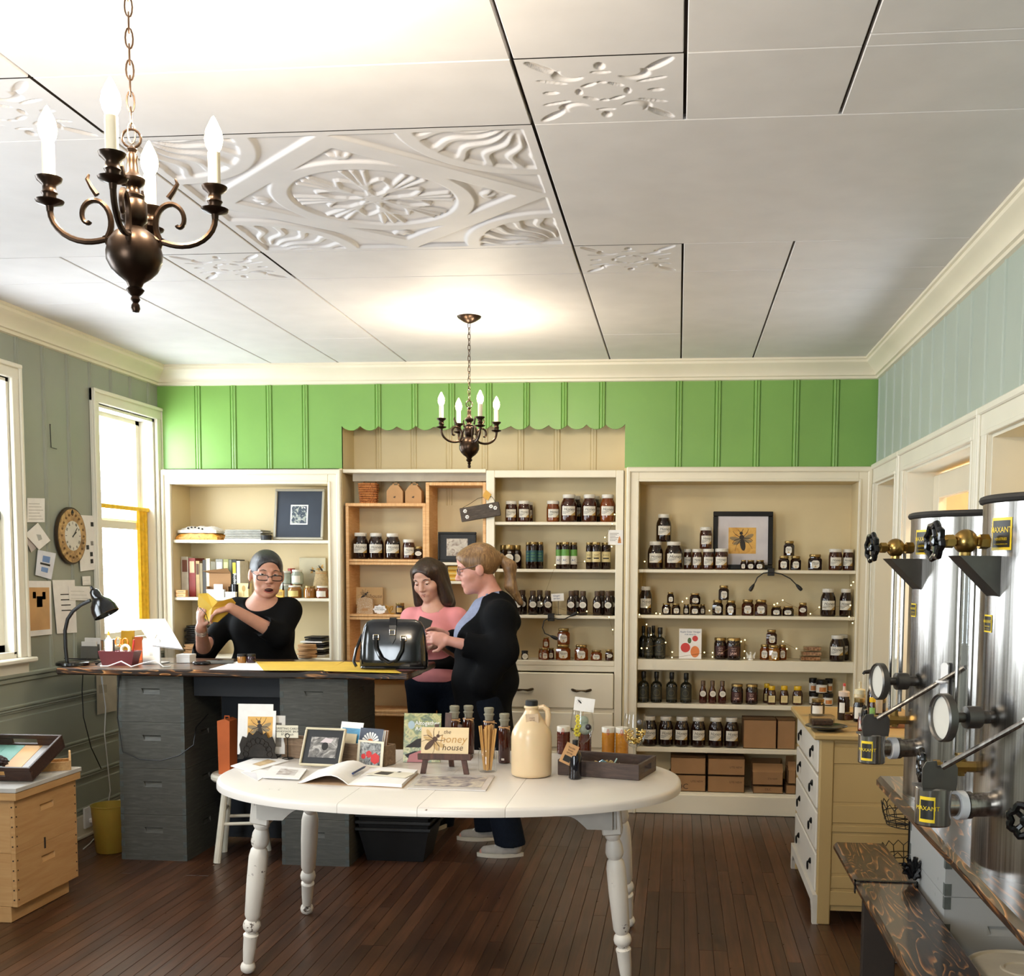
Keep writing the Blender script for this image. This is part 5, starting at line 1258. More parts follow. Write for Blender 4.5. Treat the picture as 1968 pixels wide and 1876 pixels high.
obj('bee_print', mb, INK, bl, kind='stuff')
gs = thing('paper_bag_stack', 'stack of flat grey plastic bags on the top bookcase shelf', 'bags', (cx2(830, 735, YB+.13).x+.004, YB+.14, S1))
GRP = M('grey_plastic_film', '#A7A69E', .35, var=.15, scale=30)
for k in range(6): obj('flat_bag', MB().box(-.135+.004*(k % 3), .125-.012*(k % 2), -.09, .09, .0115*k, .0115*k+.0095, c=.002), GRP if k else PAPER, gs)
cp = thing('black_tin', 'small black tin beside the silver framed print', 'tin', (cx2(985, 735, YB+.02).x, YB+.035, S1)); obj('tin', MB().lathe([(0, 0), (.028, 0), (.028, .026), (0, .026)], 18, sx=1.2), BLACKP, cp); obj('lid', MB().lathe([(.029, .02), (.029, .03), (0, .031)], 18, sx=1.2), BLACKP, cp)
# books
BK = [(183, 246, 892, '#C9C0B0', 'white spine book standing beside stacked pine blocks'), (250, 308, 905, '#8C2A22', 'red spine cookbook standing among books'), (312, 345, 930, '#B79A66', 'tan patterned spine book next to the red cookbook'), (347, 372, 950, '#8E7F5C', 'olive brown slim book among the bookcase books'), (374, 402, 920, '#2F2B24', 'black spine book leaning among the bookcase books'), (404, 440, 908, '#D9CFAE', 'cream spine book with dark dots behind the cardboard box'),
      (445, 488, 935, '#7D765F', 'grey brown spine book behind the cardboard box'), (490, 553, 914, '#8B8A80', 'grey book with white label behind the cardboard box'), (556, 604, 914, '#8C8B4E', 'olive green book behind the cardboard box'), (606, 632, 918, '#6A6C58', 'slim dark green book behind the cardboard box'), (634, 674, 918, '#1B1A18', 'black and yellow spine book titled Beekeeping'), (676, 706, 930, '#D8D4C8', 'slim white book at the end of the bookcase books')]
for i, (u0, u1, vt, c, lab) in enumerate(BK):
    Y = YB+.175; p0, p1 = cx2(u0, 1245, Y), cx2(u1, 1245, Y); w = p1.x-p0.x-.001; h = cx2(u0, vt, Y).z-S2
    t = thing('book', lab, 'book', ((p0.x+p1.x)/2+.072, Y, S2+.0005), 0, 'books in the window bookcase', rot=(0, 0, 0))
    cm = M('book_cover_'+c[1:], c, .5, var=.1, scale=30)
    obj('cover', MB().box(-w/2, w/2, -.075, -.073, 0, h).box(-w/2, -w/2+.0015, -.073, .07, 0, h).box(w/2-.0015, w/2, -.073, .07, 0, h), cm, t); obj('pages', MB().box(-w/2+.0016, w/2-.0016, -.0728, .066, .003, h-.003), PAPER, t)
    if i in (0, 1, 2, 7, 8, 10): obj('spine_label', MB().box(-w*.36, w*.36, -.0756, -.075, h*.62, h*.92), pm('spine_print_%d' % i, ['#7A4A3A', '#E0C9A0', '#5A3A22', '#DDD8C8', '#C9C48E', '#D8C23A'][[0, 1, 2, 7, 8, 10].index(i)]), t)
    if i == 10:
        v, f = text('Beekeeping', .03); obj('lettering', MB().add([(z*.9, -.0762, x+h*.36) for x, _, z in [(a, b, -c_) for a, b, c_ in v]], f), PAPER, t)
for k in range(2):
    t = thing('pine_block', ['lower pine wood block on the book shelf', 'upper pine wood block stacked on the book shelf'][k], 'block', (cx2(236, 1245, YB+.03).x, YB+.025, S2+.0005+k*.023), .05*k); obj('block', MB().box(-.034, .034, -.02, .02, 0, .022, c=.002), PINE, t); obj('slot', MB().box(-.02, .02, -.0205, -.02, .009, .012), M('dark_nail', '#2A1D14', .6), t)
def carton(name, label, w, d, h, loc, rz=0., mat=CARD, flaps=False, tape=True, txt=(), group=None):
    t = thing(name, label, 'box', loc, rz, group); g = .003
    obj('carton', MB().box(-w/2, w/2, -d/2, -d/2+g, 0, h).box(-w/2, w/2, d/2-g, d/2, 0, h).box(-w/2, -w/2+g, -d/2, d/2, 0, h).box(w/2-g, w/2, -d/2, d/2, 0, h).box(-w/2, w/2, -d/2, d/2, 0, g), mat, t)
    if flaps:
        a = d*.42
        obj('flap', MB().add([(-w/2, -d/2, h), (w/2, -d/2, h), (w/2*.98, -d/2+a*.6, h+a*.55), (-w/2*.98, -d/2+a*.6, h+a*.55), (-w/2, -d/2+.003, h), (w/2, -d/2+.003, h), (w/2*.98, -d/2+a*.6+.003, h+a*.55), (-w/2*.98, -d/2+a*.6+.003, h+a*.55)], [(0, 1, 2, 3), (7, 6, 5, 4), (0, 3, 7, 4), (1, 5, 6, 2), (3, 2, 6, 7)]), mat, t)
        obj('flap', MB().add([(-w/2, d/2, h), (w/2, d/2, h), (w/2*.98, d/2-a*.4, h+a*.75), (-w/2*.98, d/2-a*.4, h+a*.75), (-w/2, d/2-.003, h), (w/2, d/2-.003, h), (w/2*.98, d/2-a*.4-.003, h+a*.75), (-w/2*.98, d/2-a*.4-.003, h+a*.75)], [(3, 2, 1, 0), (4, 5, 6, 7), (0, 4, 7, 3), (1, 2, 6, 5), (3, 7, 6, 2)]), mat, t)
    else:
        obj('flap', MB().box(-w/2, w/2, -d/2, -.002, h-g, h), mat, t); obj('flap', MB().box(-w/2, w/2, .002, d/2, h-g, h), mat, t)
        if tape: obj('tape', MB().box(-w/2-.0004, w/2+.0004, -.02, .02, h, h+.0004), M('clear_tape', '#B98F63', .25), t)
    for s, size, x, z in txt:
        v, f = text(s, size); obj('lettering', MB().add([(a+x, -d/2-.0006, b+z) for a, _, b in v], f), pm('carton_ink', '#4A3526'), t)
    return t
def cbox_px(crop, u0, u1, v0, v1, Y, z, d): 
    ox, oy, s = crop; p0, p1 = at(ox+u0/s, oy+v1/s, Y-d/2), at(ox+u1/s, oy+v1/s, Y-d/2); return p1.x-p0.x, (v1-v0)/s*(Y-d/2)/F, ((p0.x+p1.x)/2, Y, z)
w, h, l_ = cbox_px(C2, 455, 650, 1040, 1240, YB+.068, S2+.0005, .05)
t = thing('open_carton', 'open brown cardboard carton in front of the books', 'box', l_)
obj('carton', MB().box(-w/2, w/2, .022, .025, 0, h*1.1).box(-w/2, -w/2+.003, -.025, .025, 0, h*.5).box(w/2-.003, w/2, -.025, .025, 0, h*.5).box(-w/2, w/2, -.025, .025, 0, .003), CARD, t)
obj('lid_flap', MB().add([(-w/2, .027, h*1.1), (w/2, .027, h*1.1), (w/2-.01, -.01, h*1.35), (-w/2-.025, -.02, h*1.2), (-w/2, .03, h*1.1), (w/2, .03, h*1.1), (w/2-.01, -.008, h*1.355), (-w/2-.025, -.018, h*1.21)], [(0, 1, 2, 3), (7, 6, 5, 4), (3, 2, 6, 7), (0, 3, 7, 4), (1, 5, 6, 2)]), CARD, t)
obj('card_insert', MB().box(-.03, .03, -.01, -.006, .003, h*.6), PAPER, t)
for (u0, u1, v0, lab) in ((442, 600, 1178, 'white carton standing before the open brown carton'), (612, 702, 1200, 'small white card box beside the white carton')):
    w, h, l_ = cbox_px(C2, u0, u1, v0, 1250, YB+.0, S2+.0005, .03); l_ = (l_[0], YB+.02, l_[2]); t = thing('white_box', lab, 'box', l_); obj('carton', MB().box(-w/2, w/2, -.014, .014, 0, h, c=.001), PAPER, t); obj('lid', MB().box(-w/2-.001, w/2+.001, -.015, .015, h-.008, h+.001, c=.001), PAPER, t)
t = thing('mug', 'black mug on the book shelf beside the shopkeeper', 'mug', (cx2(734, 1240, YB+.07).x-.008, YB+.06, S2), 1.9); obj('cup', MB().lathe([(0, 0), (.03, 0), (.033, .003), (.034, .085), (.031, .085), (.03, .006), (0, .006)], 24), BLACKG, t, smooth=True); obj('handle', MB().tube([(.032+.0, 0, .07), (.05, 0, .068), (.054, 0, .045), (.048, 0, .025), (.033, 0, .02)], .005, 8), BLACKG, t, smooth=True)
t = thing('candle_box', 'cream box with a drawn candle label on the book shelf', 'box', (cx2(796, 1240, YB+.07).x, YB+.07, S2)); obj('carton', MB().box(-.04, .04, -.03, .03, 0, .092, c=.002), M('cream_card', '#DCCB94', .6), t); obj('candle_print', MB().prism([(.008+.012*math.cos(q*PI/8), .058+.02*math.sin(q*PI/8)) for q in range(16)], -.0308, -.03, 'y').box(.006, .010, -.0308, -.03, .008, .04), GOLDT, t)
# glass jars on the book shelf
CJ = M('clear_jar_contents', '#9DA394', .12, var=.25, scale=20)
def cjar(label, u0, u1, vt, vb, Y, body, lid, lab=None, zb=None, rtop=.8):
    p0, p1 = cx2(u0, vb, Y), cx2(u1, vb, Y); r = (p1.x-p0.x)/2; h = (vb-vt)/4.69*Y/F; z = S2 if zb is None else zb
    t = thing('storage_jar', label, 'jar', ((p0.x+p1.x)/2, Y, z+.0005), 0, 'jars on the book shelf')
    obj('jar', MB().lathe([(0, 0), (r*.9, 0), (r, .004), (r, h*.62), (r*.96, h*.72), (r*rtop, h*.83), (r*rtop, h*.9)], 22), body, t, smooth=True)
    obj('lid', MB().lathe([(r*(rtop+.04), h*.86), (r*(rtop+.06), h*.87), (r*(rtop+.06), h*.985), (r*rtop, h), (0, h)], 22), lid, t, smooth=True)
    if lab: obj('label', MB().patch(r+.0006, -.8, .8, h*.12, h*.58, 8), lab, t)
    return t, h
cjar('squat honey jar with a pale yellow label beside the shopkeeper', 1190, 1312, 1135, 1250, YB+.05, HONEYG, LIDW, M('pale_yellow_label', '#DECB7E', .6))
cjar('amber honey jar in the middle of the book shelf jars', 1332, 1440, 1140, 1252, YB+.05, HONEYG, LIDG)
cjar('white labelled jar at the end of the book shelf', 1443, 1556, 1142, 1254, YB+.05, HONEYA, LIDW, LABW)
_, hh = cjar('cloudy glass jar behind the squat honey jar', 1112, 1222, 1120, 1245, YB+.15, CJ, LIDW); _, hh2 = cjar('cream jar supporting a white labelled jar on the book shelf', 1222, 1325, 1125, 1245, YB+.15, CJ, LIDG)
cjar('tall cloudy jar stacked behind the honey jars', 1120, 1222, 1003, 1120, YB+.15, CJ, LIDW, None, S2+hh+.001); cjar('white labelled jar stacked highest on the book shelf', 1222, 1325, 990, 1125, YB+.15, CJ, LIDW, LABW, S2+hh2+.001)
t = thing('red_tin', 'small red tin behind the stacked jars', 'tin', (cx2(1222, 1245, YB+.24).x, YB+.24, S2)); obj('tin', MB().lathe([(0, 0), (.022, 0), (.022, .175), (0, .175)], 16), M('red_tin', '#9A2A22', .4), t, smooth=True); obj('lid', MB().lathe([(.023, .17), (.023, .19), (0, .191)], 16), M('red_tin', '#9A2A22', .4), t, smooth=True)
t = thing('yellow_card_box', 'small yellow packet between shopkeeper and squat jar', 'packet', (cx2(1125, 1240, YB+.045).x, YB+.035, S2)); obj('packet', MB().box(-.025, .025, -.014, .014, 0, .055, c=.002), M('yellow_packet', '#DDB44A', .5), t); obj('print', MB().box(-.018, .018, -.0146, -.014, .015, .04), GOLDT, t)
t = thing('burlap_sack', 'small burlap sack behind the labelled jars', 'sack', (cx2(1490, 1245, YB+.17).x, YB+.17, S2)); 
obj('sack', MB().lathe([(0, 0), (.05, .0), (.058, .02), (.055, .08), (.045, .13), (.036, .16), (.04, .175), (.03, .17), (0, .165)], 18, sy=.7), M('burlap', '#A8916A', .9, var=.2, scale=80, bump=.5), t, smooth=True); obj('tie', MB().tube([(.037*math.cos(q*PI/8), .026*math.sin(q*PI/8), .16) for q in range(16)], .003, 5, closed=True), KRAFT, t)
t = thing('bee_art_board', 'white board with painted bees leaning behind the jars', 'picture', (cx2(1420, 1245, YB+.255).x, YB+.25, S2+.002)); obj('board', MB().box(-.09, .09, -.01, 0, 0, .26, c=.002), M('offwhite_board', '#CFC7AA', .6), t); B, W_ = MB(), MB(); bee(B, W_, .05, .055, .19, -.0106, .6); bee(B, W_, .04, .0, .175, -.0106, 1.3); obj('bee_body', B, BEEB, t); obj('bee_wings', W_, OCHRE, t)
# lower shelf stacks
BAGK = M('black_bag_paper', '#1B1916', .5, var=.3, scale=30)
t = thing('black_bag_stack', 'tall stack of folded black bags behind the till stand', 'bags', (cx2(262, 1790, YB+.12).x+.088, YB+.14, S3))
for k in range(14): obj('folded_bag', MB().box(-.08+.008*math.sin(k*2.1), .08+.010*math.sin(k*1.3), -.03, .1, .014*k, .014*k+.012, c=.003), BAGK, t)
for (u, lab, n) in ((352, 'stack of round kraft coasters beside the till stand', 8), (1370, 'stack of round kraft coasters behind the shopkeeper', 9)):
    t = thing('coaster_stack', lab, 'coasters', (cx2(u, 1790, YB+.05).x, YB+.035, S3))
    for k in range(n): obj('coaster', MB().lathe([(0, 0), (.058, 0), (.06, .003), (.058, .0085), (0, .009)], 20, Matrix.Translation((.006*math.sin(k*2.3), .004*math.cos(k*1.7), .0095*k))), KRAFT, t, smooth=True)
t = thing('paper_stack', 'loose stack of black and white papers behind the shopkeeper', 'papers', (cx2(1455, 1790, YB+.16).x, YB+.185, S3))
for k in range(9): obj('sheet', MB().box(-.08+.02*math.sin(k*1.9), .06+.012*math.cos(k*2.7), -.08, .07, .015*k, .015*k+.010, c=.002), (BAGK if k % 3 else PAPER), t)
# ---------- pine shelving things
cx3 = lambda u, v, Y: at(640+u/4.69, 880+v/4.69, Y)
WICK = art('wicker_weave', [(.35, '#8A4A22'), (.5, '#B8733C'), (.7, '#C98A50')], 60, rough=.55)
t = thing('wicker_basket', 'woven orange brown basket on top of the pine shelving', 'basket', (cx3(322, 400, YB+.09).x, YB+.09, ztp))
for k in range(9):
    mb = MB(); n = 40; a0, b0 = .048+.0011*k, .040+.001*k
    mb.tube([((a0+.0022*(1 if (q+k) % 2 else -1))*math.copysign(abs(math.cos(2*PI*q/n))**.5, math.cos(2*PI*q/n)), (b0+.0022*(1 if (q+k) % 2 else -1))*math.copysign(abs(math.sin(2*PI*q/n))**.5, math.sin(2*PI*q/n)), .007+.0145*k) for q in range(n)], .0068, 6, closed=True)
    obj('woven_band', mb, WICK, t, smooth=True)
obj('base', MB().box(-.046, .046, -.038, .038, 0, .006), WICK, t)
obj('handle', MB().tube([(-.05+.1*q/10, .03, .12+.06*math.sin(PI*q/10)) for q in range(11)], .004, 6), WICK, t, smooth=True)
for i, (u, lab) in enumerate(((568, 'kraft gable gift box beside the wicker basket'), (735, 'kraft gable gift box beside the tall pine frame'))):
    w = 150/4.69*(YB+.08)/F; h = 190/4.69*(YB+.08)/F
    t = thing('gift_box', lab, 'gift box', (cx3(u, 405, YB+.08).x, YB+.08, ztp), 0, 'kraft gift boxes')
    obj('box_body', MB().prism([(-w/2, 0), (w/2, 0), (w/2, h*.58), (w*.22, h*.86), (-w*.22, h*.86), (-w/2, h*.58)], -.035, .035, 'y'), KRAFT, t); obj('gable_handle', MB().box(-w*.22, -w*.1, -.003, .003, h*.86, h).box(w*.1, w*.22, -.003, .003, h*.86, h).box(-w*.22, w*.22, -.003, .003, h*.96, h), KRAFT, t)
    B, W_ = MB(), MB(); bee(B, W_, .016, 0, h*.3, -.0356, .4); obj('bee_stamp', MB().add(B.v, B.f).add(W_.v, W_.f), BEEB, t)
picture('framed_photo', 'black framed photo of a shop front in the tall pine frame', 75/F*(YB+.1), 58/F*(YB+.1), .013, (at(880, 1080, YB+.1).x, YB+.08, zf1+.001), 0, -.05, BLACKP, M('black_mat', '#14161A', .6), art('shop_photo', [(.3, '#6B4A3A'), (.5, '#B9AFA0'), (.7, '#D2C8BA')], 22), (-.068, .068, .04, .15))
for k in range(3):
    t = thing('beeswax_slab', 'yellow beeswax slab, %s of the pile under the black photo frame' % ['lowest', 'middle', 'topmost'][k], 'wax', (at(881, 1112, YB+.1).x, YB+.1, zf2+.0005+.032*k), .02*k, 'yellow beeswax slabs'); obj('slab', MB().box(-.06, .06, -.05, .05, 0, .03, c=.004), M('beeswax', '#D6A63C', .45, var=.1), t); obj('wrapper', MB().box(-.061, .061, -.0505, .0505, .011, .019), M('pale_wrap', '#D9C27A', .5), t)
t = thing('bee_card', 'square kraft card with a printed bee on the lower pine shelf', 'card', (at(710, 1172, YB+.16).x, YB+.15, zb3+.056), rot=(-.1, 0, 0)); sz = 55/F*(YB+.15)
obj('card', MB().box(-sz/2, sz/2, -.003, 0, 0, 34/F*(YB+.15)), M('tan_card', '#C9A877', .7), t); B, W_ = MB(), MB(); bee(B, W_, .07, -.03, .06, -.0035, -.8); obj('bee_body', B, BEEB, t); obj('bee_wings', W_, M('pale_print2', '#A88A5E', .6), t)
v, f = text('house', .035, .2); obj('lettering', MB().add([(x+.045, -.0036, z+.055) for x, _, z in v], f), pm('brown_ink', '#6A4A2C'), t)
t = thing('stand_block', 'plain kraft box holding up the bee card', 'box', (at(712, 1172, YB+.16).x, YB+.17, zb3)); obj('carton', MB().box(-.05, .05, -.02, .04, 0, .054), KRAFT, t); obj('lid', MB().box(-.051, .051, -.021, .041, .046, .0545), KRAFT, t)
CHEV = art('chevron_paper', [(.45, '#B99468'), (.5, '#D9CDB8'), (.6, '#B99468')], 90, kind='voronoi')
t = thing('treat_bag', 'small kraft chevron treat bag on the lower pine shelf', 'bag', (at(703, 1179, YB+.06).x, YB+.06, zb3)); obj('bag', MB().prism([(-.055, 0), (.055, 0), (.05, .095), (0, .11), (-.05, .095)], -.02, .02, 'y'), CHEV, t); obj('sticker', MB().box(-.02, .02, -.0208, -.02, .02, .035), KRAFT, t)
t = thing('name_plaque', 'white scalloped plaque sign beside the chevron bag', 'sign', (at(730, 1179, YB+.03).x, YB+.03, zb3+.0305)); obj('plaque', MB().prism([((.042+.004*math.cos(8*q*PI/16))*math.cos(q*PI/16), (.027+.004*math.cos(8*q*PI/16))*math.sin(q*PI/16)) for q in range(32)], -.003, 0, 'y').box(-.02, .02, 0, .02, -.028, -.018), PAPER, t)
v, f = text('Handmade\nhoney delights', .011, .2); obj('lettering', MB().add([(x, -.0036, z+.004) for x, _, z in v], f), INK, t)
t = thing('gold_ribbon', 'gold ribbon bow beside the plaque sign', 'ribbon', (at(748, 1179, YB+.06).x, YB+.06, zb3)); obj('bow', MB().tube([(0, 0, .01), (.02, 0, .03), (.024, 0, .05), (.008, 0, .045), (0, 0, .02), (-.02, .004, .035), (-.022, 0, .055), (-.006, 0, .045), (0, 0, .01)], .005, 6), M('gold_ribbon', '#B7892E', .35), t, smooth=True); obj('tail', MB().tube([(0, 0, .01), (.02, -.01, .004), (.03, 0, .004)], .004, 6), M('gold_ribbon', '#B7892E', .35), t)
t = thing('gold_lid_jar', 'small gold-lidded dark jar on the lower pine shelf', 'jar', (at(769, 1179, YB+.06).x, YB+.06, zb3)); obj('jar', MB().lathe([(0, 0), (.026, 0), (.028, .004), (.028, .05), (.024, .056)], 20), HONEYD, t, smooth=True); obj('lid', MB().lathe([(.026, .054), (.027, .056), (.027, .072), (0, .073)], 20), LIDG, t, smooth=True); obj('label', MB().patch(.0285, -.6, .6, .012, .042, 8), GOLDT, t)
# hanging wood sign
t = thing('hanging_sign', 'weathered wood sign with daisies hanging from the cupboard corner', 'sign', (at(923, 984, YB-.03).x, YB-.03, at(923, 984, YB-.03).z), rot=(0, -.17, 0)); hw, hh = 39/F*6.93, 13.5/F*6.93
obj('plank', MB().box(-hw, hw, -.008, .008, -hh, hh, c=.004), wood('weathered_wood', '#2E2620', '#4A4038', '#6B5F54', .8, (6, 30, 60), 2., bump=.5), t)
mb = MB()
for (a, b) in ((-.092, .02), (-.085, -.018), (.075, .022), (.1, .008)):
    for q in range(6): c = q*PI/3; mb.ball((a+.008*math.cos(c), -.011, b+.008*math.sin(c)), .0055, 6, 4)
obj('daisy', mb, PAPER, t, kind='stuff')
obj('wire', MB().tube([(-hw+.02, 0, hh), (-.06, .0, .06), (.0, 0, .085), (.04, 0, .088), (.09, 0, .08), (hw-.02, 0, hh)], .0014, 5), BLACKM, t); obj('diamond', MB().prism([(.06, .13), (.088, .095), (.06, .06), (.032, .095)], -.006, .0, 'y'), M('yellow_wood', '#C9983A', .6), t)
# ---------- cupboard: sign card, clip lamps, notice
def cliplamp(label, p, arms):
    t = thing('clip_lamp', label, 'lamp', p, 0, 'black clip lamps'); obj('clamp', MB().box(-.02, .02, -.012, .012, -.034, .014, c=.003).box(-.02, .02, .012, .035, .0045, .014, c=.003).box(-.02, .02, .012, .035, -.034, -.023, c=.003), BLACKP, t)
    for pts in arms:
        a = obj('gooseneck', MB().tube(pts, .0035, 8), BLACKP, t, smooth=True); e, d = Vector(pts[-1]), (Vector(pts[-1])-Vector(pts[-2])).normalized(); q = Vector((0, 0, 1)).rotation_difference(d).to_matrix().to_4x4()
        obj('lamp_head', MB().lathe([(0, -.004), (.004, -.002), (.009, .012), (.012, .032), (.010, .048), (0, .052)], 12, Matrix.Translation(e) @ q), BLACKP, a, smooth=True)
p = at(1059, 1186, YB-.012); p.z = ZCU[2]+.0; cliplamp('black double gooseneck clip lamp on the third cupboard shelf', (p.x, YB-.012, ZCU[2]-.002), [[(0, -.01, -.01), (.05, -.03, -.02), (.09, -.03, -.018), (.125, -.02, .0)], [(0, -.01, -.01), (-.04, -.03, -.03), (-.05, -.03, -.075), (-.035, -.03, -.11), (.0, -.03, -.125)]])
p = at(1482, 1099, YB-.012); cliplamp('black double gooseneck clip lamp on the wide bookcase top shelf', (p.x, YB-.012, ZR[0]-.002), [[(0, -.01, -.012), (-.05, -.03, -.018), (-.085, -.03, -.045), (-.098, -.03, -.075), (-.104, -.03, -.085)], [(0, -.01, -.012), (.06, -.03, -.022), (.115, -.03, -.05), (.14, -.03, -.075), (.15, -.03, -.085)]])
t = thing('price_card', 'handwritten card on a wire stand among the syrup bottles', 'sign', (at(1073, 1182, YB+.03).x, YB+.03, ZCU[2])); obj('wire_stand', MB().tube([(0, 0, 0), (0, 0, .09)], .0015, 5).tube([(.02*math.cos(q*PI/6), .02*math.sin(q*PI/6), .002) for q in range(12)], .0015, 5, closed=True), BLACKM, t)
cd = obj('card', MB().box(-.04, .04, -.002, 0, .09, .137), PAPER, t, rot=(0, -.05, 0)); v, f = text('Ginger\nsyrups', .016, .2); obj('lettering', MB().add([(x-.006, -.0026, z+.115) for x, _, z in v], f), INKB, cd)
t = thing('notice_card', 'white notice card taped to the cupboard stile', 'notice', (at(1183, 1033, YB-.014).x, YB-.0125, at(1183, 1033, YB-.014).z)); obj('card', MB().box(-.046, .046, -.0015, 0, -.046, .046), PAPER, t); mb = MB()
for k in range(6): mb.box(-.035, .02-.01*(k % 3), -.0022, -.0015, .024-.009*k, .027-.009*k)
obj('print', mb, PAPERG, t); obj('drawing', MB().prism([(.015, -.035), (.035, -.035), (.033, -.012), (.027, .006), (.023, .006), (.017, -.012)], -.0022, -.0015, 'y'), LABO, t)
# ---------- wide bookcase things
picture('framed_bee_print', 'black framed bee print on an ochre ground in the wide bookcase', 460/4.1/F*(YB+.16), 450/4.1/F*(YB+.16), .03, (at(1200+930/4.1, 1096, YB+.16).x, YB+.17, ZR[0]+.001), 0, -.08, BLACKM, M('white_mat', '#CFC9CC', .6), OCHRE, (-.09, .082, .10, .265), .13)
t = thing('vinegar_book', 'white Apple Cider Vinegar For Health book standing on third shelf', 'book', (at(1200+517/4.1, 1270, YB+.06).x, YB+.06, ZR[2]+.0018), rot=(-.08, 0, 0)); w, h = 175/4.1/F*7.02, 236/4.1/F*7.02
obj('cover', MB().box(-w/2, w/2, -.002, 0, 0, h).box(-w/2, -w/2+.002, 0, .012, 0, h).box(-w/2, w/2, .012, .014, 0, h), PAPER, t); obj('pages', MB().box(-w/2+.002, w/2-.002, 0, .012, .002, h-.002), PAPER, t)
mb = MB().prism([(.03+.018*math.cos(q*PI/10), .128+.018*math.sin(q*PI/10)) for q in range(20)], -.0026, -.002, 'y').prism([(-.03+.03*math.cos(q*PI/10), .07+.03*math.sin(q*PI/10)) for q in range(20)], -.0026, -.002, 'y'); obj('red_print', mb, M('red_print', '#C8342C', .5), t)
obj('orange_print', MB().prism([(.03+.028*math.cos(q*PI/10), .045+.036*math.sin(q*PI/10)) for q in range(20)], -.003, -.0024, 'y'), M('orange_print', '#D97A38', .5), t); obj('leaf_print', MB().prism([(-.005+.012*math.cos(q*PI/8), .115+.018*math.sin(q*PI/8)) for q in range(16)], -.003, -.0024, 'y'), M('leaf_print', '#4E6A3A', .5), t)
v, f = text('Apple Cider Vinegar', .0155); mb = MB().add([(x, -.0026, z+h-.02) for x, _, z in v], f); v, f = text('FOR HEALTH', .012); mb.add([(x, -.0026, z+h-.037) for x, _, z in v], f); obj('lettering', mb, INKB, t)
t = thing('angel_ornament', 'small white angel ornament among the fairy lights', 'ornament', (at(1200+995/4.1, 1270, YB+.05).x, YB+.05, ZR[2])); CER = M('white_ceramic', '#DAD6CC', .3)
obj('body', MB().lathe([(0, 0), (.018, 0), (.016, .012), (.007, .035), (.006, .038)], 14), CER, t, smooth=True); obj('head', MB().ball((0, 0, .045), .008, 10, 8), CER, t, smooth=True)
for s in (-1, 1): obj('wing', MB().prism([(s*.004, .02), (s*.028, .052), (s*.03, .04), (s*.024, .025), (s*.027, .008), (s*.01, .008)], .0, .006, 'y'), CER, t)
COMB = art('honeycomb_box', [(.3, '#8A5A38'), (.5, '#B98A62'), (.7, '#C9A07A')], 60, kind='voronoi')
for k, (a, b) in enumerate(((0, 155), (62, 150), (112, 120))):
    t = thing('comb_box', 'clear box of honeycomb, %s of the pile on the third shelf' % ['lowest', 'middle', 'topmost'][k], 'box', (at(1200+1462/4.1, 1270, YB+.08).x+.006*k, YB+.08, ZR[2]+.0005+.0305*k), .06*k, 'clear honeycomb boxes'); ww = b/4.1/F*7; obj('comb', MB().box(-ww/2+.004, ww/2-.004, -.04, .04, .004, .024), COMB, t); obj('clear_case', MB().box(-ww/2, ww/2, -.045, .045, 0, .03, c=.003), thin_glass('clear_plastic', (.9, .88, .84, 1), .2) if k == 0 else MATS['clear_plastic'], t)
for (u0, u1, v0, v1, zs_, lab, tx_, fl) in ((935, 1195, 885, 1112, 4, 'tall brown carton beside the fifth shelf honey jars', (), 0), (1203, 1345, 885, 1112, 4, 'brown carton half behind the dresser on fifth shelf', (), 0)):
    w, h, l_ = cbox_px(C6, u0, u1, v0, v1, YB+.13, ZR[zs_]+.0005, .2); carton('carton', lab, w, .2, h, l_)
Zb = ZR[5]+.0005
for (u0, u1, v0, lab, stack, fl, txs) in ((350, 640, 1325, 'brown carton marked DC on the bottom shelf', 0, 0, (('DC', .05, -.03, .03), ('UTE NEW', .018, .06, .065))), (362, 640, 1190, 'brown carton stacked on the DC carton', 1, 0, ()), (655, 946, 1328, 'lower brown carton in the middle of the bottom shelf', 0, 0, (('UTE NEW', .018, .06, .065),)), (657, 950, 1190, 'upper brown carton in the middle of the bottom shelf', 1, 0, (('UTE NEW', .018, .06, .05),)), (1015, 1250, 1400, 'small brown carton at the bottom near the dresser', 0, 0, (('DLC', .02, 0, .025),)), (1010, 1250, 1292, 'small open brown carton stacked near the dresser', 1, 1, (('STA NEW', .014, .03, .04),)), (1272, 1350, 1385, 'narrow brown carton behind the dresser corner', 0, 0, ()), (1290, 1352, 1285, 'open brown carton stacked behind the dresser corner', 1, 1, ())):
    vb = 1460 if not stack else (1326 if u0 < 900 else 1397); w, h, l_ = cbox_px(C6, u0, u1, v0, vb, YB+.13, Zb, .22)
    if stack: l_ = (l_[0], l_[1], Zb+(1460-(1326 if u0 < 900 else 1397 if u0 < 1260 else 1383))/4.1*(YB+.02)/F+.003)
    carton('carton', lab, w, .2 if u0 < 1260 else .2, h-.002, l_, 0, CARD, bool(fl), True, txs, 'brown cartons on the bottom shelf')
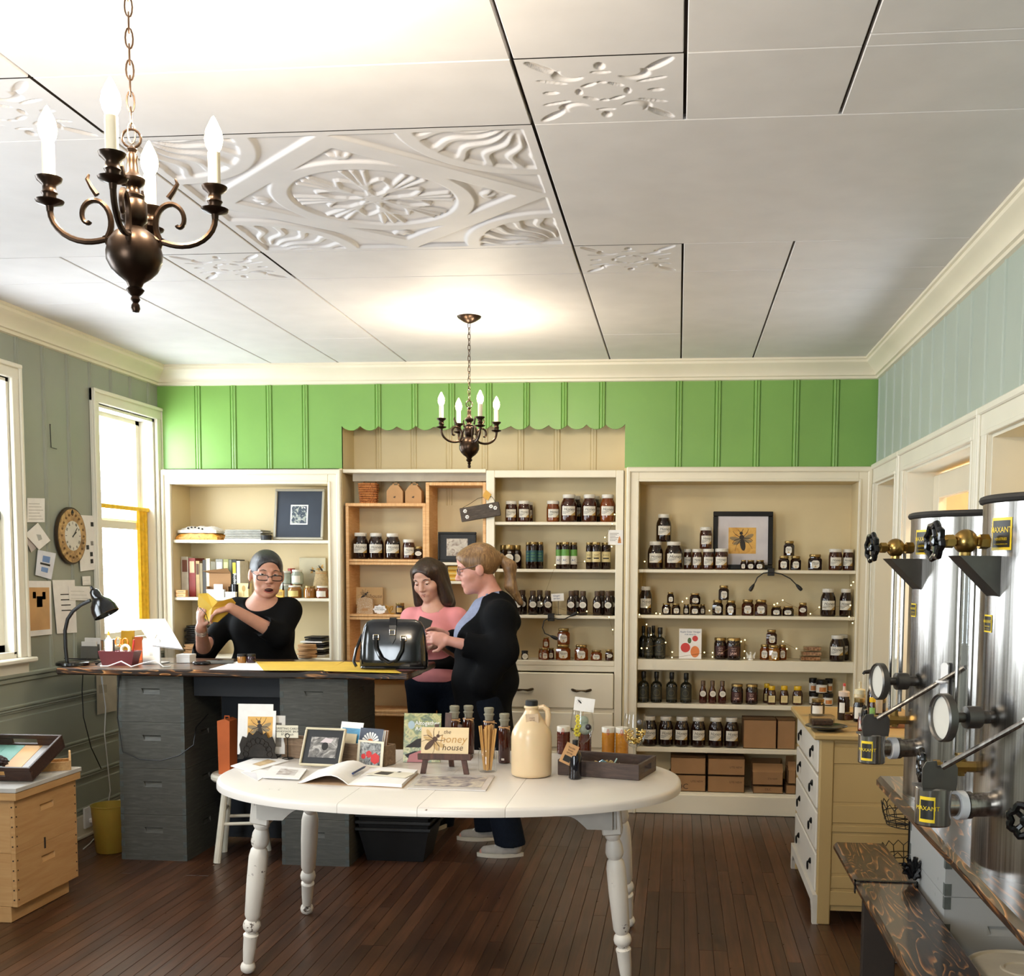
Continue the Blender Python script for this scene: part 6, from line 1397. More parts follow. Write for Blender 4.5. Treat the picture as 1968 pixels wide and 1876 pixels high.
# fairy lights
FAIR = M('fairy_bulb', '#FFF0B0', .3, emis='#FFE9A0', es=6.)
fb = mesh('bulb', MB().ball((0, 0, 0), .0042, 8, 6))
def fairy(label, pts):
    o = Vector(pts[0]); t = thing('fairy_lights', label, 'lights', o); P = [Vector(p)-o for p in pts]
    obj('wire', MB().tube([tuple(p) for p in P], .0008, 4), M('copper_wire', '#8A6A3A', .4, .8), t)
    for p in P[1:-1]: obj('bulb', fb, FAIR, t, loc=p+Vector((0, -.004, .003)))
fp = lambda u, v, c=C6, Y=YB-.016: at(c[0]+u/c[2], c[1]+v/c[2], Y)
fairy('fairy light string along the second and third wide bookcase shelves', [fp(105, 5), fp(118, 50), fp(175, 128), fp(210, 210), fp(178, 315), fp(135, 315), fp(325, 270), fp(377, 345), fp(375, 388), fp(630, 348), fp(695, 350), fp(694, 384), fp(920, 262), fp(950, 250), fp(946, 338), fp(944, 392), fp(1190, 398), fp(1280, 320), fp(1248, 262), fp(1355, 318), fp(1500, 330)])
fairy('fairy light string along the second wide bookcase shelf', [fp(110, 1205, C5), fp(160, 780, C5), fp(175, 1140, C5), fp(250, 1188, C5), fp(280, 1192, C5), fp(458, 1096, C5), fp(491, 1070, C5), fp(670, 1167, C5), fp(1180, 1120, C5), fp(1205, 1110, C5), fp(1247, 1085, C5), fp(1465, 1192, C5), fp(1535, 1140, C5), fp(1780, 1125, C5), fp(1770, 1215, C5), fp(1797, 1265, C5), fp(1785, 967, C5), fp(1803, 942, C5), fp(1815, 900, C5)])
fairy('fairy light string along the cupboard edge', [fp(1230, 500, C4), fp(1225, 515, C4), fp(1205, 600, C4), fp(1138, 722, C4), fp(1198, 805, C4), fp(955, 938, C4), fp(690, 970, C4), fp(565, 1318, C4), fp(890, 1400, C4), fp(975, 1388, C4), fp(1175, 1440, C4), fp(1208, 1553, C4), fp(1210, 1600, C4)])
# ================================================================== ON THE OVAL TABLE
TA = lambda u, v: (400+u/4.278, 1320+v/4.278)
TB = lambda u, v: (760+u/3.514, 1320+v/3.514)
tz = lambda p, z=TZ: atz(p[0], p[1], z)
ZQ = TZ+.0008
# card rack: pierced black plate in front, wire behind, cards in it
c = tz(TA(418, 592)); rk = thing('card_rack', 'ornate black iron card rack full of greeting cards', 'card rack', (c.x, c.y, ZQ), .05)
prof = [(-.085, 0), (-.06, 0), (-.055, .01), (.055, .01), (.06, 0), (.085, 0), (.07, .03), (.075, .06), (.062, .095), (.045, .088), (.035, .112), (.02, .10), (0, .118), (-.02, .10), (-.035, .112), (-.045, .088), (-.062, .095), (-.075, .06), (-.07, .03)]
obj('front_plate', MB().prism(prof, -.02, -.012, 'y'), M('rusty_black_iron', '#2A241E', .6, .4, var=.3, scale=30, bump=.5), rk)
mb = MB()
for k in range(9): a = k*PI/8; mb.tube([(.05*math.cos(a)+.012*math.cos(b_*PI/4), -.021, .022+.055*math.sin(a)+.012*math.sin(b_*PI/4)) for b_ in range(8)], .003, 5, closed=True)
obj('scrollwork', mb, MATS['rusty_black_iron'], rk, kind='stuff'); obj('back_wire', MB().tube([(-.06, -.01, .01), (-.06, .06, .01), (-.06, .06, .1), (.06, .06, .1), (.06, .06, .01), (.06, -.01, .01)], .003, 6).box(-.075, .075, -.012, .065, .004, .008), MATS['rusty_black_iron'], rk)
def card(label, parent_loc, rz, w, h, y, x, tilt=-.12, z=0., mat=PAPER, inner=None, bees=0., name='greeting_card'):
    t = thing(name, label, 'card', (parent_loc[0]+rot2(x, y, rz)[0], parent_loc[1]+rot2(x, y, rz)[1], parent_loc[2]+z), group=None, rot=(tilt, 0, rz)); obj('card', MB().box(-w/2, w/2, -.003, 0, 0, h), mat, t)
    if inner: obj('print', MB().box(inner[0], inner[1], -.0036, -.003, inner[2], inner[3]), inner[4], t)
    if bees: B, W_ = MB(), MB(); bee(B, W_, bees, (inner[0]+inner[1])/2, (inner[2]+inner[3])/2, -.0042, .15); obj('bee_wings', W_, WINGM, t); obj('bee_body', MB().add([(a, b-.0004, d) for a, b, d in B.v], B.f), BEEB, t)
    return t
L_ = (c.x, c.y, ZQ+.0135)
card('white card with ochre bee print at the front of the card rack', L_, .05, .135, .185, .0, -.0, -.14, 0, PAPER, (-.05, .055, .055, .16, OCHRE), .085)
card('tall white card behind the bee print card in the rack', L_, .05, .148, .21, .018, -.022, -.1, 0); card('low white card on the window side of the rack', L_, .08, .1, .155, .032, -.045, -.08, 0)
card('white card with grey writing on the bottle side of the rack', L_, 0, .09, .16, .045, .05, -.08, 0, PAPER, (-.02, .03, .03, .13, PAPERG))
def wire_sign(label, p, h, w, hh, txt, rz=0., size=.012):
    t = thing('sign_holder', label, 'sign', (p.x, p.y, ZQ), rz); obj('wire_stand', MB().tube([(0, 0, .003), (0, 0, h)], .0018, 6).tube([(.022*math.cos(q*PI/8), .022*math.sin(q*PI/8), .002) for q in range(16)], .002, 5, closed=True).tube([(0, 0, .002), (.022, 0, .002)], .0018, 5).tube([(.009*math.cos(q*PI/6), -.003, h+.009+.009*math.sin(q*PI/6)) for q in range(12)], .0016, 5, closed=True), BLACKM, t)
    cd = obj('card', MB().box(-w/2, w/2, -.0012, 0, h, h+hh), M('cream_sign_card', '#D9D2BE', .7), t); v, f = text(txt, size); obj('lettering', MB().add([(x, -.0018, z+h+hh*.5) for x, _, z in v], f), INK, cd)
wire_sign('cream price sign on a black wire stand beside the card rack', tz(TA(655, 594)), .088, .092, .052, 'GREETING CARDS\nHANDMADE  $4.00\n$7.50 each')
# wooden box of cards
p0, p1 = tz(TA(600, 578)), tz(TA(1445, 662)); d = (p1-p0); rz = math.atan2(d.y, d.x); bw_ = d.length; bc = (p0+p1)/2; bd = .085
BOXW = wood('weathered_box_wood', '#5A4634', '#77604A', '#927A60', .7, (3, 26, 26), 2.)
bc = Vector((bc.x-math.sin(rz)*bd/2, bc.y+math.cos(rz)*bd/2, ZQ)); bx_ = thing('wooden_card_box', 'weathered long wooden box holding cards on the oval table', 'box', bc, rz)
for (x0, x1, y0, y1) in ((-bw_/2, bw_/2, -bd/2, -bd/2+.008), (-bw_/2, bw_/2, bd/2-.008, bd/2), (-bw_/2, -bw_/2+.008, -bd/2+.008, bd/2-.008), (bw_/2-.008, bw_/2, -bd/2+.008, bd/2-.008)): obj('board', MB().box(x0, x1, y0, y1, 0, .082, c=.002), BOXW, bx_)
obj('base', MB().box(-bw_/2+.008, bw_/2-.008, -bd/2+.008, bd/2-.008, .001, .007), BOXW, bx_)
Lb = (bc.x, bc.y, ZQ+.008); TEAL = art('teal_floral', [(.3, '#2E7F86'), (.5, '#BFD8D2'), (.7, '#3D8C6E')], 40); BLUP = art('blue_sea_print', [(.3, '#1F6E9C'), (.7, '#4B9CC0')], 20); DAIS = M('slate_print', '#3F4554', .5)
card('teal floral card at the rack end of the wooden box', Lb, rz, .10, .115, -.005, -bw_*.22, -.25, 0, M('glossy_card', '#D8D8D2', .3), (-.045, .045, .01, .105, TEAL))
for k in range(6): card('pink card, %s of six packed in the wooden box' % ORD[k], Lb, rz+.12, .075, .105-.002*k, -.02+.006*k, -bw_*.06+.006*k, -.2, 0, M('pinkish_card', '#B99A8E', .6))
card('cream card with blue sea print standing in the wooden box', Lb, rz, .11, .155, -.008, bw_*.10, -.3, 0, PAPER, (-.045, .045, .07, .13, BLUP)); card('plain tan card before the blue sea card', Lb, rz, .085, .11, -.024, bw_*.10, -.29, 0, M('tan_blank_card', '#D3C3A0', .6))
for k in range(4): card('brown card, %s of four behind the daisy card' % ORD[k], Lb, rz, .10, .13, -.012+.007*k, bw_*.345, -.24, 0, M('rust_card', '#9A6A4A', .6) if k % 2 else PAPER)
dc = card('dark daisy photo card leaning in the wooden box', Lb, rz, .115, .12, -.027, bw_*.33, -.28, .012, PAPER, (-.056, .056, .008, .127, DAIS))
mb = MB()
for k in range(18): a = k*PI/9; mb.add([(.012*math.cos(a+.12), -.0041, .07+.012*math.sin(a+.12)), (.04*math.cos(a+.12), -.0041, .07+.04*math.sin(a+.12)), (.043*math.cos(a), -.0041, .07+.043*math.sin(a)), (.04*math.cos(a-.12), -.0041, .07+.04*math.sin(a-.12)), (.012*math.cos(a-.12), -.0041, .07+.012*math.sin(a-.12))], [(0, 1, 2, 3, 4)])
obj('petals', mb, PAPER, dc); obj('daisy_eye', MB().prism([(.015*math.cos(q*PI/8), .07+.015*math.sin(q*PI/8)) for q in range(16)], -.0046, -.0042, 'y'), M('orange_eye', '#D07038', .5), dc)
# framed photo and red photo card in front of the box
p = tz(TA(922, 668)); t = picture('framed_photo', 'cream framed black and white beekeeper photo leaning on the oval table', .172, .158, .008, (p.x, p.y, ZQ+.004), -.1, -.48, M('cream_frame', '#D8CDB0', .5), M('black_mat2', '#1A1B1E', .5), art('grey_photo', [(.3, '#2E2C2A'), (.5, '#7A7672'), (.62, '#B9B4AE'), (.75, '#6B4A42')], 26), (-.055, .06, .035, .12))
mb = MB(); mb.add([(-.015, -.0112, .098), (.005, -.0112, .118), (.04, -.0112, .112), (.03, -.0112, .096)], [(0, 1, 2, 3)]); obj('hat_print', mb, M('pinkwhite_print', '#CDBFC0', .5), t); obj('head_print', MB().prism([(.008+.014*math.cos(q*PI/8), .082+.017*math.sin(q*PI/8)) for q in range(16)], -.0112, -.0108, 'y'), INK, t)
es = thing('wire_easel', 'thin chrome wire easel behind the framed beekeeper photo', 'easel', (p.x+.01, p.y+.05, ZQ)); obj('wire', MB().tube([(-.05, -.03, .012), (-.05, -.035, .003), (-.05, .05, .003), (-.05, .055, .003), (-.04, .035, .07), (.04, .035, .07), (.05, .055, .003), (.05, -.035, .003), (.05, -.03, .012)], .0016, 6), M('chrome', '#BBBBBB', .2, 1.), es)
t = card('white bordered red and grey photo card before the wooden box', tz(TA(1322, 662)).to_tuple()[:2]+(ZQ,), rz, .124, .104, .004, 0, -.14, 0, M('cream_card2', '#DDD3BC', .5), (-.05, .05, .008, .096, art('grey_blossom_photo', [(.35, '#2E2E2E'), (.55, '#8A8A86'), (.7, '#B5B2AC')], 50)))
mb = MB()
for (a, b, r) in ((.026, .035, .02), (-.005, .05, .013), (-.03, .04, .01)): mb.prism([(a+r*math.cos(q*PI/6)*(1+.15*(q % 2)), b+r*math.sin(q*PI/6)*(1+.15*(q % 2))) for q in range(12)], -.0044, -.0038, 'y')
obj('red_petals', mb, M('red_flower_print', '#C22420', .5), t)
# flat things
PW = thin_glass('plastic_wrap', (.96, .96, .96, 1), .3); CLOTHP = art('faint_bee_print', [(.4, '#DAD5D2'), (.55, '#B3A69E'), (.65, '#8D7F86')], 25)
T4 = lambda *q, z=TZ+.001: [tz(TA(u, v), z) for u, v in q]; U4 = lambda *q, z=TZ+.001: [tz(TB(u, v), z) for u, v in q]
flat('greeting_card', 'white card with tan leaf print lying nearest the table end', 'card', T4((185, 655), (350, 702), (662, 612), (452, 566)), .003, PAPER, [('leaf_print', rect(.45, .8, .35, .8), M('tan_leaf_print', '#C9AE84', .6, var=.3, scale=60))])
flat('envelope', 'white envelope under the flat cards at the table end', 'envelope', T4((270, 705), (410, 775), (520, 700), (380, 668)), .0015, PAPER, [('flap', [(0, 0), (1, 0), (.5, .5)], M('envelope_flap', '#DAD8DC', .6))])
for k in range(3): flat('greeting_card', 'faint bee print card, %s of the flat pile' % ['lowest', 'middle', 'topmost'][k], 'card', T4((452-4*k, 752-3*k), (745+3*k, 766-3*k), (812, 682-2*k), (532, 656-2*k), z=TZ+.002+.003*k), .0026, PAPER, [('bee_print', rect(.3, .8, .25, .8), CLOTHP)] if k == 2 else (), 'flat faint bee cards')
flat('wrapped_print', 'plastic wrapped landscape print lying at the front of the table', 'print', U4((80, 690), (610, 706), (672, 605), (160, 598)), .004, M('wrapped_paper', '#CFC9C4', .25), [('picture', rect(.06, .92, .15, .85), art('winter_print', [(.35, '#6E6670'), (.5, '#B0A59C'), (.65, '#CFC4B0')], 18))])
# open notebook
Ls, Ss, Rs, Rb, Sb, Lb2 = tz(TA(740, 797)), tz(TA(1152, 812)), tz(TA(1592, 837)), tz(TA(1722, 716)), tz(TA(1338, 680)), tz(TA(905, 690))
nbk = thing('open_notebook', 'open white guest book with a blue pen on the oval table', 'book', (Ss.x, Ss.y, ZQ)); o = Vector((Ss.x, Ss.y, ZQ))
def page(a0, a1, b0, b1, hts, th):
    mb = MB(); n = len(hts)-1
    for k in range(n+1):
        u = k/n; f0, f1 = a0.lerp(a1, u), b0.lerp(b1, u)
        for P in (f0, f1): q = P-o; mb.v.append((q.x, q.y, hts[k])); 
        for P in (f0, f1): q = P-o; mb.v.append((q.x, q.y, max(0., hts[k]-th)))
    for k in range(n): a = 4*k; mb.f += [(a, a+4, a+5, a+1), (a+2, a+3, a+7, a+6), (a, a+2, a+6, a+4), (a+1, a+5, a+7, a+3)]
    mb.f += [(0, 1, 3, 2), (4*n, 4*n+2, 4*n+3, 4*n+1)]; return mb
obj('page_block', page(Ss, Ls, Sb, Lb2, [.004, .02, .032, .037, .036, .031, .024, .016, .008, .003], .004), PAPER, nbk, smooth=True); obj('page_block', page(Ss, Rs, Sb, Rb, [.004, .012, .015, .0155, .0152, .015], .012), PAPER, nbk, smooth=True); obj('cover', page(Rs+(Rs-Ss)*.02, Ls+(Ls-Ss)*.01, Rb+(Rb-Sb)*.02, Lb2, [.0015]*6, .0015), M('tan_cover', '#B99C7E', .6), nbk)
a, b = tz(TA(1190, 768))-o, tz(TA(1296, 706))-o; pn_ = thing('pen', 'blue ballpoint pen lying on the open guest book', 'pen', o); obj('barrel', MB().tube([(a.x, a.y, .024), tuple(Vector((a.x, a.y, .024)).lerp(Vector((b.x, b.y, .024)), .85))], .0045, 8), M('blue_pen', '#26365E', .3), pn_); obj('tip', MB().tube([tuple(Vector((a.x, a.y, .024)).lerp(Vector((b.x, b.y, .024)), .85)), (b.x, b.y, .024)], [.0045, .0012], 8), M('blue_pen', '#26365E', .3), pn_)
flat('bee_card', 'cream card with a bee drawing and black clip on the guest book', 'card', T4((1290, 722), (1620, 752), (1702, 712), (1400, 690), z=TZ+.0175), .0015, M('cream_card3', '#DCD4C0', .6), [('bee_print', rect(.15, .5, .2, .8), BEEB), ('clip', rect(.55, .63, .85, 1.05), INK)])
# Altogether Adventure book
p = tz(TB(165, 520)); t = thing('picture_book', 'glossy Altogether Adventure book standing on the table', 'book', (p.x, p.y+.03, ZQ), rot=(-.2, 0, .08)); w, h = .152, .20
obj('cover', MB().box(-w/2, w/2, -.002, 0, 0, h).box(-w/2, w/2, .012, .014, 0, h).box(-w/2, -w/2+.002, 0, .012, 0, h), art('garden_cover', [(.3, '#2C3A1E'), (.45, '#6E7A3C'), (.6, '#B9B06A'), (.75, '#4E4A2C')], 30, rough=.25), t); obj('pages', MB().box(-w/2+.002, w/2-.002, 0, .012, .002, h-.002), PAPER, t)
v, f = text('Altogether\nAdventure', .023, bold=.004); obj('lettering', MB().add([(x+.02, -.003, z+h*.74) for x, _, z in v], f), PAPER, t); obj('globe_print', MB().prism([(-.045+.014*math.cos(q*PI/8), h*.76+.017*math.sin(q*PI/8)) for q in range(16)], -.0026, -.002, 'y'), M('pale_blue_print', '#9DB2BC', .4), t)
obj('bird_print', MB().prism([(-.07, .06), (-.02, .095), (.03, .105), (.07, .09), (.03, .08), (-.01, .06)], -.0026, -.002, 'y').prism([(-.07, .03), (-.03, .045), (.05, .04), (.05, .02), (-.05, .01)], -.0026, -.002, 'y'), INK, t); obj('red_print', MB().prism([(-.06, .0), (.02, .0), (.06, .03), (.0, .05), (-.05, .03)], -.0032, -.0027, 'y'), M('red_cover_print', '#9A2E1C', .3), t)
# easel with the honey house card
p = tz(TB(340, 582)); ea = thing('mini_easel', 'small dark wooden easel on the oval table', 'easel', (p.x, p.y, ZQ), .03); EW = wood('dark_easel_wood', '#2E1A12', '#45281B', '#5C3828', .5, (20, 20, 4), 2.)
k5 = p.y/F
obj('ledge', MB().box(-.104, .104, -.03, .022, .055, .07, c=.003), EW, ea); obj('ledge_lip', MB().box(-.104, .104, -.034, -.030, .055, .08, c=.002), EW, ea)
for s in (-1, 1):
    obj('front_leg', MB().prism([(s*.075, .0), (s*.095, .0), (s*.085, .055), (s*.065, .055)], -.03, -.015, 'y'), EW, ea); obj('upright', MB().add([(s*.055-.008, .02, .07), (s*.055+.008, .02, .07), (s*.045+.008, .055, .18), (s*.045-.008, .055, .18), (s*.055-.008, .03, .07), (s*.055+.008, .03, .07), (s*.045+.008, .065, .18), (s*.045-.008, .065, .18)], [(0, 1, 2, 3), (7, 6, 5, 4), (0, 3, 7, 4), (1, 5, 6, 2), (3, 2, 6, 7), (0, 4, 5, 1)]), EW, ea)
obj('centre_post', MB().add([(-.012, .022, .05), (.012, .022, .05), (.012, .06, .225), (-.012, .06, .225), (-.012, .032, .05), (.012, .032, .05), (.012, .07, .225), (-.012, .07, .225)], [(0, 1, 2, 3), (7, 6, 5, 4), (0, 3, 7, 4), (1, 5, 6, 2), (3, 2, 6, 7), (0, 4, 5, 1)]), EW, ea); obj('rear_leg', MB().add([(-.01, .06, .15), (.01, .06, .15), (.01, .13, 0), (-.01, .13, 0), (-.01, .07, .15), (.01, .07, .15), (.01, .14, 0), (-.01, .14, 0)], [(0, 1, 2, 3), (7, 6, 5, 4), (0, 3, 7, 4), (1, 5, 6, 2), (3, 2, 6, 7)]), EW, ea); obj('crossbar', MB().box(-.06, .06, .045, .052, .13, .145), EW, ea)
t = thing('sign_card', 'cream the honey house card with a bee on the easel', 'sign', (p.x, p.y-.0225, ZQ+.0735), rot=(-.2, 0, .03)); w, h = .184, .106; obj('card', MB().box(-w/2, w/2, -.003, 0, 0, h), M('honey_house_card', '#E0C79C', .6), t); B, W_ = MB(), MB(); bee(B, W_, .085, -.048, .05, -.0036, -.75); obj('bee_wings', W_, M('pale_wing', '#C2A06A', .6), t); obj('bee_body', MB().add([(x, y-.0005, z) for x, y, z in B.v], B.f), pm('sepia_ink', '#4A2E1A'), t)
v, f = text('the', .022, .25); mb = MB().add([(x+.008, -.0036, z+.088) for x, _, z in v], f); v, f = text('house', .034, .2); mb.add([(x+.03, -.0036, z+.028) for x, _, z in v], f); obj('lettering', mb, MATS['sepia_ink'], t)
v, f = text('honey', .042, .2); obj('lettering', MB().add([(x+.032, -.0036, z+.06) for x, _, z in v], f), pm('gold_ink', '#B98A4A'), t)
# honey sticks in a glass
p = tz(TB(622, 575)); t = thing('honey_stick_jar', 'glass jar of amber honey sticks beside the easel', 'jar', (p.x, p.y, ZQ)); obj('glass', MB().lathe([(0, .001), (.032, .001), (.036, .005), (.037, .075), (.033, .082), (.033, .092), (.035, .094)], 24, cap=False), GLASS, t, smooth=True)
STK = M('honey_stick', '#C79A5E', .2, var=.15); mb = MB(); random.seed(5)
for k in range(22): a = random.uniform(0, 2*PI); r = random.uniform(.0, .024); e = random.uniform(.6, 1.3); obj('honey_stick', MB().tube([(r*math.cos(a)*.7, r*math.sin(a)*.7, .008), (r*math.cos(a)*1.75, r*math.sin(a)*1.2, .165+.02*random.random())], .0034, 6), STK, t, smooth=True)
# glass stoppered syrup bottles, jug
def sbottle(label, p, hh=.215, tagm=True):
    t = thing('syrup_bottle', label, 'bottle', (p.x, p.y, ZQ), random.uniform(-.3, .3), 'tall syrup bottles on the table'); r = .0245; s = hh/.215
    obj('bottle', MB().lathe([(0, .001), (r*.94, .001), (r, .005), (r, .135*s), (r*.9, .15*s), (r*.68, .16*s)], 20), M('syrup_glass', '#3A140A', .07, coat=.3), t, smooth=True); obj('neck', MB().lathe([(r*.68, .16*s), (r*.72, .175*s), (r*.95, .185*s), (r*.72, .19*s), (r*.85, .20*s), (r*.85, .212*s), (r*.6, .215*s)], 20), M('grey_neck_glass', '#8A8676', .1, .2), t, smooth=True)
    obj('twine', MB().tube([(r*.9*math.cos(q*PI/8), r*.9*math.sin(q*PI/8), .155*s) for q in range(16)], .003, 5, closed=True).tube([(.01, -r*.9, .155*s), (.03, -r*1.1, .15*s)], .002, 5), KRAFT, t); obj('price_label', MB().box(-.006, .006, -r-.0012, -r, .014, .022), PAPER, t)
sbottle('tall brown syrup bottle between the stick jar and the jug', tz(TB(735, 515)), .205); sbottle('tall brown syrup bottle behind the honey stick jar', tz(TB(615, 500))+Vector((0, .06, 0)), .215); sbottle('tall brown syrup bottle behind the easel post', tz(TB(360, 500))+Vector((0, .12, 0)), .215); sbottle('tall brown syrup bottle behind the easel beside the jug side', tz(TB(425, 500))+Vector((.01, .17, 0)), .21)
p = tz(TB(918, 600)); jg = thing('syrup_jug', 'cream plastic syrup jug with black cap and paper tag', 'jug', (p.x, p.y, ZQ)); JUG = M('cream_jug', '#D9C09A', .28, var=.03, sub=.1)
obj('body', MB().lathe([(0, .001), (.068, .001), (.076, .006), (.078, .015), (.078, .15), (.075, .17), (.066, .19), (.05, .212), (.034, .235), (.026, .25), (.024, .258), (.029, .262), (.029, .268), (.024, .27)], 36), JUG, jg, smooth=True, ang=1.2)
obj('handle', MB().tube([(.02, 0, .262), (.045, 0, .266), (.06, 0, .255), (.064, 0, .235), (.062, 0, .205), (.06, 0, .185)], [.009, .010, .011, .011, .011, .009], 10), JUG, jg, smooth=True); obj('cap', MB().lathe([(.022, .268), (.024, .27), (.024, .288), (.021, .291), (0, .291)], 20), BLACKP, jg, smooth=True)
tg = obj('tag', MB().box(-.024, .024, -.002, 0, -.068, 0), M('tag_paper', '#CDB69A', .7), jg, loc=(.008, -.055, .245), rot=(.35, -.05, .1)); obj('tag_picture', MB().box(-.014, .012, -.0026, -.002, -.056, -.035), INKB if False else M('tag_ink', '#1E2A33', .6), tg); v, f = text('maple\nsyrup', .009, .2); obj('lettering', MB().add([(x, -.0026, z-.02) for x, _, z in v], f), pm('tag_brown_ink', '#6A4A3A'), tg); obj('tag_edge', MB().box(-.0235, .0235, -.0025, .0005, -.076, -.066), M('tag_dark_edge', '#2A1A14', .5), tg)
# tray with glasses
q0, q1, q3 = tz(TB(1062, 592)), tz(TB(1645, 637)), tz(TB(1815, 572)); rz = math.atan2((q1-q0).y, (q1-q0).x); W_t = (q1-q0).length-.02; D_t = (q3-q1).length; TRW = wood('dark_tray_wood', '#2E211A', '#43322A', '#57443A', .55, (3, 22, 22), 2.)
tc = q1+Vector((-math.cos(rz)*W_t/2-math.sin(rz)*D_t/2, -math.sin(rz)*W_t/2+math.cos(rz)*D_t/2, 0)); ty_ = thing('serving_tray', 'dark wooden tray with cut handles at the end of the oval table', 'tray', (tc.x, tc.y, ZQ), rz); hh = .06
obj('base', MB().box(-W_t/2+.01, W_t/2-.01, -D_t/2+.01, D_t/2-.01, .001, .009), TRW, ty_)
for s in (-1, 1):
    obj('long_side', MB().box(-W_t/2, W_t/2, s*D_t/2-s*.011, s*D_t/2, 0, hh, c=.002), TRW, ty_)
    x0, x1 = sorted((s*W_t/2-s*.011, s*W_t/2)); obj('end_side', MB().box(x0, x1, -D_t/2+.011, D_t/2-.011, 0, hh*.35, c=.001).box(x0, x1, -D_t/2+.011, D_t/2-.011, hh*.72, hh, c=.001).box(x0, x1, -D_t/2+.011, -.045, hh*.35, hh*.72).box(x0, x1, .045, D_t/2-.011, hh*.35, hh*.72), TRW, ty_)
def on_tray(px, f=0.):
    best = min((atz(px, y, TZ+.01) for y in range(1462, 1505)), key=lambda q: abs(-math.sin(rz)*(q.x-tc.x)+math.cos(rz)*(q.y-tc.y)-f)); d = best-tc; u = d.x*math.cos(rz)+d.y*math.sin(rz); e = min(max(u, -W_t/2+.05), W_t/2-.05)-u; return best+Vector((e*math.cos(rz), e*math.sin(rz), 0))
def wineglass(label, p, fill=None):
    t = thing('wine_glass', label, 'glass', (p.x, p.y, TZ+.0105)); s = .225/.22
    obj('foot', MB().lathe([(0, .004), (.004, .006), (.034, .002), (.034, 0), (0, 0)], 28), GLASS, t, smooth=True); obj('stem', MB().lathe([(.004, .005), (.0035, .05), (.005, .09), (.010, .096)], 14, cap=False), GLASS, t, smooth=True)
    obj('bowl', MB().lathe([(.002, .095), (.02, .102), (.037, .122), (.046, .152), (.046, .18), (.040, .215), (.038, .228)], 32, cap=False), GLASS, t, smooth=True); return t
g1 = on_tray(1109, .02); w1_ = wineglass('wine glass holding yellow flowers at the jug end of the tray', g1); g2 = on_tray(1219); w2_ = wineglass('wine glass filled with gold beads at the handle end of the tray', g2)
obj('rim_decal', MB().ball((.02, -.036, .20), .010, 8, 6), M('silver_decal', '#77777C', .3, .5), w2_)
t = thing('gold_beads', 'gold glass beads inside the wine glass', 'beads', (g2.x, g2.y, TZ+.0105)); mb = MB(); random.seed(3)
for k in range(90):
    z = random.uniform(.112, .165); r = (.012+.03*min(1, (z-.105)/.04))*math.sqrt(random.random()); a = random.uniform(0, 2*PI); mb.ball((r*math.cos(a), r*math.sin(a), z), .0042, 6, 4)
obj('bead', mb, M('gold_bead', '#C9A550', .2, .6), t, kind='stuff', smooth=True)
t = thing('yellow_flowers', 'yellow silk flowers tucked in the wine glass', 'flowers', (g1.x, g1.y, TZ+.0105)); mb = MB()
for (a, b, c_, r) in ((-.02, -.012, .15, .011), (-.014, -.018, .165, .011), (-.018, -.006, .135, .012), (-.016, -.01, .185, .009), (-.018, .0, .20, .008)):
    for q in range(6): e = q*PI/3; mb.ball((a+r*.7*math.cos(e), b, c_+r*.7*math.sin(e)), r*.5, 6, 5)
obj('petals', mb, M('yellow_petal', '#E0CF3E', .6), t, kind='stuff'); obj('ribbon', MB().ball((.012, 0, .155), .026, 12, 8).ball((.005, .005, .185), .02, 10, 8), M('grey_green_tulle', '#A5B3A2', .7, alpha=.6), t, smooth=True); obj('dark_charm', MB().ball((.026, -.03, .165), .012, 10, 8), M('purple_charm', '#2E2430', .4), t)
q = at(1090, 1336, g1.y); t = thing('pick_card', 'small white bee card on a pick above the wine glass', 'card', (g1.x-.01, g1.y+.005, TZ+.115), rot=(0, .12, 0)); obj('pick', MB().tube([(0, .0, 0), (0, 0, .15)], .0012, 5), KRAFT, t); obj('card', MB().box(-.04, .04, -.001, 0, .118, .172), PAPER, t); B, W_ = MB(), MB(); bee(B, W_, .022, -.02, .155, -.0016, .9); obj('bee_print', B, INK, t)
# jars with paper clips behind the tray, dark bottle with a tag, star bauble
for (px, col, lab, dy) in ((1083, 'd', 'ribbed dark honey jar with white lid behind the tray, by the jug', 0), (1124, 'd', 'ribbed dark honey jar with white lid behind the first wine glass', .03), (1169, 'g', 'ribbed golden honey jar with white lid and red clip behind the tray', 0), (1195, 'g', 'ribbed golden honey jar behind the bead glass', .0)):
    q = at(px, 1430, 4.70+dy); t = thing('ribbed_jar', lab, 'jar', (q.x, q.y, ZQ)); r = .028; P = [(0, .001), (r*.94, .001), (r, .004)]
    for k in range(5): P += [(r, .02+.013*k), (r*.97, .0235+.013*k), (r, .027+.013*k)]
    obj('jar', MB().lathe(P+[(r, .09), (r*.93, .098)], 24), M('ribbed_dark_honey', '#4A1A0C', .08, coat=.3) if col == 'd' else M('ribbed_gold_honey', '#B97A24', .08, coat=.3), t, smooth=True); obj('lid', MB().lathe([(r*.96, .096), (r*1.02, .098), (r*1.02, .116), (r*.98, .119), (0, .119)], 24), LIDW, t, smooth=True)
    obj('paper_clip', MB().tube([(.004*math.cos(e), -r*1.03, .1+.012*math.sin(e)) for e in [i*PI/6 for i in range(12)]], .001, 5, closed=True), M('red_clip', '#C8483E', .4), t)
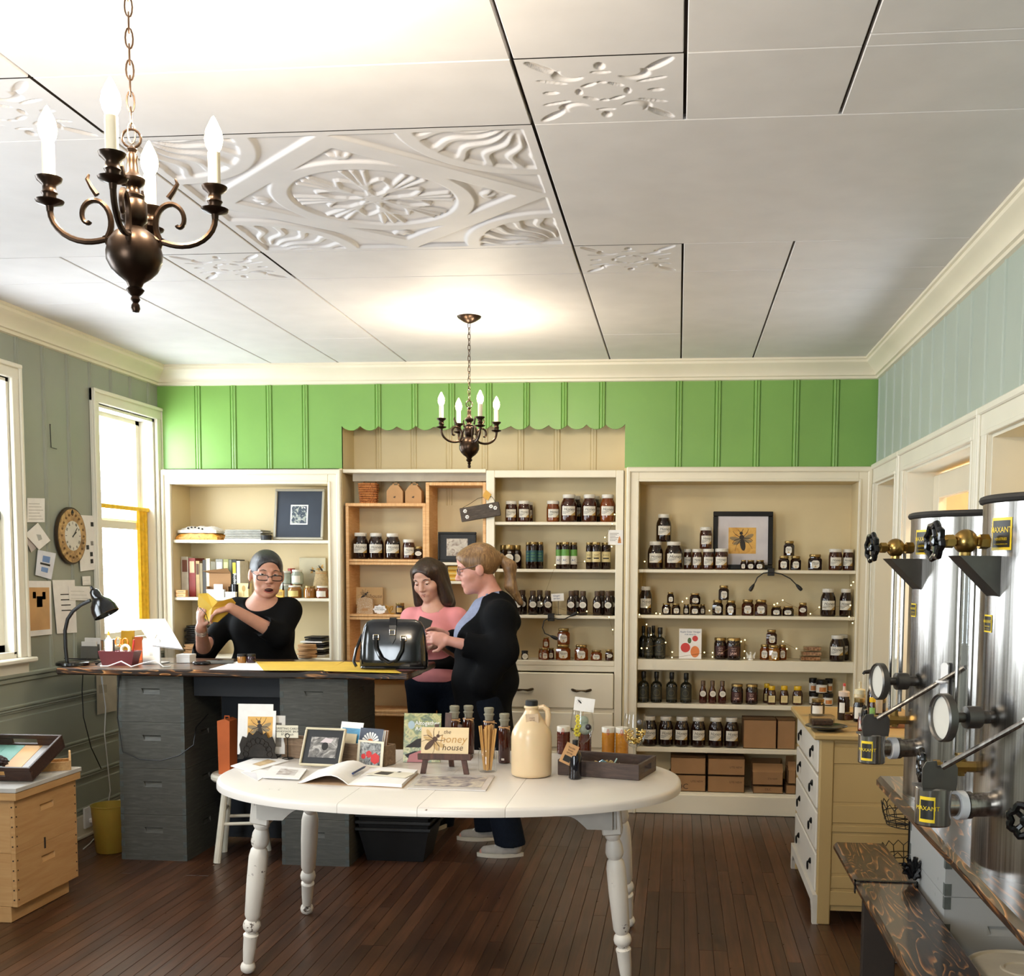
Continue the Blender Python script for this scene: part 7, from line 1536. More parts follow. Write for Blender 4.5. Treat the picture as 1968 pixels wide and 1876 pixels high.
p = tz(TB(1213, 622)); t = thing('tagged_bottle', 'small dark bottle with a kraft tag in front of the tray', 'bottle', (p.x, p.y, ZQ)); obj('bottle', MB().lathe([(0, .001), (.022, .001), (.0245, .004), (.0245, .085), (.02, .10), (.010, .115), (.0095, .135)], 20), M('black_syrup_glass', '#0F0B12', .07, coat=.3), t, smooth=True); obj('cap', MB().lathe([(.011, .13), (.011, .148), (0, .149)], 14), BLACKP, t)
tg = obj('tag', MB().box(-.025, .025, -.002, 0, -.085, 0), KRAFT, t, loc=(-.004, -.028, .135), rot=(.2, .42, 0)); v, f = text('Vanilla\nbean\nsyrup', .011); obj('lettering', MB().add([(x, -.0026, z-.026) for x, _, z in v], f), pm('dark_tag_ink', '#2E241C'), tg); obj('tag_picture', MB().box(-.014, .014, -.0026, -.002, -.075, -.05), INK, tg)
p = on_tray(1158, -.03); t = thing('star_bauble', 'faceted blue glass star bauble lying in the tray', 'ornament', (p.x, p.y, TZ+.012)); P = []
for k in range(10): r = .045 if k % 2 == 0 else .02; P.append((r*math.cos(k*PI/5), r*math.sin(k*PI/5), .02))
obj('star', MB().add(P+[(0, 0, .045), (0, 0, .0)], [(k, (k+1) % 10, 10) for k in range(10)]+[((k+1) % 10, k, 11) for k in range(10)]), M('blue_mirror_glass', '#7FA3B0', .12, .7, var=.3), t); obj('hook', MB().tube([(.04, .0, .02), (.05, .0, .04), (.055, .005, .05)], .003, 6), M('pale_teal_ribbon', '#A9C4BE', .5), t)
t = thing('straw_nest', 'curly straw packing lying in the tray', 'straw', (p.x+.03, p.y+.03, TZ+.012)); mb = MB(); random.seed(9)
for k in range(26): a = random.uniform(0, 6.28); r = random.uniform(.015, .055); e = random.uniform(.8, 2.2); mb.tube([(r*math.cos(a+e*s/5)-.01, r*.6*math.sin(a+e*s/5), .006+.03*random.random()) for s in range(6)], .0016, 4)
obj('straw', mb, M('straw', '#C9AE74', .7), t, kind='stuff')
# ================================================================== ON THE DRESSER
DK = (1500, 1240, 7.57); dp = lambda u, v: atz(1500+u/7.57, 1240+v/7.57, ZD)
p = dp(690, 1270); t = thing('plate', 'glossy black square plate on the dresser', 'plate', (p.x, p.y+.06, ZD)); obj('plate', MB().lathe([(0, .002), (.04, .002), (.07, .012), (.092, .02), (.09, .023), (.065, .014), (0, .006)], 28), BLACKG, t, smooth=True); obj('foot_ring', MB().lathe([(.03, 0), (.04, 0), (.04, .003), (.03, .003)], 24, cap=False), BLACKG, t)
pl_ = (p.x, p.y+.06); t = thing('honeycomb_dish', 'clear box of cut honeycomb on the black plate', 'honeycomb', (pl_[0]-.02, pl_[1]+.0, ZD+.0235), .1); obj('comb', MB().box(-.045, .045, -.03, .03, .002, .026, c=.003), M('dark_comb', '#3A1E0E', .4, var=.5, scale=120, bump=.8), t); obj('clear_lid', MB().box(-.05, .05, -.035, .035, 0, .045, c=.003), MATS['clear_plastic'], t)
p = dp(1000, 1210); t = thing('cutting_board', 'brown wooden cutting board under the tasting bottles', 'board', (1.0, 5.16, ZD), .0); obj('board', MB().box(-.11, .12, -.12, .14, .0005, .02, c=.003), wood('board_wood', '#6A3E22', '#85512E', '#9C683E', .5, (4, 24, 24), 2.), t); obj('end_band', MB().box(-.1105, .1205, -.128, -.12, .0005, .02, c=.002), MATS['board_wood'], t)
ZB = ZD+.0205
def dj(label, u0, u1, vt, vb, Y, zb, body, lid, lab=None, name='tasting_jar', cat='jar', rt=.82):
    k = Y/F/7.57; x = at(1500+(u0+u1)/2/7.57, 1300, Y).x; r = (u1-u0)/2*k; h = (vb-vt)*k
    t = thing(name, label, cat, (x, Y, zb+.0004)); obj('jar', MB().lathe([(0, 0), (r*.92, 0), (r, .003), (r, h*.7), (r*rt, h*.8), (r*rt, h*.86)], 22), body, t, smooth=True); obj('lid', MB().lathe([(r*(rt+.05), h*.82), (r*(rt+.07), h*.84), (r*(rt+.07), h*.985), (0, h)], 22), lid, t, smooth=True)
    if lab: obj('label', MB().patch(r+.0008, -1., .6, h*.14, h*.62, 10), lab, t)
    return t
t = dj('clear jar of dark honey with a round label beside the black plate', 455, 655, 745, 990, 5.42, ZD, HONEYD, LIDG, LABW)
def squeeze(label, x, Y, zb, body, cap, tip, h=.15, r=.026):
    t = thing('squeeze_bottle', label, 'bottle', (x, Y, zb+.0004)); obj('bottle', MB().lathe([(0, 0), (r*.95, 0), (r, .004), (r, h*.55), (r*.96, h*.62), (r*.86, h*.66)], 20), body, t, smooth=True); obj('collar', MB().lathe([(r*.9, h*.64), (r*.9, h*.76), (r*.8, h*.78), (r*.25, h*.8), (r*.2, h*.93), (0, h*.93)], 20), cap, t, smooth=True); obj('tip', MB().lathe([(r*.24, h*.92), (r*.2, h*.99), (0, h)], 12), tip, t, smooth=True); obj('label', MB().patch(r+.0006, -.9, .0, h*.2, h*.48, 8), LABW, t)
xq = lambda u, Y: at(1500+u/7.57, 1300, Y).x
squeeze('squeeze bottle of dark syrup with a red tip on the dresser', xq(928, 5.3), 5.29, ZD if xq(928, 5.3) < .88 else ZB, HONEYD, M('clear_cap', '#C9B5A4', .3), M('red_tip', '#B8322A', .4), .172, .029)
squeeze('pale squeeze bottle behind the dark tasting jar', xq(1160, 5.25), 5.25, ZB, M('pale_honey', '#C9B68A', .25), M('pale_cap', '#D8CFAE', .4), M('pale_cap', '#D8CFAE', .4), .165, .028)
dj('low clear jar of honey on the cutting board', 950, 1075, 890, 1000, 5.13, ZB, HONEYM, LIDG); dj('black jar with a white side label on the cutting board', 1075, 1245, 815, 1160, 5.08, ZB, M('black_jam', '#0C0708', .08, coat=.3), LIDG, LABW); dj('small jar with white and red label at the dresser front edge', 1145, 1270, 1025, 1300, 4.90, ZD, M('red_jam', '#5A160E', .08, coat=.3), M('silver_lid', '#A9A49C', .3, .8), art('barcode_label', [(.45, '#D9D2CC'), (.55, '#B5553A')], 30))
t = thing('pump_jug', 'brown jug with a black pump dispenser behind the dial', 'dispenser', (xq(1380, 5.22)+.005, 5.2, ZB)); obj('jug', MB().lathe([(0, 0), (.04, 0), (.043, .005), (.043, .12), (.03, .15), (.02, .16)], 22), HONEYD, t, smooth=True); obj('label', MB().patch(.0436, -.9, .5, .03, .10, 8), LABW, t)
obj('pump', MB().lathe([(.03, .155), (.032, .157), (.032, .172), (.008, .175), (.007, .205), (.012, .206), (.012, .222), (0, .225)], 16).tube([(.02, 0, .218), (-.02, 0, .218), (-.06, -.01, .214), (-.066, -.01, .205)], [.011, .011, .008, .006], 8), BLACKP, t, smooth=True)
t = dj('green labelled bottle with yellow cap behind the tank dial', 1300, 1400, 620, 1000, 5.02, ZB, HONEYM, LIDY, M('green_leaf_label', '#7DAA5A', .5, var=.3, scale=60), 'honey_bottle', 'bottle')
# ================================================================== ON THE COUNTER
ZK = ZT+.0006
q = atz(140, 1279, ZT); dl = thing('desk_lamp', 'black gooseneck desk lamp lit on the counter end', 'lamp', (q.x, q.y, ZK)); k5 = q.y/F
obj('base', MB().lathe([(0, 0), (.082, 0), (.085, .004), (.083, .016), (.07, .022), (0, .023)], 28), BLACKG, dl, smooth=True); wl_ = lambda px, py, Y=q.y: at(px, py, Y)-Vector((q.x, q.y, ZK))
arm = [wl_(129, 1274), wl_(126, 1245), wl_(125, 1212), wl_(130, 1190), wl_(140, 1175), wl_(155, 1163), wl_(174, 1154)]; obj('gooseneck', MB().tube([tuple(a) for a in arm], .0095, 10), BLACKP, dl, smooth=True)
ap_, rimc = wl_(180, 1136), wl_(205, 1181); ax = (rimc-ap_); Ls_ = ax.length; qq = Vector((0, 0, 1)).rotation_difference(ax.normalized()).to_matrix().to_4x4(); mm = Matrix.Translation(ap_) @ qq
obj('shade', MB().lathe([(0, -.012), (.012, -.01), (.022, .0), (.026, .02), (.026, .038), (.034, .05), (.055, .075), (.066, .105), (.068, Ls_), (.064, Ls_), (.06, .1), (.02, .05), (0, .048)], 28, mm), BLACKG, dl, smooth=True, ang=1.0); obj('switch', MB().lathe([(0, -.03), (.007, -.028), (.009, -.012)], 10, mm), BLACKP, dl)
obj('lamp_bulb', MB().ball((0, 0, .095), .024, 12, 8, mat=mm), M('desk_bulb', '#FFF6DE', .3, emis='#FFE9B8', es=25.), dl, smooth=True)
l = bpy.data.lights.new('desk_lamp_light', 'SPOT'); l.energy = 14; l.color = (1, .86, .62); l.spot_size = 2.3; l.shadow_soft_size = .03; lo = bpy.data.objects.new('desk_lamp_light', l); COL.objects.link(lo); lo.parent = dl; lo.matrix_local = mm @ Matrix.Translation((0, 0, .125)) @ Matrix.Rotation(PI, 4, 'X')
cq = lambda u, v, z=ZT: atz(100+u/5.179, 1180+v/5.179, z)
def cable(name, label, pts, r, mat): 
    o = Vector(pts[0]); t = thing(name, label, 'cable', o); obj('cord', MB().tube([tuple(Vector(p)-o) for p in pts], r, 6), mat, t, smooth=True); obj('end_sleeve', MB().tube([tuple(Vector(pts[0])-o), tuple((Vector(pts[1])-o)*.25)], r*1.8, 6), mat, t, smooth=True); return t
zc = lambda p, dz=.004: (p.x, p.y, ZK+dz)
cable('lamp_cord', 'black cord looping from the desk lamp over the counter edge', [zc(q+Vector((.095, .06, 0))), zc(q+Vector((.1, .1, 0)), .012), zc(q+Vector((.02, .115, 0)), .02), zc(q+Vector((-.08, .06, 0)), .03), (xl-.006, 5.74, ZT+.02), (xl-.012, 5.72, ZT-.02), (xl-.012, 5.7, ZT-.15), (xl-.008, 5.7, .72), (xl+.02, 5.72, .55), (xl+.03, 5.8, .42)], .003, BLACKP)
cable('white_cable', 'white charging cable curling across the counter by the red box', [zc(cq(480, 530)), zc(cq(560, 528)), zc(cq(690, 530), .03), zc(cq(790, 534)), zc(cq(900, 531), .02), zc(cq(1030, 532), .035), zc(cq(1110, 534)), zc(cq(1180, 530))], .0032, WHITEP)
t = thing('letter_holder', 'metal letter holder with papers beside the desk lamp', 'holder', (*cq(370, 455).xy, ZK)); 
for k in range(4): obj('divider', MB().box(-.05, .05, .022*k, .022*k+.002, 0, .075+.01*k), M('grey_holder', '#7A7872', .4, .5), t)
obj('base', MB().box(-.05, .05, 0, .07, 0, .004), MATS['grey_holder'], t); obj('papers', MB().box(-.046, .04, .006, .018, .004, .10).box(-.04, .05, .03, .04, .004, .12), PAPER, t); obj('kraft_notes', MB().box(-.02, .05, .05, .06, .004, .1), KRAFT, t)
p = cq(650, 512); t = thing('desk_organizer', 'dark red tapered organizer box on the counter', 'organizer', (p.x, p.y+.03, ZK)); RED = M('dark_red_leather', '#5A1A1E', .45); w0, w1, hh = .082, .1, .075
V = [(-w0, -.035, 0), (w0, -.035, 0), (w0, .035, 0), (-w0, .035, 0), (-w1, -.045, hh), (w1, -.045, hh), (w1, .045, hh), (-w1, .045, hh), (-w1+.005, -.04, hh), (w1-.005, -.04, hh), (w1-.005, .04, hh), (-w1+.005, .04, hh), (-w0+.005, -.03, .006), (w0-.005, -.03, .006), (w0-.005, .03, .006), (-w0+.005, .03, .006)]
obj('box_shell', MB().add(V, [(3, 2, 1, 0), (12, 13, 14, 15)]+[(a+i, a+(i+1) % 4, a+4+(i+1) % 4, a+4+i) for a in (0, 4, 8) for i in range(4)]), RED, t); obj('divider', MB().box(-.02, -.017, -.036, .036, .006, hh-.004), RED, t)
ol_ = Vector((p.x, p.y+.03, ZK+.0065)); 
t = thing('scissors', 'scissors with orange ring handles standing in the red box', 'scissors', ol_+Vector((.0, 0, 0)), rot=(0, .1, 0)); obj('blade', MB().prism([(-.004, 0), (.004, 0), (.006, .085), (-.006, .085)], -.003, .003, 'y'), M('chrome', '#BBBBBB', .2, 1.), t)
for s in (-1, 1): obj('handle', MB().tube([(s*.02+.015*math.cos(e), 0, .115+.022*math.sin(e)) for e in [i*PI/7 for i in range(14)]], .0035, 6, closed=True).tube([(0, 0, .084), (s*.012, 0, .096)], .0035, 6), M('orange_handle', '#C8641E', .4), t, smooth=True)
for k, (x, c_, lab) in enumerate(((-.07, '#2E4A78', 'blue pen standing in the red organizer box'), (-.038, '#16161A', 'black pen standing in the red organizer box'), (.06, '#B02A22', 'red marker standing in the red organizer box'))):
    t = thing('pen', lab, 'pen', ol_+Vector((x, .01, 0)), rot=(0, .12*(k-1), 0), group='pens in the red box'); obj('barrel', MB().tube([(0, 0, 0), (0, 0, .12)], .0045, 8), M('pen_'+c_[1:], c_, .35), t, smooth=True); obj('cap', MB().tube([(0, 0, .09), (0, 0, .128)], .0055, 8), M('pen_'+c_[1:], c_, .35), t, smooth=True)
t = thing('glue_bottle', 'white glue bottle standing in the red organizer box', 'bottle', ol_+Vector((-.056, -.008, 0))); obj('bottle', MB().lathe([(0, 0), (.018, 0), (.02, .004), (.02, .12), (.012, .135), (.006, .14), (.005, .155)], 16), WHITEP, t, smooth=True); obj('cap', MB().lathe([(.006, .15), (.006, .17), (0, .172)], 10), M('orange_cap', '#D86A28', .4), t)
t = thing('tape_roll', 'roll of clear tape in the red organizer box', 'tape', ol_+Vector((.035, -.005, .0))); obj('roll', MB().tube([(.022*math.cos(e), 0, .075+.022*math.sin(e)) for e in [i*PI/10 for i in range(20)]], .008, 8, closed=True), M('clear_tape_roll', '#D8D2C0', .3), t, smooth=True); obj('dispenser', MB().box(-.025, .03, -.01, .01, 0, .056, c=.004), WHITEP, t)
for (a, b, c_, lab, m_) in ((690, 820, .165, 'yellow folder standing behind the red organizer box', M('yellow_folder', '#E0A818', .6)), (800, 900, .13, 'orange folder standing behind the tablet stand', M('orange_folder', '#C8581C', .6))):
    x0, x1 = at(100+a/5.179, 1270, 5.92).x, at(100+b/5.179, 1270, 5.92).x; t = thing('file_folder', lab, 'folder', ((x0+x1)/2, 5.92, ZK), rot=(-.05, 0, 0)); w = x1-x0; obj('cover', MB().box(-w/2, w/2, -.004, -.003, 0, c_).box(-w/2, w/2, .003, .004, 0, c_).box(-w/2, w/2, -.003, .003, 0, .001), m_, t); obj('papers', MB().box(-w/2+.002, w/2-.002, -.003, .003, .001, c_-.008), PAPER, t)
p = cq(1000, 498); t = thing('till_stand', 'white swivel point of sale tablet stand on the counter', 'till', (p.x, p.y, ZK), 0); 
obj('foot', MB().prism([(-.048, 0), (.048, 0), (.048, .125), (.04, .137), (-.04, .137), (-.048, .125)], -.012, .0, 'y').box(-.05, .05, -.012, .10, 0, .006, c=.002), WHITEP, t)
qs = [at(258, 1190, p.y+.09)-Vector((p.x, p.y, ZK)), at(317, 1189, p.y+.09)-Vector((p.x, p.y, ZK)), at(351, 1247, p.y-.03)-Vector((p.x, p.y, ZK)), at(292, 1240, p.y-.02)-Vector((p.x, p.y, ZK))]; nn_ = (qs[1]-qs[0]).cross(qs[3]-qs[0]).normalized()*.014
obj('tablet', MB().add([tuple(a) for a in qs]+[tuple(a+nn_) for a in qs], [(3, 2, 1, 0), (4, 5, 6, 7)]+[(i, (i+1) % 4, 4+(i+1) % 4, 4+i) for i in range(4)]), WHITEP, t); obj('logo', MB().box(-.009, .009, -.0126, -.012, .045, .063).box(-.005, .005, -.013, -.0126, .049, .059), M('pale_grey_logo', '#C4C8CC', .4), t); obj('neck', MB().tube([(0, .0, .12), (.005, .03, .15)], .018, 12), WHITEP, t, smooth=True)
for (u0, u1, v0, vb, lab, m_) in ((1115, 1318, 405, 490, 'white card box beside the tablet stand', PAPER),):
    p0, p1 = cq(u0, vb), cq(u1, vb); t = thing('white_box', lab, 'box', ((p0.x+p1.x)/2+.045, p0.y+.06, ZK)); w = p1.x-p0.x-.03; obj('carton', MB().box(-w/2, w/2, -.04, .04, 0, .035, c=.002), m_, t); obj('lid', MB().box(-w/2-.001, w/2+.001, -.041, .041, .03, .046, c=.002), m_, t)
p = cq(1490, 505); t = thing('card_reader', 'black card reader lying on the counter', 'card reader', (p.x, p.y, ZK), .15); obj('body', MB().lathe([(0, 0), (.035, 0), (.042, .005), (.042, .01), (.036, .016), (0, .017)], 20, sx=1.15, sy=.8), BLACKG, t, smooth=True); obj('screen', MB().box(-.02, .02, -.015, .015, .0168, .0176), M('dark_screen', '#1E232E', .1), t)
flat('paper_sheet', 'white paper sheets beside the two tasting jars on the counter', 'paper', [atz(402, 1287, ZT+.001), atz(510, 1289, ZT+.001), atz(500, 1273, ZT+.001), atz(455, 1272, ZT+.001)], .002, PAPER, [('print', rect(.1, .5, .2, .7), M('faint_print', '#D0CDD2', .7))])
flat('clipboard', 'grey clipboard tray behind the card reader on the counter', 'clipboard', [atz(392, 1277, ZT+.002), atz(448, 1276, ZT+.002), atz(450, 1271, ZT+.002), atz(396, 1272, ZT+.002)], .008, M('grey_clipboard', '#4C4A44', .5), [('clip', rect(.4, .6, .85, .98), M('chrome', '#BBBBBB', .2, 1.))])
YP = M('yellow_kraft_paper', '#D9B23C', .65, var=.06); flat('wrapping_paper', 'sheet of yellow wrapping paper spread on the counter', 'paper', [atz(507, 1289, ZT+.004), atz(626, 1289, ZT+.004), atz(660, 1272, ZT+.004), atz(492, 1272, ZT+.004)], .0012, YP, [('fold', rect(0, 1, .0, .06), M('pale_yellow_fold', '#DFC766', .6))]); flat('wrapping_paper', 'crumpled yellow wrapping paper sheet under the handbag', 'paper', [atz(622, 1290, ZT+.006), atz(772, 1294, ZT+.006), atz(735, 1276, ZT+.006), atz(662, 1272, ZT+.006)], .0012, YP, [('fold', rect(.3, .9, .0, .08), M('bright_yellow_fold', '#E6CB3A', .6))])
for (px, c_, lab) in ((465, HONEYG, 'small golden tasting jar on the counter papers'), (483, M('purple_jam', '#2A1420', .08, coat=.3), 'small purple tasting jar on the counter papers')):
    q2 = atz(px, 1274, ZT+.003); t = thing('tasting_jar', lab, 'jar', (q2.x, q2.y, ZT+.0035)); obj('jar', MB().lathe([(0, 0), (.022, 0), (.024, .003), (.024, .032), (.021, .037)], 18), c_, t, smooth=True); obj('lid', MB().lathe([(.023, .035), (.0235, .036), (.0235, .048), (0, .049)], 18), LIDK, t, smooth=True)
# handbag
hb0 = atz(752, 1288, ZT+.005); HB = thing('handbag', 'glossy black handbag with belted flap standing on the counter end', 'handbag', (hb0.x, hb0.y+.06, ZT+.008), .12); BAGM = M('black_patent', '#0C0E11', .16, var=.1, coat=.5)
mb = MB(); lv = [(.165, .06, 0), (.174, .066, .012), (.174, .066, .05), (.17, .06, .12), (.162, .05, .18), (.154, .04, .215), (.14, .03, .24), (.11, .016, .253), (.0, .0, .256)]
n = 28
for (a, b, z) in lv:
    for i in range(n): t_ = 2*PI*i/n; cs, sn = math.cos(t_), math.sin(t_); mb.v.append((a*math.copysign(abs(cs)**.45, cs), b*math.copysign(abs(sn)**.6, sn), z))
for k in range(len(lv)-1): mb.f += [(k*n+i, k*n+(i+1) % n, (k+1)*n+(i+1) % n, (k+1)*n+i) for i in range(n)]
mb.f.append(tuple(range(n))[::-1]); obj('body', mb, BAGM, HB, smooth=True, ang=1.2)
mb = MB(); mb.tube([(.166*math.copysign(abs(math.cos(2*PI*i/n))**.45, math.cos(2*PI*i/n)), .071*math.copysign(abs(math.sin(2*PI*i/n))**.6, math.sin(2*PI*i/n)), .008) for i in range(n)], .007, 6, closed=True); obj('welt', mb, BAGM, HB, smooth=True)
hp = [(-.085, -.062, .16), (-.08, -.085, .11), (-.055, -.095, .06), (-.015, -.1, .035), (.025, -.1, .05), (.05, -.09, .1), (.055, -.065, .155)]; obj('front_handle', MB().tube(hp, .009, 8), BAGM, HB, smooth=True); obj('rear_handle', MB().tube([(-.12, .03, .2), (-.165, .0, .17), (-.19, -.03, .1), (-.2, -.05, .04), (-.185, -.06, .015)], .008, 8), BAGM, HB, smooth=True)
obj('belt', MB().add([(-.018, -.03, .262), (.018, -.03, .262), (.018, -.05, .225), (.016, -.064, .16), (0, -.07, .13), (-.016, -.064, .16), (-.018, -.05, .225), (-.018, .03, .262), (.018, .03, .262)], [(0, 1, 2, 6), (6, 2, 3, 5), (3, 4, 5), (7, 8, 1, 0)]), BAGM, HB)
for (x, z) in ((-.083, .165), (0, .19), (.056, .16)): y = -.058-(.2-z)*.25-.008*(x == 0); obj('buckle', MB().tube([(x-.013, y, z-.012), (x+.013, y, z-.012), (x+.013, y+.005, z+.012), (x-.013, y+.005, z+.012)], .003, 6, closed=True), M('chrome', '#BBBBBB', .2, 1.), HB)
# cables under the counter, outlet
cable('hanging_cable', 'dark cable drooping in front of the upper grey hive boxes', [at(228, 1300, 5.46), at(226, 1380, 5.46), at(236, 1445, 5.46), at(270, 1460, 5.46), at(310, 1462, 5.46), at(345, 1452, 5.46), at(372, 1432, 5.47), (-2.5, 5.55, .7), (-2.5, 5.7, .75)], .003, BLACKP)
cable('pale_cable', 'thin pale cable hanging from the counter to the floor', [at(195, 1300, 6.0), at(203, 1360, 6.0), at(201, 1412, 6.0), at(205, 1450, 6.05), at(212, 1520, 6.1), at(200, 1590, 6.12), (*atz(172, 1622, .006).xy, .006), (*atz(160, 1632, .006).xy, .006)], .003, WHITEP)
pO = atx(168, 1592, XL+.02); t = thing('wall_outlet', 'white outlet with plugs on the baseboard beside the yellow bin', 'outlet', (XL+.0285, pO.y, .115)); obj('plate', MB().box(0, .012, -.06, .06, -.06, .06, c=.003), WHITEP, t); obj('plug', MB().box(.012, .045, -.02, .02, -.035, -.005, c=.006).box(.012, .04, .0, .035, .01, .04, c=.006), WHITEP, t)
cable('power_strip_cord', 'white extension cord coiled on the floor behind the beehive', [(-3.27, pO.y, .1), (-3.22, pO.y-.02, .02), (-3.1, pO.y-.1, .006), (-2.98, pO.y-.02, .006), (-2.95, pO.y+.06, .006), (-3.08, pO.y+.06, .006), (-3.2, pO.y-.12, .006)], .005, WHITEP)
# ================================================================== ON THE BEEHIVE
hq = lambda u, v: atz(u/4.69, 1380+v/4.69, ZH)
bt = thing('painted_tray', 'dark wooden tray with painted stripes on the beehive lid', 'tray', (-2.985, 4.69, ZH+.058), rot=(.36, 0, .03)); TRD = wood('dark_red_tray_wood', '#2A1A14', '#3D2820', '#4E352B', .5, (3, 22, 22), 2.); w, d, hh = .36, .30, .065
obj('base', MB().box(-w/2, w/2, -d/2, d/2, .0, .008), TRD, bt)
for (x0, x1, y0, y1) in ((-w/2, w/2, -d/2, -d/2+.012), (-w/2, w/2, d/2-.012, d/2)): obj('slotted_side', MB().box(x0, x1, y0, y1, .008, .02).box(x0, x1, y0, y1, .045, hh, c=.002).box(x0, -.06, y0, y1, .02, .045).box(.06, x1, y0, y1, .02, .045), TRD, bt)
for s in (-1, 1): x0, x1 = sorted((s*w/2, s*w/2-s*.012)); obj('side', MB().box(x0, x1, -d/2+.012, d/2-.012, .008, hh, c=.002), TRD, bt)
for k, c_ in enumerate(('#7FB5A8', '#7FB5A8', '#D9A868', '#B5B0AC')): obj('painted_slat', MB().box(-w/2+.013+.0835*k, -w/2+.0955+.0835*k, -d/2+.013, d/2-.013, .008, .014, c=.001), M('slat_'+c_[1:], c_, .5), bt)
pc = thing('pine_cone', 'dark pine cone lying in the striped tray', 'pine cone', (-2.985, 4.6, ZH+.052)); PCM = M('dark_pinecone', '#2A1518', .6); sm = mesh('scale', MB().ball((0, 0, 0), .011, 7, 5, .5)); PCM_first = True
for k in range(40):
    a = k*2.4; z = .012+.04*(k/40); r = .034*math.sin(PI*(.2+.75*k/40)); obj('scale', sm, PCM, pc, loc=(r*math.cos(a), r*math.sin(a), z), rot=(0, .5, a))
tt_ = thing('wooden_tote', 'small pale wooden tote box with cut handle on the beehive', 'tote', (-2.885, 4.86, ZH+.0005), .55); w, d, hh = .15, .11, .05; PT = wood('pale_tote_wood', '#A9804F', '#BE945F', '#CDA872', .6, (24, 3, 24), 1.6)
obj('base', MB().box(-w/2, w/2, -d/2, d/2, 0, .006), PT, tt_)
for s in (-1, 1):
    y0, y1 = sorted((s*d/2, s*d/2-s*.008)); obj('side', MB().box(-w/2+.008, w/2-.008, y0, y1, .006, hh*.8, c=.001), PT, tt_)
    x0, x1 = sorted((s*w/2, s*w/2-s*.008)); obj('end_board', MB().prism([(-d/2, 0), (d/2, 0), (d/2, hh*.9), (d*.25, .075), (d*.2, .048), (-d*.2, .048), (-d*.25, .075), (-d/2, hh*.9)], x0, x1, 'x').prism([(-d*.25, .075), (-d*.2, .062), (d*.2, .062), (d*.25, .075), (d*.2, .082), (-d*.2, .082)], x0, x1, 'x'), PT, tt_)
# ================================================================== ON THE WINDOW WALL
wq = lambda u, v, o=.003: atx(u/4.467, 880+v/4.467, XL+o)
def note(label, pts, mat=PAPER, extra=(), o=.009, cat='note', name='pinned_note'): 
    P = [wq(u, v, o) for u, v in pts]; return flat(name, label, cat, P, .0008, mat, extra)
lines = lambda n, m_=PAPERG: [('written_line', rect(.08, .9-.1*(k % 3), .12+.76*k/n, .12+.76*k/n+.016), m_) for k in range(n)]
note('lined white note pinned highest by the near window', [(232, 553), (383, 553), (383, 348), (232, 345)], extra=lines(6)); note('pale grey folded card hanging under the diamond card', [(268, 812), (316, 770), (250, 690), (215, 692)], M('pink_grey_card', '#B9B0AC', .7), o=.007)
note('white card pinned as a diamond beside the clock', [(335, 790), (432, 710), (325, 558), (212, 655)], extra=[('drawing', [(.35, .35), (.6, .3), (.7, .5), (.5, .65)], M('faint_drawing', '#A9ABA6', .7))], o=.012)
note('white card with blue lettering below the diamond card', [(302, 1005), (440, 1045), (480, 820), (325, 790)], M('cool_white_card', '#D9DCE6', .6), [('blue_print', rect(.3, .72, .58, .82), M('blue_print', '#6E8FC4', .6)), ('black_print', rect(.2, .78, .46, .54), INK), ('blue_print', rect(.3, .7, .2, .38), M('blue_print', '#6E8FC4', .6))], o=.010)
note('large white sheet of sketches behind the clock', [(690, 975), (885, 950), (860, 500), (662, 490)], extra=[('sketch', rect(a, a+.12, b, b+.08), PAPERG if k % 2 else INK) for k, (a, b) in enumerate(((.45, .12), (.8, .1), (.45, .25), (.75, .3), (.3, .38), (.85, .45), (.55, .8), (.5, .45)))], o=.008)
note('tan bee sketch print on white paper above the desk lamp', [(243, 1535), (445, 1515), (435, 1058), (228, 1055)], extra=[('tan_print', rect(.02, .92, .1, .88), M('tan_sketch_paper', '#C59A66', .7, var=.08)), ('bee_sketch', rect(.38, .62, .52, .72), M('grey_sketch', '#6E5F52', .7)), ('leaf_sketch', rect(.22, .36, .68, .8), M('grey_sketch', '#6E5F52', .7)), ('leaf_sketch', rect(.62, .76, .66, .8), M('grey_sketch', '#6E5F52', .7))], o=.011, cat='print')
note('long white typed sheet pinned behind the desk lamp', [(490, 1510), (660, 1500), (640, 1048), (448, 1050)], extra=[('typed_line', rect(.3, .75, .72-.1*k, .74-.1*k), INK) for k in range(4)], o=.007); note('white page overlapping the typed sheet by the window', [(595, 1222), (780, 1225), (775, 1105), (585, 1100)], extra=lines(3), o=.0095); note('small square note pinned under the sketches', [(710, 1095), (778, 1090), (775, 1015), (705, 1018)], extra=lines(2), o=.009)
note('cream sheet hanging below the counter beside the grey boxes', [(835, 2205), (1000, 2170), (1000, 1840), (825, 1845)], M('cream_sheet', '#BDB4A0', .7), (('print', rect(.1, .5, .5, .7), M('faint_print2', '#A49B88', .7)),), o=.008)
cY, cZ, aY, aZ = 5.86, 1.703, .148, .157; ck = thing('wall_clock', 'oval antique wall clock with a gold and brown rim', 'clock', (XL, cY, cZ)); GLD = art('antique_gold', [(.3, '#7A5A30'), (.5, '#B08A52'), (.7, '#C9A76C')], 18); n = 40
def oval(a, b): return [(a*math.cos(2*PI*i/n), b*math.sin(2*PI*i/n)) for i in range(n)]
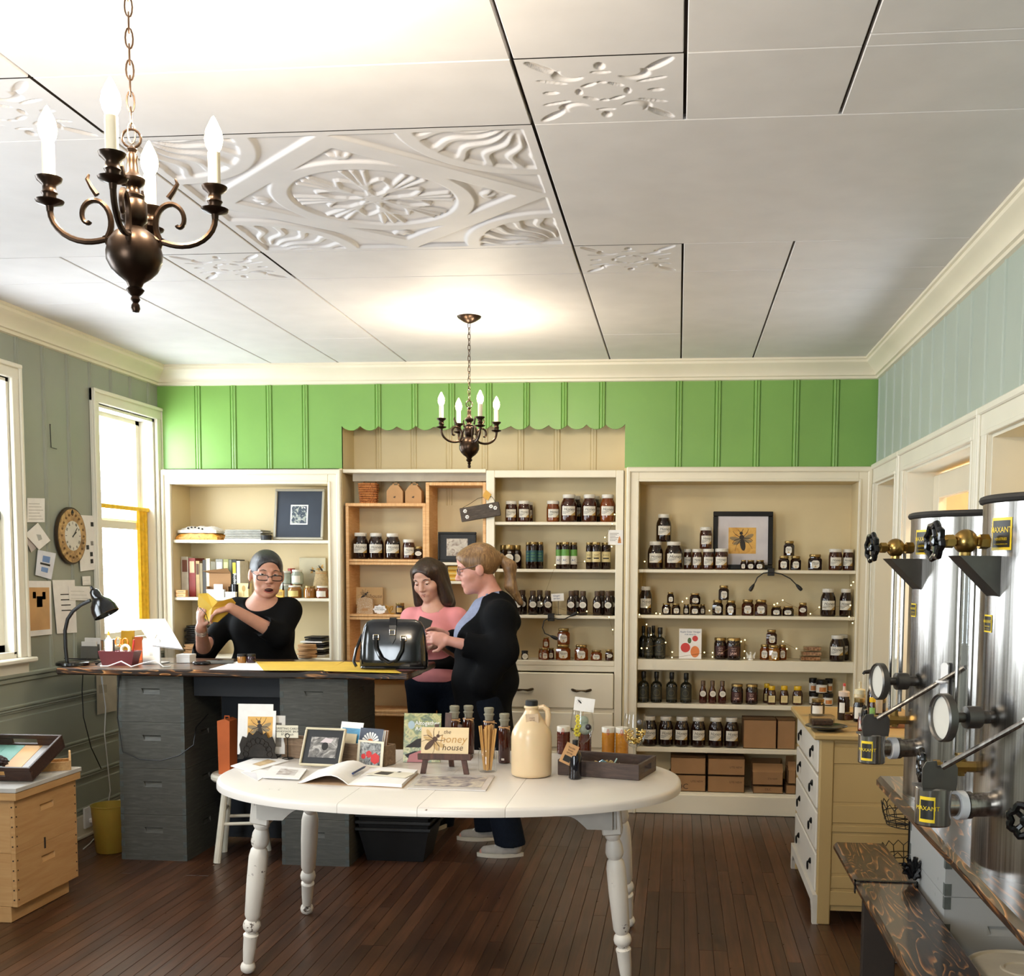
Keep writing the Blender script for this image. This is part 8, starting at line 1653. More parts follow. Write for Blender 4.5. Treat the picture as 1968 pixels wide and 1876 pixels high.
obj('backplate', MB().prism(oval(aY, aZ), .006, .022, 'x'), M('dark_brown_rim', '#33230F', .5, var=.3), ck); obj('ring_plate', MB().prism(oval(aY-.010, aZ-.010), .02, .027, 'x'), GLD, ck); obj('dial', MB().prism(oval(aY*.55, aZ*.52), .026, .0285, 'x'), M('pale_clock_dial', '#CFCBC0', .5), ck)
mb = MB()
for k in range(12):
    a = k*PI/6
    for j in range(1+(k % 3)): mb.box(.0285, .0292, -.002+.006*(j-(k % 3)/2), .001+.006*(j-(k % 3)/2), aZ*.40, aZ*.49, Matrix.Scale(1, 4) @ Matrix.Rotation(a, 4, 'X'))
obj('numerals', mb, INK, ck, kind='stuff'); obj('hour_hand', MB().box(.0293, .0305, -.0025, .0025, -.01, .04, Matrix.Rotation(-1.0, 4, 'X')), INK, ck); obj('minute_hand', MB().box(.0306, .0316, -.0018, .0018, -.012, .062, Matrix.Rotation(-.75, 4, 'X')), INK, ck)
mb = MB()
for k in range(20): a = k*PI/10; mb.ball((.027, aY*.75*math.cos(a), aZ*.75*math.sin(a)), .008, 7, 5, .9)
obj('rim_ornament', mb, M('dark_gold_ornament', '#6E5028', .5), ck, kind='stuff'); obj('crest', MB().prism([(-.008, .115), (.008, .115), (.012, .13), (0, .145), (-.012, .13)], .027, .030, 'x'), INK, ck)
vt = thing('thermostat_wire', 'dark bent hook nail on the window wall above the clock', 'hook', (XL+.002, atx(97, 860, XL).y, atx(97, 860, XL).z)); obj('hook_wire', MB().tube([(0, 0, .12), (.002, 0, .0), (.004, .05, -.003)], .0022, 5), BLACKM, vt); obj('nail', MB().ball((0, 0, .12), .004, 6, 5), BLACKM, vt)
# ================================================================== PEOPLE
def A3(v): return np.array(v, dtype=np.float32)
def build_sdf(prims, h, name):
    """smooth union of round cones ('c', a, b, ra, rb, k) and ellipsoids ('e', centre, radii, R, k); 's...' carves; meshed with surface nets"""
    lo = np.full(3, 9e9); hi = -lo
    for p in prims:
        if p[0][0] == 's': continue
        if p[0] == 'c': pts = [A3(p[1])-p[3], A3(p[1])+p[3], A3(p[2])-p[4], A3(p[2])+p[4]]
        else: r = max(p[2]); pts = [A3(p[1])-r, A3(p[1])+r]
        lo = np.minimum(lo, np.min(pts, 0)); hi = np.maximum(hi, np.max(pts, 0))
    lo -= 3*h; n = np.ceil((hi+3*h-lo)/h).astype(int)+1
    D = np.full(n, .05, np.float32)
    for p in prims:
        k = p[-1]; sub = p[0][0] == 's'; t = p[0][-1]
        if t == 'c':
            a, b, ra, rb = A3(p[1]), A3(p[2]), p[3], p[4]; bl = np.minimum(a-ra, b-rb); bh = np.maximum(a+ra, b+rb)
        else: r = max(p[2]); bl, bh = A3(p[1])-r, A3(p[1])+r
        m_ = k+.03 if not sub else k+.01
        i0 = np.clip(((bl-m_-lo)/h).astype(int), 0, n); i1 = np.clip(((bh+m_-lo)/h).astype(int)+2, 0, n)
        if np.any(i1 <= i0): continue
        ax = [lo[q]+h*np.arange(i0[q], i1[q], dtype=np.float32) for q in range(3)]
        X, Y, Z = np.meshgrid(*[v.astype(np.float32) for v in ax], indexing='ij')
        if t == 'c':
            d = b-a; L2 = float(d@d)+1e-9; T_ = np.clip(((X-a[0])*d[0]+(Y-a[1])*d[1]+(Z-a[2])*d[2])/L2, 0, 1)
            dist = np.sqrt((X-a[0]-T_*d[0])**2+(Y-a[1]-T_*d[1])**2+(Z-a[2]-T_*d[2])**2)-(ra+(rb-ra)*T_)
        else:
            c, rr, R = A3(p[1]), p[2], p[3]; dx, dy, dz = X-c[0], Y-c[1], Z-c[2]
            q = [(dx*R[0][i]+dy*R[1][i]+dz*R[2][i]) for i in range(3)]
            k0 = np.sqrt(sum((q[i]/rr[i])**2 for i in range(3))); k1 = np.sqrt(sum((q[i]/rr[i]**2)**2 for i in range(3)))+1e-9; dist = k0*(k0-1)/k1
        sl = tuple(slice(i0[q], i1[q]) for q in range(3)); G = D[sl]
        if sub: hh = np.clip(.5-.5*(G+dist)/k, 0, 1); D[sl] = G*(1-hh)-dist*hh+k*hh*(1-hh)
        else: hh = np.clip(.5+.5*(G-dist)/k, 0, 1); D[sl] = G*(1-hh)+dist*hh-k*hh*(1-hh)
    s = D < 0; C = sum(s[i:n[0]-1+i, j:n[1]-1+j, k:n[2]-1+k].astype(np.int8) for i in (0, 1) for j in (0, 1) for k in (0, 1))
    mask = (C > 0) & (C < 8); idx = np.argwhere(mask); vid = np.full(mask.shape, -1, np.int32); vid[mask] = np.arange(len(idx))
    offs = [(i, j, k) for i in (0, 1) for j in (0, 1) for k in (0, 1)]; V = {o: D[idx[:, 0]+o[0], idx[:, 1]+o[1], idx[:, 2]+o[2]] for o in offs}
    acc = np.zeros((len(idx), 3)); cnt = np.zeros(len(idx))
    for o in offs:
        for ax in range(3):
            if o[ax]: continue
            q = list(o); q[ax] = 1; q = tuple(q); a, b = V[o], V[q]; cr = (a < 0) != (b < 0); t = np.where(cr, a/np.where(cr, a-b, 1), 0)
            pos = np.array(o, float)[None, :].repeat(len(idx), 0); pos[:, ax] += t; acc[cr] += pos[cr]; cnt[cr] += 1
    verts = (idx+acc/cnt[:, None])*h+lo
    F_ = []
    for ax in range(3):
        a, b = [q for q in range(3) if q != ax]
        sl0 = [slice(1, -1)]*3; sl0[ax] = slice(0, -1); sl1 = list(sl0); sl1[ax] = slice(1, None)
        s0, s1 = s[tuple(sl0)], s[tuple(sl1)]; E_ = np.argwhere(s0 != s1)
        if len(E_) == 0: continue
        sg = s0[tuple(E_.T)]; base = E_.copy(); base[:, a] += 1; base[:, b] += 1
        def cell(da, db): q = base.copy(); q[:, a] += da; q[:, b] += db; return vid[q[:, 0], q[:, 1], q[:, 2]]
        Q = np.stack([cell(-1, -1), cell(0, -1), cell(0, 0), cell(-1, 0)], 1); fl = sg if ax != 1 else ~sg
        Q[~fl] = Q[~fl][:, ::-1]; F_.append(Q)
    F_ = np.concatenate(F_); F_ = F_[(F_ >= 0).all(1)]
    me = bpy.data.meshes.new(name); me.vertices.add(len(verts)); me.vertices.foreach_set('co', verts.astype(np.float32).ravel())
    me.loops.add(len(F_)*4); me.loops.foreach_set('vertex_index', F_.astype(np.int32).ravel()); me.polygons.add(len(F_)); me.polygons.foreach_set('loop_start', np.arange(len(F_))*4); me.polygons.foreach_set('loop_total', np.full(len(F_), 4)); me.update(calc_edges=True); me.validate()
    me.polygons.foreach_set('use_smooth', np.ones(len(me.polygons), bool)); return me
I3 = np.eye(3)
def frame(fwd, up=(0, 0, 1)):
    f = np.array(fwd, float); f /= np.linalg.norm(f); r = np.cross(f, np.array(up, float)); r /= np.linalg.norm(r); u = np.cross(r, f); return np.stack([r, f, u], 1)
class Head:
    def __init__(s, c, fwd, up=(0, 0, 1), sc=1.): s.c = np.array(c, float); s.R = frame(fwd, up); s.s = sc
    def p(s, x, y, z): return s.c+s.R @ (np.array((x, y, z))*s.s)
    def e(s, x, y, z, a, b, c, k=.012, t='e'): return (t, s.p(x, y, z), (a*s.s, b*s.s, c*s.s), s.R, k)
    def cc(s, a, b, ra, rb, k=.008, t='c'): return (t, s.p(*a), s.p(*b), ra*s.s, rb*s.s, k)
    def prims(s, wide=1., jaw=1.):
        P = [s.e(0, -.012, .035, .074*wide, .094, .082), s.e(0, .022, -.025, .062*wide, .070, .082, .03), s.e(0, .036, -.072, .046*wide*jaw, .046, .036, .03), s.e(0, .070, -.096, .018*jaw, .016, .014, .025), s.e(0, .05, .055, .052*wide, .04, .035, .03)]
        for q in (-1, 1): P += [s.e(q*.040, .055, -.028, .024, .024, .022, .025), s.e(q*.074*wide, -.004, -.008, .010, .019, .031, .006), s.cc((q*.012, .085, .022), (q*.042, .072, .022), .010, .008, .012)]
        for q in (-1, 1): P.append(s.e(q*.031, .098, .004, .019, .015, .012, .012, 'se'))
        P += [s.cc((0, .086, .014), (0, .106, -.028), .008, .0115, .010), s.e(-.011, .097, -.034, .008, .010, .007, .006), s.e(.011, .097, -.034, .008, .010, .007, .006), s.cc((-.018, .080, -.06), (.018, .080, -.06), .010, .010, .012)]
        return P
    def extras(s, root, skin, lip, iris, brow, mouth_open=0., look=(0, 0)):
        def ell(name, x, y, z, a, b, c, mat): 
            mm = Matrix.Translation(s.p(x, y, z)) @ Matrix([list(r)+[0] for r in s.R]+[[0, 0, 0, 1]]) @ Matrix.Diagonal((a*s.s, b*s.s, c*s.s, 1)); obj(name, MB().ball((0, 0, 0), 1, 14, 10, mat=mm), mat, root, smooth=True)
        SCL = M('eye_white', '#D8D0C8', .3, var=.02)
        for q in (-1, 1):
            ell('eye', q*.031, .078, .004, .0135, .011, .0095, SCL); ell('iris', q*.031+look[0]*.005, .0868, .004+look[1]*.003, .0063, .003, .0065, iris); ell('eyelid', q*.031, .0785, .0085-.0045*(look[1] < 0), .0148, .0118, .0078, skin)
            obj('eyebrow', MB().tube([tuple(s.p(q*.014, .0925, .021)), tuple(s.p(q*.03, .090, .026)), tuple(s.p(q*.046, .078, .021))], [.0022, .003, .0014], 6), brow, root, smooth=True)
        if mouth_open:
            ell('mouth', 0, .084, -.068, .023, .009, .0145, M('mouth_dark', '#3A1414', .5)); obj('lips', MB().tube([tuple(s.p(.026*math.cos(a), .0905-.013*abs(math.cos(a))**2, -.068+.016*math.sin(a))) for a in [i*PI/8 for i in range(16)]], .0036, 6, closed=True), lip, root, smooth=True)
        else: obj('lips', MB().tube([tuple(s.p(-.022, .081, -.062)), tuple(s.p(-.010, .0895, -.058)), tuple(s.p(0, .0905, -.060)), tuple(s.p(.010, .0895, -.058)), tuple(s.p(.022, .081, -.062))], [.001, .0042, .0045, .0042, .001], 6).tube([tuple(s.p(-.018, .082, -.066)), tuple(s.p(0, .0895, -.069)), tuple(s.p(.018, .082, -.066))], [.001, .005, .001], 6), lip, root, smooth=True)
def hand(w, d, n, spread=.9, curl=.5, side=1, sc=1.):
    """palm from the wrist along d with back-of-hand normal n; five fingers bent by curl; thumb on the given side"""
    w, d, n = (np.array(v, float) for v in (w, d, n)); d /= np.linalg.norm(d); n = n-d*(n@d); n /= np.linalg.norm(n); x = np.cross(d, n)*side; P = []
    R = np.stack([x, d, n], 1); P.append(('e', w+d*.045*sc, (.040*sc, .052*sc, .016*sc), R, .012))
    for i, (o, L) in enumerate(((-.028, .062), (-.0095, .074), (.0095, .078), (.028, .07))):
        b = w+d*.078*sc+x*o*sc; c1 = curl*(.8+.12*i); d1 = d*math.cos(c1)-n*math.sin(c1); d2 = d*math.cos(2.1*c1)-n*math.sin(2.1*c1); m_ = b+d1*L*.5*sc; e = m_+d2*L*.5*sc
        P += [('c', b, m_, .0092*sc, .0084*sc, .005), ('c', m_, e, .0084*sc, .0068*sc, .004)]
    b = w+d*.022*sc+x*.030*sc; d1 = d*.55+x*.75-n*.35; d1 /= np.linalg.norm(d1); m_ = b+d1*.038*sc; d2 = d*.85+x*.25-n*.45; d2 /= np.linalg.norm(d2)
    P += [('c', b, m_, .0125*sc, .0100*sc, .010), ('c', m_, m_+d2*.03*sc, .0098*sc, .0078*sc, .004)]; return P
def V3(px, py, Y): return np.array(at(px, py, Y))
def skinmat(name, col): return M(name, col, .5, var=.06, scale=25, sub=.12)
def hairmat(name, d, m, l, sc=(60, 60, 6)): return wood(name, d, m, l, .38, sc, 2., bump=.6, dist=1.)
def person(label, foot, body, parts, vox=.005):
    t = thing('person', label, 'person', (foot[0], foot[1], 0)); o = Vector((foot[0], foot[1], 0))
    for nm, prims, mat, h in [('body', *body, vox)]+parts:
        me = build_sdf(prims, h, nm); me.transform(Matrix.Translation(-o)); me.materials.append(mat); ob = bpy.data.objects.new(nm, me); COL.objects.link(ob); ob.parent = t
    return t, o
def shift(root, o, before):
    for ob in root.children:
        if ob.name not in before: ob.location = -o
def legs(hipL, hipR, kneeL, kneeR, ankL, ankR, toeL, toeR, r=(.085, .058, .042), grow=0., k=.02):
    P = []
    for h_, kn, an in ((hipL, kneeL, ankL), (hipR, kneeR, ankR)): P += [('c', h_, kn, r[0]+grow, r[1]+grow, k), ('c', kn, an if not grow else np.array((an[0], an[1], -.04)), r[1]+grow, r[2]+grow*1.4, k)]
    return P
def feet_(ank, toe, r=.024): r = .024; a, t = np.array(ank), np.array(toe); return [('c', a, a+np.array((0, 0, -.03)), .034, .026, .01), ('c', np.array((a[0], a[1], r)), np.array((t[0], t[1], r*1.1)), r, r*.8, .02)]
def shoe(ank, toe, up, sole, root, o, lace=True):
    a, t = np.array(ank, float), np.array(toe, float); d = t-a; d[2] = 0; L = np.linalg.norm(d); d /= L; heel = a-d*.045; x = np.array((-d[1], d[0], 0)); b = heel.copy(); b[2] = 0
    def ring(z, off, n=24): 
        out = []
        for i in range(n):
            th = 2*PI*i/n; u = .5-.5*math.cos(th); ww = (.034+.010*math.sin(u*PI*.9))*(1-.15*(u < .2))+off; Ln = (L+.075)+2*off; out.append(tuple(b+d*(Ln*u-off)+x*ww*math.sin(th)*(.55+.45*math.sin(u*PI)**.3)+np.array((0, 0, z))))
        return out
    n = 24; v = ring(.001, .002)+ring(.022, .003); s_ = obj('shoe_sole', MB().add(v, [tuple(range(n))[::-1], tuple(range(n, 2*n))]+[(i, (i+1) % n, n+(i+1) % n, n+i) for i in range(n)]), sole, root, smooth=True, ang=.8); s_.location = -o
    P = [('c', b+d*.05+np.array((0, 0, .045)), b+d*(L*.62)+np.array((0, 0, .038)), .038, .036, .02), ('c', b+d*(L*.62)+np.array((0, 0, .034)), b+d*(L+.03)+np.array((0, 0, .03)), .038, .028, .02), ('c', b+d*.045+np.array((0, 0, .05)), np.array((a[0], a[1], .095)), .036, .040, .015), ('se', b+np.array((0, 0, -.03))+d*.1, (.4, .4, .05), I3, .003)]
    me = build_sdf(P, .005, 'shoe_upper'); me.transform(Matrix.Translation(-o)); me.materials.append(up); ob = bpy.data.objects.new('shoe_upper', me); COL.objects.link(ob); ob.parent = root
    if lace:
        mb = MB()
        for q in range(4): c = b+d*(L*.42+.022*q)+np.array((0, 0, .083-.007*q)); mb.tube([tuple(c-x*.02), tuple(c+np.array((0, 0, .006))), tuple(c+x*.02+d*.012)], .0035, 5)
        l_ = obj('laces', mb, PAPER, root, smooth=True); l_.location = -o
NAVYC = M('black_navy_wool', '#090A0D', .9, var=.15, scale=60, spec=.15); BLKK = M('black_knit', '#070708', .9, var=.15, scale=50, spec=.15); DEN = M('dark_denim', '#111722', .9, var=.2, scale=90, bump=.2, spec=.15)
# ---------- shopkeeper behind the counter
SK = skinmat('fair_skin', '#C08E78'); LIP = M('lip_rose', '#9A5048', .4); IRD = M('dark_iris', '#2A1A12', .2)
Ya = 6.42; hd = Head(V3(512, 1104, Ya), (.50, -.86, -.05), (.05, 0, 1), 1.2); nb = V3(505, 1158, Ya+.02); shR, shL = V3(455, 1172, Ya+.01), V3(556, 1172, Ya+.03); ch = V3(506, 1205, Ya+.03); pel = np.array((ch[0], Ya+.05, .92))
elL, wrL = V3(538, 1222, Ya-.1), V3(443, 1168, Ya-.3); elR, wrR = V3(392, 1256, Ya-.06), V3(386, 1205, Ya-.26)
hL, hR = pel+np.array((.10, 0, -.05)), pel+np.array((-.10, 0, -.05)); kL, kR = hL*1, hR*1; kL[2] = kR[2] = .48; aL, aR = hL*1, hR*1; aL[2] = aR[2] = .09; tL, tR = aL+np.array((.03, -.16, -.06)), aR+np.array((-.03, -.16, -.06))
ux = np.array((1., 0, 0)); tor = lambda g: [('c', nb+np.array((0, .02, -.10)), ch+np.array((0, .01, -.02)), .13+g, .155+g, .05), ('c', shR+np.array((.02, 0, -.02)), shL+np.array((-.02, 0, -.02)), .065+g, .065+g, .05), ('c', ch, pel, .15+g, .16+g, .06), ('c', ch+np.array((-.08, -.07, .0)), ch+np.array((.08, -.07, .0)), .075+g, .075+g, .05), ('e', pel, (.20+g, .15+g, .15), I3, .05)]
body = hd.prims(1.05, 1.1)+[('c', hd.p(0, -.02, -.075), nb, .056, .062, .02), ('c', nb, nb+np.array((0, 0, -.06)), .065, .09, .04)]+tor(0)+[('c', shL, elL, .056, .046, .03), ('c', elL, wrL, .046, .029, .012), ('c', shR, elR, .056, .046, .03), ('c', elR, wrR, .046, .029, .012)]+hand(wrL, (-.75, -.25, -.22), (-.15, -.2, .95), .9, .55, 1)+hand(wrR, (.1, -.3, .9), (-.6, -.7, -.1), .9, .5, 1)+legs(hL, hR, kL, kR, aL, aR, tL, tR)+feet_(aL, tL)+feet_(aR, tR)
mid = lambda a, b, t: a+(b-a)*t
top = tor(.014)+[('c', shL, elL, .074, .066, .035), ('c', elL, mid(elL, wrL, .42), .066, .062, .02), ('c', shR, elR, .074, .064, .035), ('c', elR, mid(elR, wrR, .35), .064, .056, .02), ('se', nb+np.array((.01, -.075, .045)), (.105, .13, .10), I3, .012), ('sc', mid(elL, wrL, .47), mid(elL, wrL, .9), .075, .07, .004), ('sc', mid(elR, wrR, .40), mid(elR, wrR, .9), .07, .07, .004)]
CUT = ('se', np.array((pel[0], 6, -1.96)), (2, 2, 2), I3, .004)
trs = legs(hL, hR, kL, kR, aL, aR, tL, tR, grow=.02)+[CUT, ('e', pel+np.array((0, 0, -.02)), (.215, .165, .13), I3, .04)]
hair = [hd.e(0, -.012, .035, .080, .100, .088, .01), hd.e(0, .05, .055, .058, .0455, .0405, .03), hd.e(0, -.085, .01, .045, .04, .045, .02), hd.e(0, .10, -.012, .064, .066, .076, .008, 'se'), hd.e(0, .045, -.10, .10, .105, .085, .012, 'se')]
pA, oA = person('shopkeeper in a black top and low glasses behind the counter, holding yellow paper', (pel[0], pel[1]), (body, SK), [('black_top', top, BLKK, .007), ('trousers', trs, BLKK, .009), ('hair', hair, hairmat('dark_grey_hair', '#121114', '#1F1D20', '#38363A'), .005)])
bf = {c.name for c in pA.children}
hd.extras(pA, SK, LIP, IRD, M('brow_dark', '#2B1E18', .6), 1, (.5, .2))
GLS = M('dark_spectacles', '#1A1416', .3)
def spectacles(root, hd, z=-.012, y=.104, w=.030, hh=.013, mat=GLS, temple=True):
    mb = MB()
    for q in (-1, 1): mb.tube([tuple(hd.p(q*.034+w*.88*math.copysign(abs(math.cos(a))**.5, math.cos(a)), y-.010*abs(q*.034+w*math.cos(a))/.06, z+hh*math.copysign(abs(math.sin(a))**.6, math.sin(a)))) for a in [i*PI/10 for i in range(20)]], .003, 5, closed=True)
    mb.tube([tuple(hd.p(-.008, y, z+.004)), tuple(hd.p(0, y+.004, z+.007)), tuple(hd.p(.008, y, z+.004))], .002, 5)
    if temple:
        for q in (-1, 1): mb.tube([tuple(hd.p(q*.062, y-.012, z+.008)), tuple(hd.p(q*.078, .02, .012)), tuple(hd.p(q*.078, -.01, .016))], .0022, 5)
    obj('glasses', mb, mat, root, smooth=True)
spectacles(pA, hd); obj('earring', MB().tube([tuple(hd.p(-.082, .004, -.036)), tuple(hd.p(-.084, .004, -.075))], [.002, .006], 6).tube([tuple(hd.p(.082, .004, -.036)), tuple(hd.p(.084, .004, -.075))], [.002, .006], 6), BRONZE, pA)
mb = MB(); d_ = (wrR-elR)/np.linalg.norm(wrR-elR)
for q in range(3):
    c = mid(elR, wrR, .82+.05*q); e1 = np.cross(d_, (0, 1, 0)); e1 /= np.linalg.norm(e1); e2 = np.cross(d_, e1); mb.tube([tuple(c+(e1*math.cos(a)+e2*math.sin(a))*.035) for a in [i*PI/8 for i in range(16)]], .0018, 5, closed=True)
obj('bracelet', mb, M('silver_bracelet', '#9A948C', .25, .9), pA, smooth=True); shift(pA, oA, bf)
yp0 = V3(405, 1170, Ya-.37); t = thing('wrapping_paper', 'crumpled yellow paper held in the hands of the shopkeeper', 'paper', tuple(yp0)); mb = MB(); W0 = Vector(yp0)
crn = [(381, 1141, -.33), (398, 1140, -.30), (418, 1157, -.36), (444, 1150, -.31), (452, 1159, -.27), (436, 1180, -.30), (418, 1196, -.33), (402, 1195, -.37), (388, 1184, -.30), (380, 1162, -.31)]; P = [at(x, y, Ya+d+.03)-W0 for x, y, d in crn]; c0_ = at(408, 1168, Ya-.33)-W0; n = len(P)
mb.add([tuple(p) for p in P]+[tuple(c0_)]+[tuple(p+Vector((0, .012, 0))) for p in P]+[tuple(c0_+Vector((0, .02, 0)))], [(i, (i+1) % n, n) for i in range(n)]+[(n+1+(i+1) % n, n+1+i, 2*n+1) for i in range(n)]+[(i, n+1+i, n+1+(i+1) % n, (i+1) % n) for i in range(n)]); obj('crumpled_sheet', mb, YP, t); obj('string', MB().tube([tuple(at(384, 1168, Ya-.40)-W0), tuple(at(396, 1180, Ya-.45)-W0), tuple(at(401, 1197, Ya-.43)-W0)], .002, 5), BLACKP, t)
# ---------- customer in pink
Yb_ = 6.42; SKB = skinmat('light_skin', '#C79A86'); hd = Head(V3(823, 1114, Yb_), (-.22, -.93, -.30), (-.10, 0, 1), 1.05); nb = V3(833, 1166, Yb_+.02); shR, shL = V3(790, 1188, Yb_+.02), V3(880, 1188, Yb_+.02); ch = V3(835, 1225, Yb_+.02); pel = np.array((ch[0]+.01, Yb_+.03, .90))
elR, elL = V3(778, 1262, Yb_-.02), V3(890, 1262, Yb_-.02); wrR, wrL = V3(806, 1238, Yb_-.27), V3(848, 1240, Yb_-.27)
hL, hR = pel+np.array((.09, 0, -.05)), pel+np.array((-.09, 0, -.05)); kL, kR = hL*1, hR*1; kL[2] = kR[2] = .48; aL = np.array((atz(838, 1600, 0).x, Yb_+.04, .09)); aR = aL+np.array((-.2, .02, 0)); tL, tR = aL+np.array((-.02, -.14, -.06)), aR+np.array((-.03, -.14, -.06))
tor = lambda g: [('c', nb+np.array((0, .01, -.09)), ch, .10+g, .115+g, .05), ('c', shR+np.array((.02, 0, -.01)), shL+np.array((-.02, 0, -.01)), .05+g, .05+g, .05), ('c', ch, pel+np.array((0, 0, .05)), .11+g, .115+g, .06), ('c', ch+np.array((-.06, -.06, .0)), ch+np.array((.06, -.06, .0)), .055+g, .055+g, .045), ('e', pel, (.165+g, .12+g, .12), I3, .05)]
body = hd.prims(.95, .9)+[('c', hd.p(0, -.02, -.075), nb, .045, .048, .02), ('c', nb, nb+np.array((0, 0, -.05)), .05, .075, .04)]+tor(0)+[('c', shL, elL, .042, .036, .03), ('c', elL, wrL, .036, .024, .012), ('c', shR, elR, .042, .036, .03), ('c', elR, wrR, .036, .024, .012)]+hand(wrL, (-.45, -.4, .5), (.4, -.8, .2), .9, .6, -1, .92)+hand(wrR, (.45, -.4, .5), (-.4, -.8, .2), .9, .6, 1, .92)+legs(hL, hR, kL, kR, aL, aR, tL, tR, (.078, .05, .036))+feet_(aL, tL, .032)+feet_(aR, tR, .032)
tee = tor(.013)+[('c', shL, mid(shL, elL, .6), .062, .062, .03), ('c', shR, mid(shR, elR, .6), .062, .062, .03), ('se', nb+np.array((0, -.06, .05)), (.085, .10, .085), I3, .012), ('se', pel+np.array((0, 0, -.12)), (.4, .4, .10), I3, .004)]
trs = legs(hL, hR, kL, kR, aL, aR, tL, tR, (.078, .05, .036), .018)+[CUT, ('e', pel+np.array((0, 0, -.03)), (.178, .133, .11), I3, .04)]
hair = [hd.e(0, -.012, .035, .080, .100, .088, .01), hd.e(0, .05, .055, .058, .0455, .0405, .03), hd.cc((-.066, .01, .05), (-.084, .0, -.13), .026, .036, .03), hd.cc((.066, .01, .05), (.084, .0, -.13), .026, .036, .03), hd.cc((-.05, -.05, .03), (-.06, -.05, -.16), .05, .045, .03), hd.cc((.05, -.05, .03), (.06, -.05, -.16), .05, .045, .03), hd.e(.004, .10, -.025, .060, .066, .095, .008, 'se')]
PNK = M('pink_cotton', '#D98A8E', .75, var=.06, scale=12)
pB, oB = person('dark-haired woman in a pink tee looking down at a phone', (pel[0], pel[1]), (body, SKB), [('pink_tee', tee, PNK, .006), ('trousers', trs, DEN, .008), ('hair', hair, hairmat('dark_brown_hair', '#1A100B', '#2C1C13', '#4A3222'), .005)])
bf = {c.name for c in pB.children}; hd.extras(pB, SKB, M('lip_mauve', '#8A5550', .4), IRD, M('brow_dark', '#2B1E18', .6), 0, (-.2, -1)); mb = MB(); mb.tube([tuple(nb+np.array((x, -.075-.02*(1-abs(x)/.05), -.02-.05*(1-(x/.05)**2)))) for x in (-.05, -.03, 0, .03, .05)], .0012, 5); obj('necklace', mb, M('fine_silver', '#B5AEA4', .3, .8), pB); mb = MB()
shift(pB, oB, bf)
SLM = M('white_rubber_sole', '#CFC6B4', .6); shoe(aL, tL, BLKK, SLM, pB, oB); shoe(aR, tR, BLKK, SLM, pB, oB)
cg = build_sdf([('c', pel+np.array((-.15, -.05, .09)), pel+np.array((.16, -.05, .09)), .05, .05, .03), ('e', pel+np.array((0, 0, .08)), (.19, .15, .06), I3, .03)], .007, 'cardigan'); cg.transform(Matrix.Translation(-oB)); cg.materials.append(BLKK); ob = bpy.data.objects.new('tied_cardigan', cg); COL.objects.link(ob); ob.parent = pB
# ---------- customer in the dark coat
Yc = 5.97; SKC = skinmat('rosy_skin', '#CF9686'); hd = Head(V3(919, 1093, Yc), (-.95, -.20, -.20), (-.16, 0, 1), 1.14); nb = V3(945, 1148, Yc+.02); shL, shR = V3(962, 1186, Yc-.13), V3(948, 1184, Yc+.16); ch = V3(930, 1225, Yc); pel = np.array((ch[0]+.01, Yc, .93))
elL, wrL = V3(966, 1255, Yc-.20), V3(862, 1232, Yc-.22); elR, wrR = V3(930, 1265, Yc+.19), V3(858, 1222, Yc+.06)
hL, hR = pel+np.array((0, -.09, -.05)), pel+np.array((0, .09, -.05)); aL = np.array((atz(968, 1650, .09).x+.0, 5.80, .09)); aR = np.array((atz(925, 1620, .06).x, 6.14, .09)); kL, kR = mid(hL, aL, .5)+np.array((-.03, 0, 0)), mid(hR, aR, .5)+np.array((-.04, 0, 0)); tL, tR = aL+np.array((-.17, -.02, -.06)), aR+np.array((-.16, -.02, -.06))
tor = lambda g: [('c', nb+np.array((.01, 0, -.09)), ch+np.array((.01, 0, 0)), .105+g, .125+g, .05), ('c', shR, shL, .055+g, .055+g, .05), ('c', ch, pel, .125+g, .14+g, .06), ('c', ch+np.array((-.05, -.06, .02)), ch+np.array((-.05, .06, .02)), .065+g, .065+g, .05), ('e', pel, (.14+g, .17+g, .13), I3, .05)]
body = hd.prims(.98, .95)+[('c', hd.p(0, -.03, -.07), nb, .048, .054, .02), ('c', nb, nb+np.array((0, 0, -.05)), .055, .08, .04)]+tor(0)+[('c', shL, elL, .048, .040, .03), ('c', elL, wrL, .040, .026, .012), ('c', shR, elR, .048, .040, .03), ('c', elR, wrR, .040, .026, .012)]+hand(wrL, (-.93, .05, .18), (-.1, -.8, .35), .9, .42, -1, 1.)+hand(wrR, (-.85, -.3, .3), (-.2, .6, .6), .9, .5, 1, .95)+legs(hL, hR, kL, kR, aL, aR, tL, tR)+feet_(aL, tL)+feet_(aR, tR)
hem = np.array((pel[0]+.01, Yc, .58))
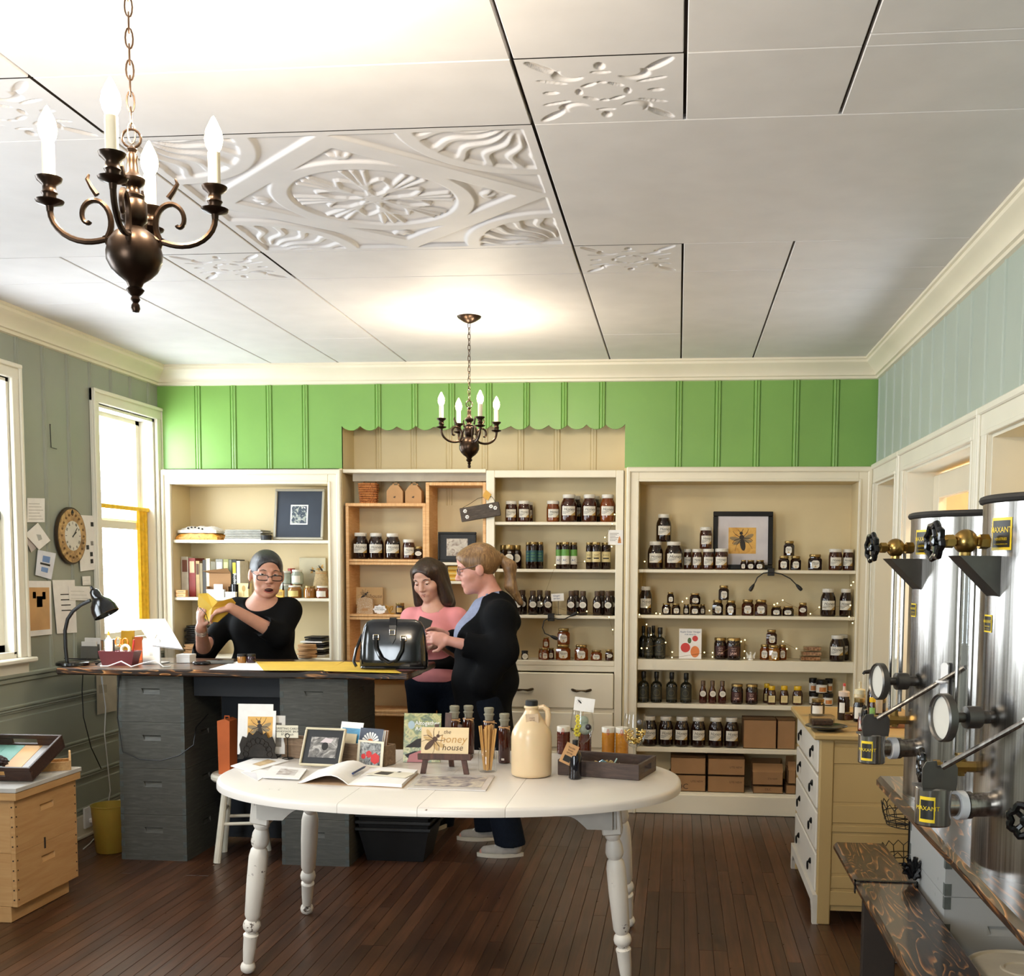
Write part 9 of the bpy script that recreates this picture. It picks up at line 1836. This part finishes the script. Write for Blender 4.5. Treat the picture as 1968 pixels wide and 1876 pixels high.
coat = tor(.03)+[('c', shL, elL, .080, .074, .04), ('c', elL, mid(elL, wrL, .8), .074, .066, .02), ('c', shR, elR, .08, .072, .04), ('c', elR, mid(elR, wrR, .8), .072, .062, .02), ('c', pel+np.array((-.02, -.05, 0)), hem+np.array((-.01, -.07, 0)), .135, .15, .05), ('c', pel+np.array((-.02, .05, 0)), hem+np.array((-.01, .07, 0)), .135, .15, .05), ('c', elL+np.array((.0, .0, .02)), elL+np.array((-.10, -.02, -.16)), .07, .06, .06), ('c', shL+np.array((.05, .05, -.03)), shR+np.array((.06, -.02, -.03)), .05, .05, .04),
      ('se', hem+np.array((0, 0, -.30)), (.6, .6, .27), I3, .006), ('se', nb+np.array((-.165, -.05, -.08)), (.14, .12, .22), I3, .012), ('se', nb+np.array((-.07, .0, .05)), (.10, .10, .09), I3, .012), ('sc', mid(elL, wrL, .85), wrL+(wrL-elL)*.3, .075, .07, .004)]
shirt = [('c', nb+np.array((.0, 0, -.10)), ch+np.array((-.02, 0, 0)), .122, .142, .05), ('c', nb+np.array((0, .0, -.005)), nb+np.array((0, 0, -.05)), .066, .10, .03), ('c', ch+np.array((-.055, -.06, .02)), ch+np.array((-.055, .06, .02)), .078, .078, .05), ('se', nb+np.array((-.05, 0, .06)), (.07, .075, .075), I3, .008), ('se', ch+np.array((0, 0, -.15)), (.5, .5, .1), I3, .006)]
jeans = legs(hL, hR, kL, kR, aL, aR, tL, tR, (.088, .062, .05), .022)+[('e', pel+np.array((0, 0, -.04)), (.155, .185, .12), I3, .04), ('se', np.array((aL[0], Yc, -1.925)), (2, 2, 2), I3, .004)]
hair = [hd.e(0, -.012, .035, .080, .100, .088, .01), hd.e(0, .05, .055, .058, .0455, .0405, .03), hd.e(0, -.10, .03, .03, .035, .03, .02), hd.e(0, .10, -.012, .068, .066, .078, .008, 'se'), hd.e(0, .045, -.105, .10, .10, .09, .014, 'se')]
tail = [hd.cc((0, -.115, .03), (0, -.15, -.02), .020, .030, .02), hd.cc((0, -.15, -.02), (0, -.135, -.11), .030, .028, .02), hd.cc((0, -.135, -.11), (0, -.165, -.20), .027, .014, .02), hd.cc((-.015, -.14, -.03), (-.02, -.15, -.15), .018, .008, .015)]
CHB = M('grey_blue_chambray', '#7E86A0', .8, var=.08, scale=60); BLND = hairmat('dark_blonde_hair', '#4A3520', '#7A5A38', '#A88658')
pC, oC = person('woman with a blonde ponytail in a long dark coat, seen in profile', (pel[0], pel[1]), (body, SKC), [('coat', coat, NAVYC, .007), ('shirt', shirt, CHB, .006), ('jeans', jeans, DEN, .007), ('hair', hair, BLND, .005), ('ponytail', tail, BLND, .005)])
bf = {c.name for c in pC.children}; hd.extras(pC, SKC, M('lip_pink', '#A85E58', .4), M('blue_iris', '#4A5A66', .2), M('brow_blonde', '#7A5A40', .6), 0, (0, -.6)); spectacles(pC, hd, .002, .100, .028, .015, M('thin_spectacles', '#6A5A58', .3))
obj('hair_tie', MB().tube([tuple(hd.p(.021*math.cos(a), -.113-.006*math.sin(a), .034+.020*math.sin(a))) for a in [i*PI/6 for i in range(12)]], .006, 6, closed=True), BLACKP, pC, smooth=True)
for q in (-1, 1): obj('collar', MB().add([tuple(nb+np.array(v)) for v in ((-.055, q*.02, -.03), (-.02, q*.068, .02), (.05, q*.06, .035), (.055, q*.075, .0), (-.02, q*.088, -.03), (-.085, q*.05, -.085), (-.06, q*.016, -.035), (-.02, q*.075, .014))], [(0, 1, 4, 5), (1, 2, 3, 4), (0, 5, 6)]), CHB, pC)
shift(pC, oC, bf)
GRS = M('grey_canvas', '#A8A198', .8, var=.08, scale=40); shoe(aL, tL, GRS, SLM, pC, oC); shoe(aR, tR, GRS, SLM, pC, oC)
t = thing('phone', 'black smartphone held between the two customers', 'phone', tuple(V3(812, 1208, Yb_-.40)), rot=(-.7, .35, .2)); obj('case', MB().box(-.038, .038, -.004, .004, -.075, .075, c=.004), BLACKP, t); obj('screen', MB().box(-.034, .034, .004, .0046, -.068, .068), M('phone_screen', '#20242C', .1), t)
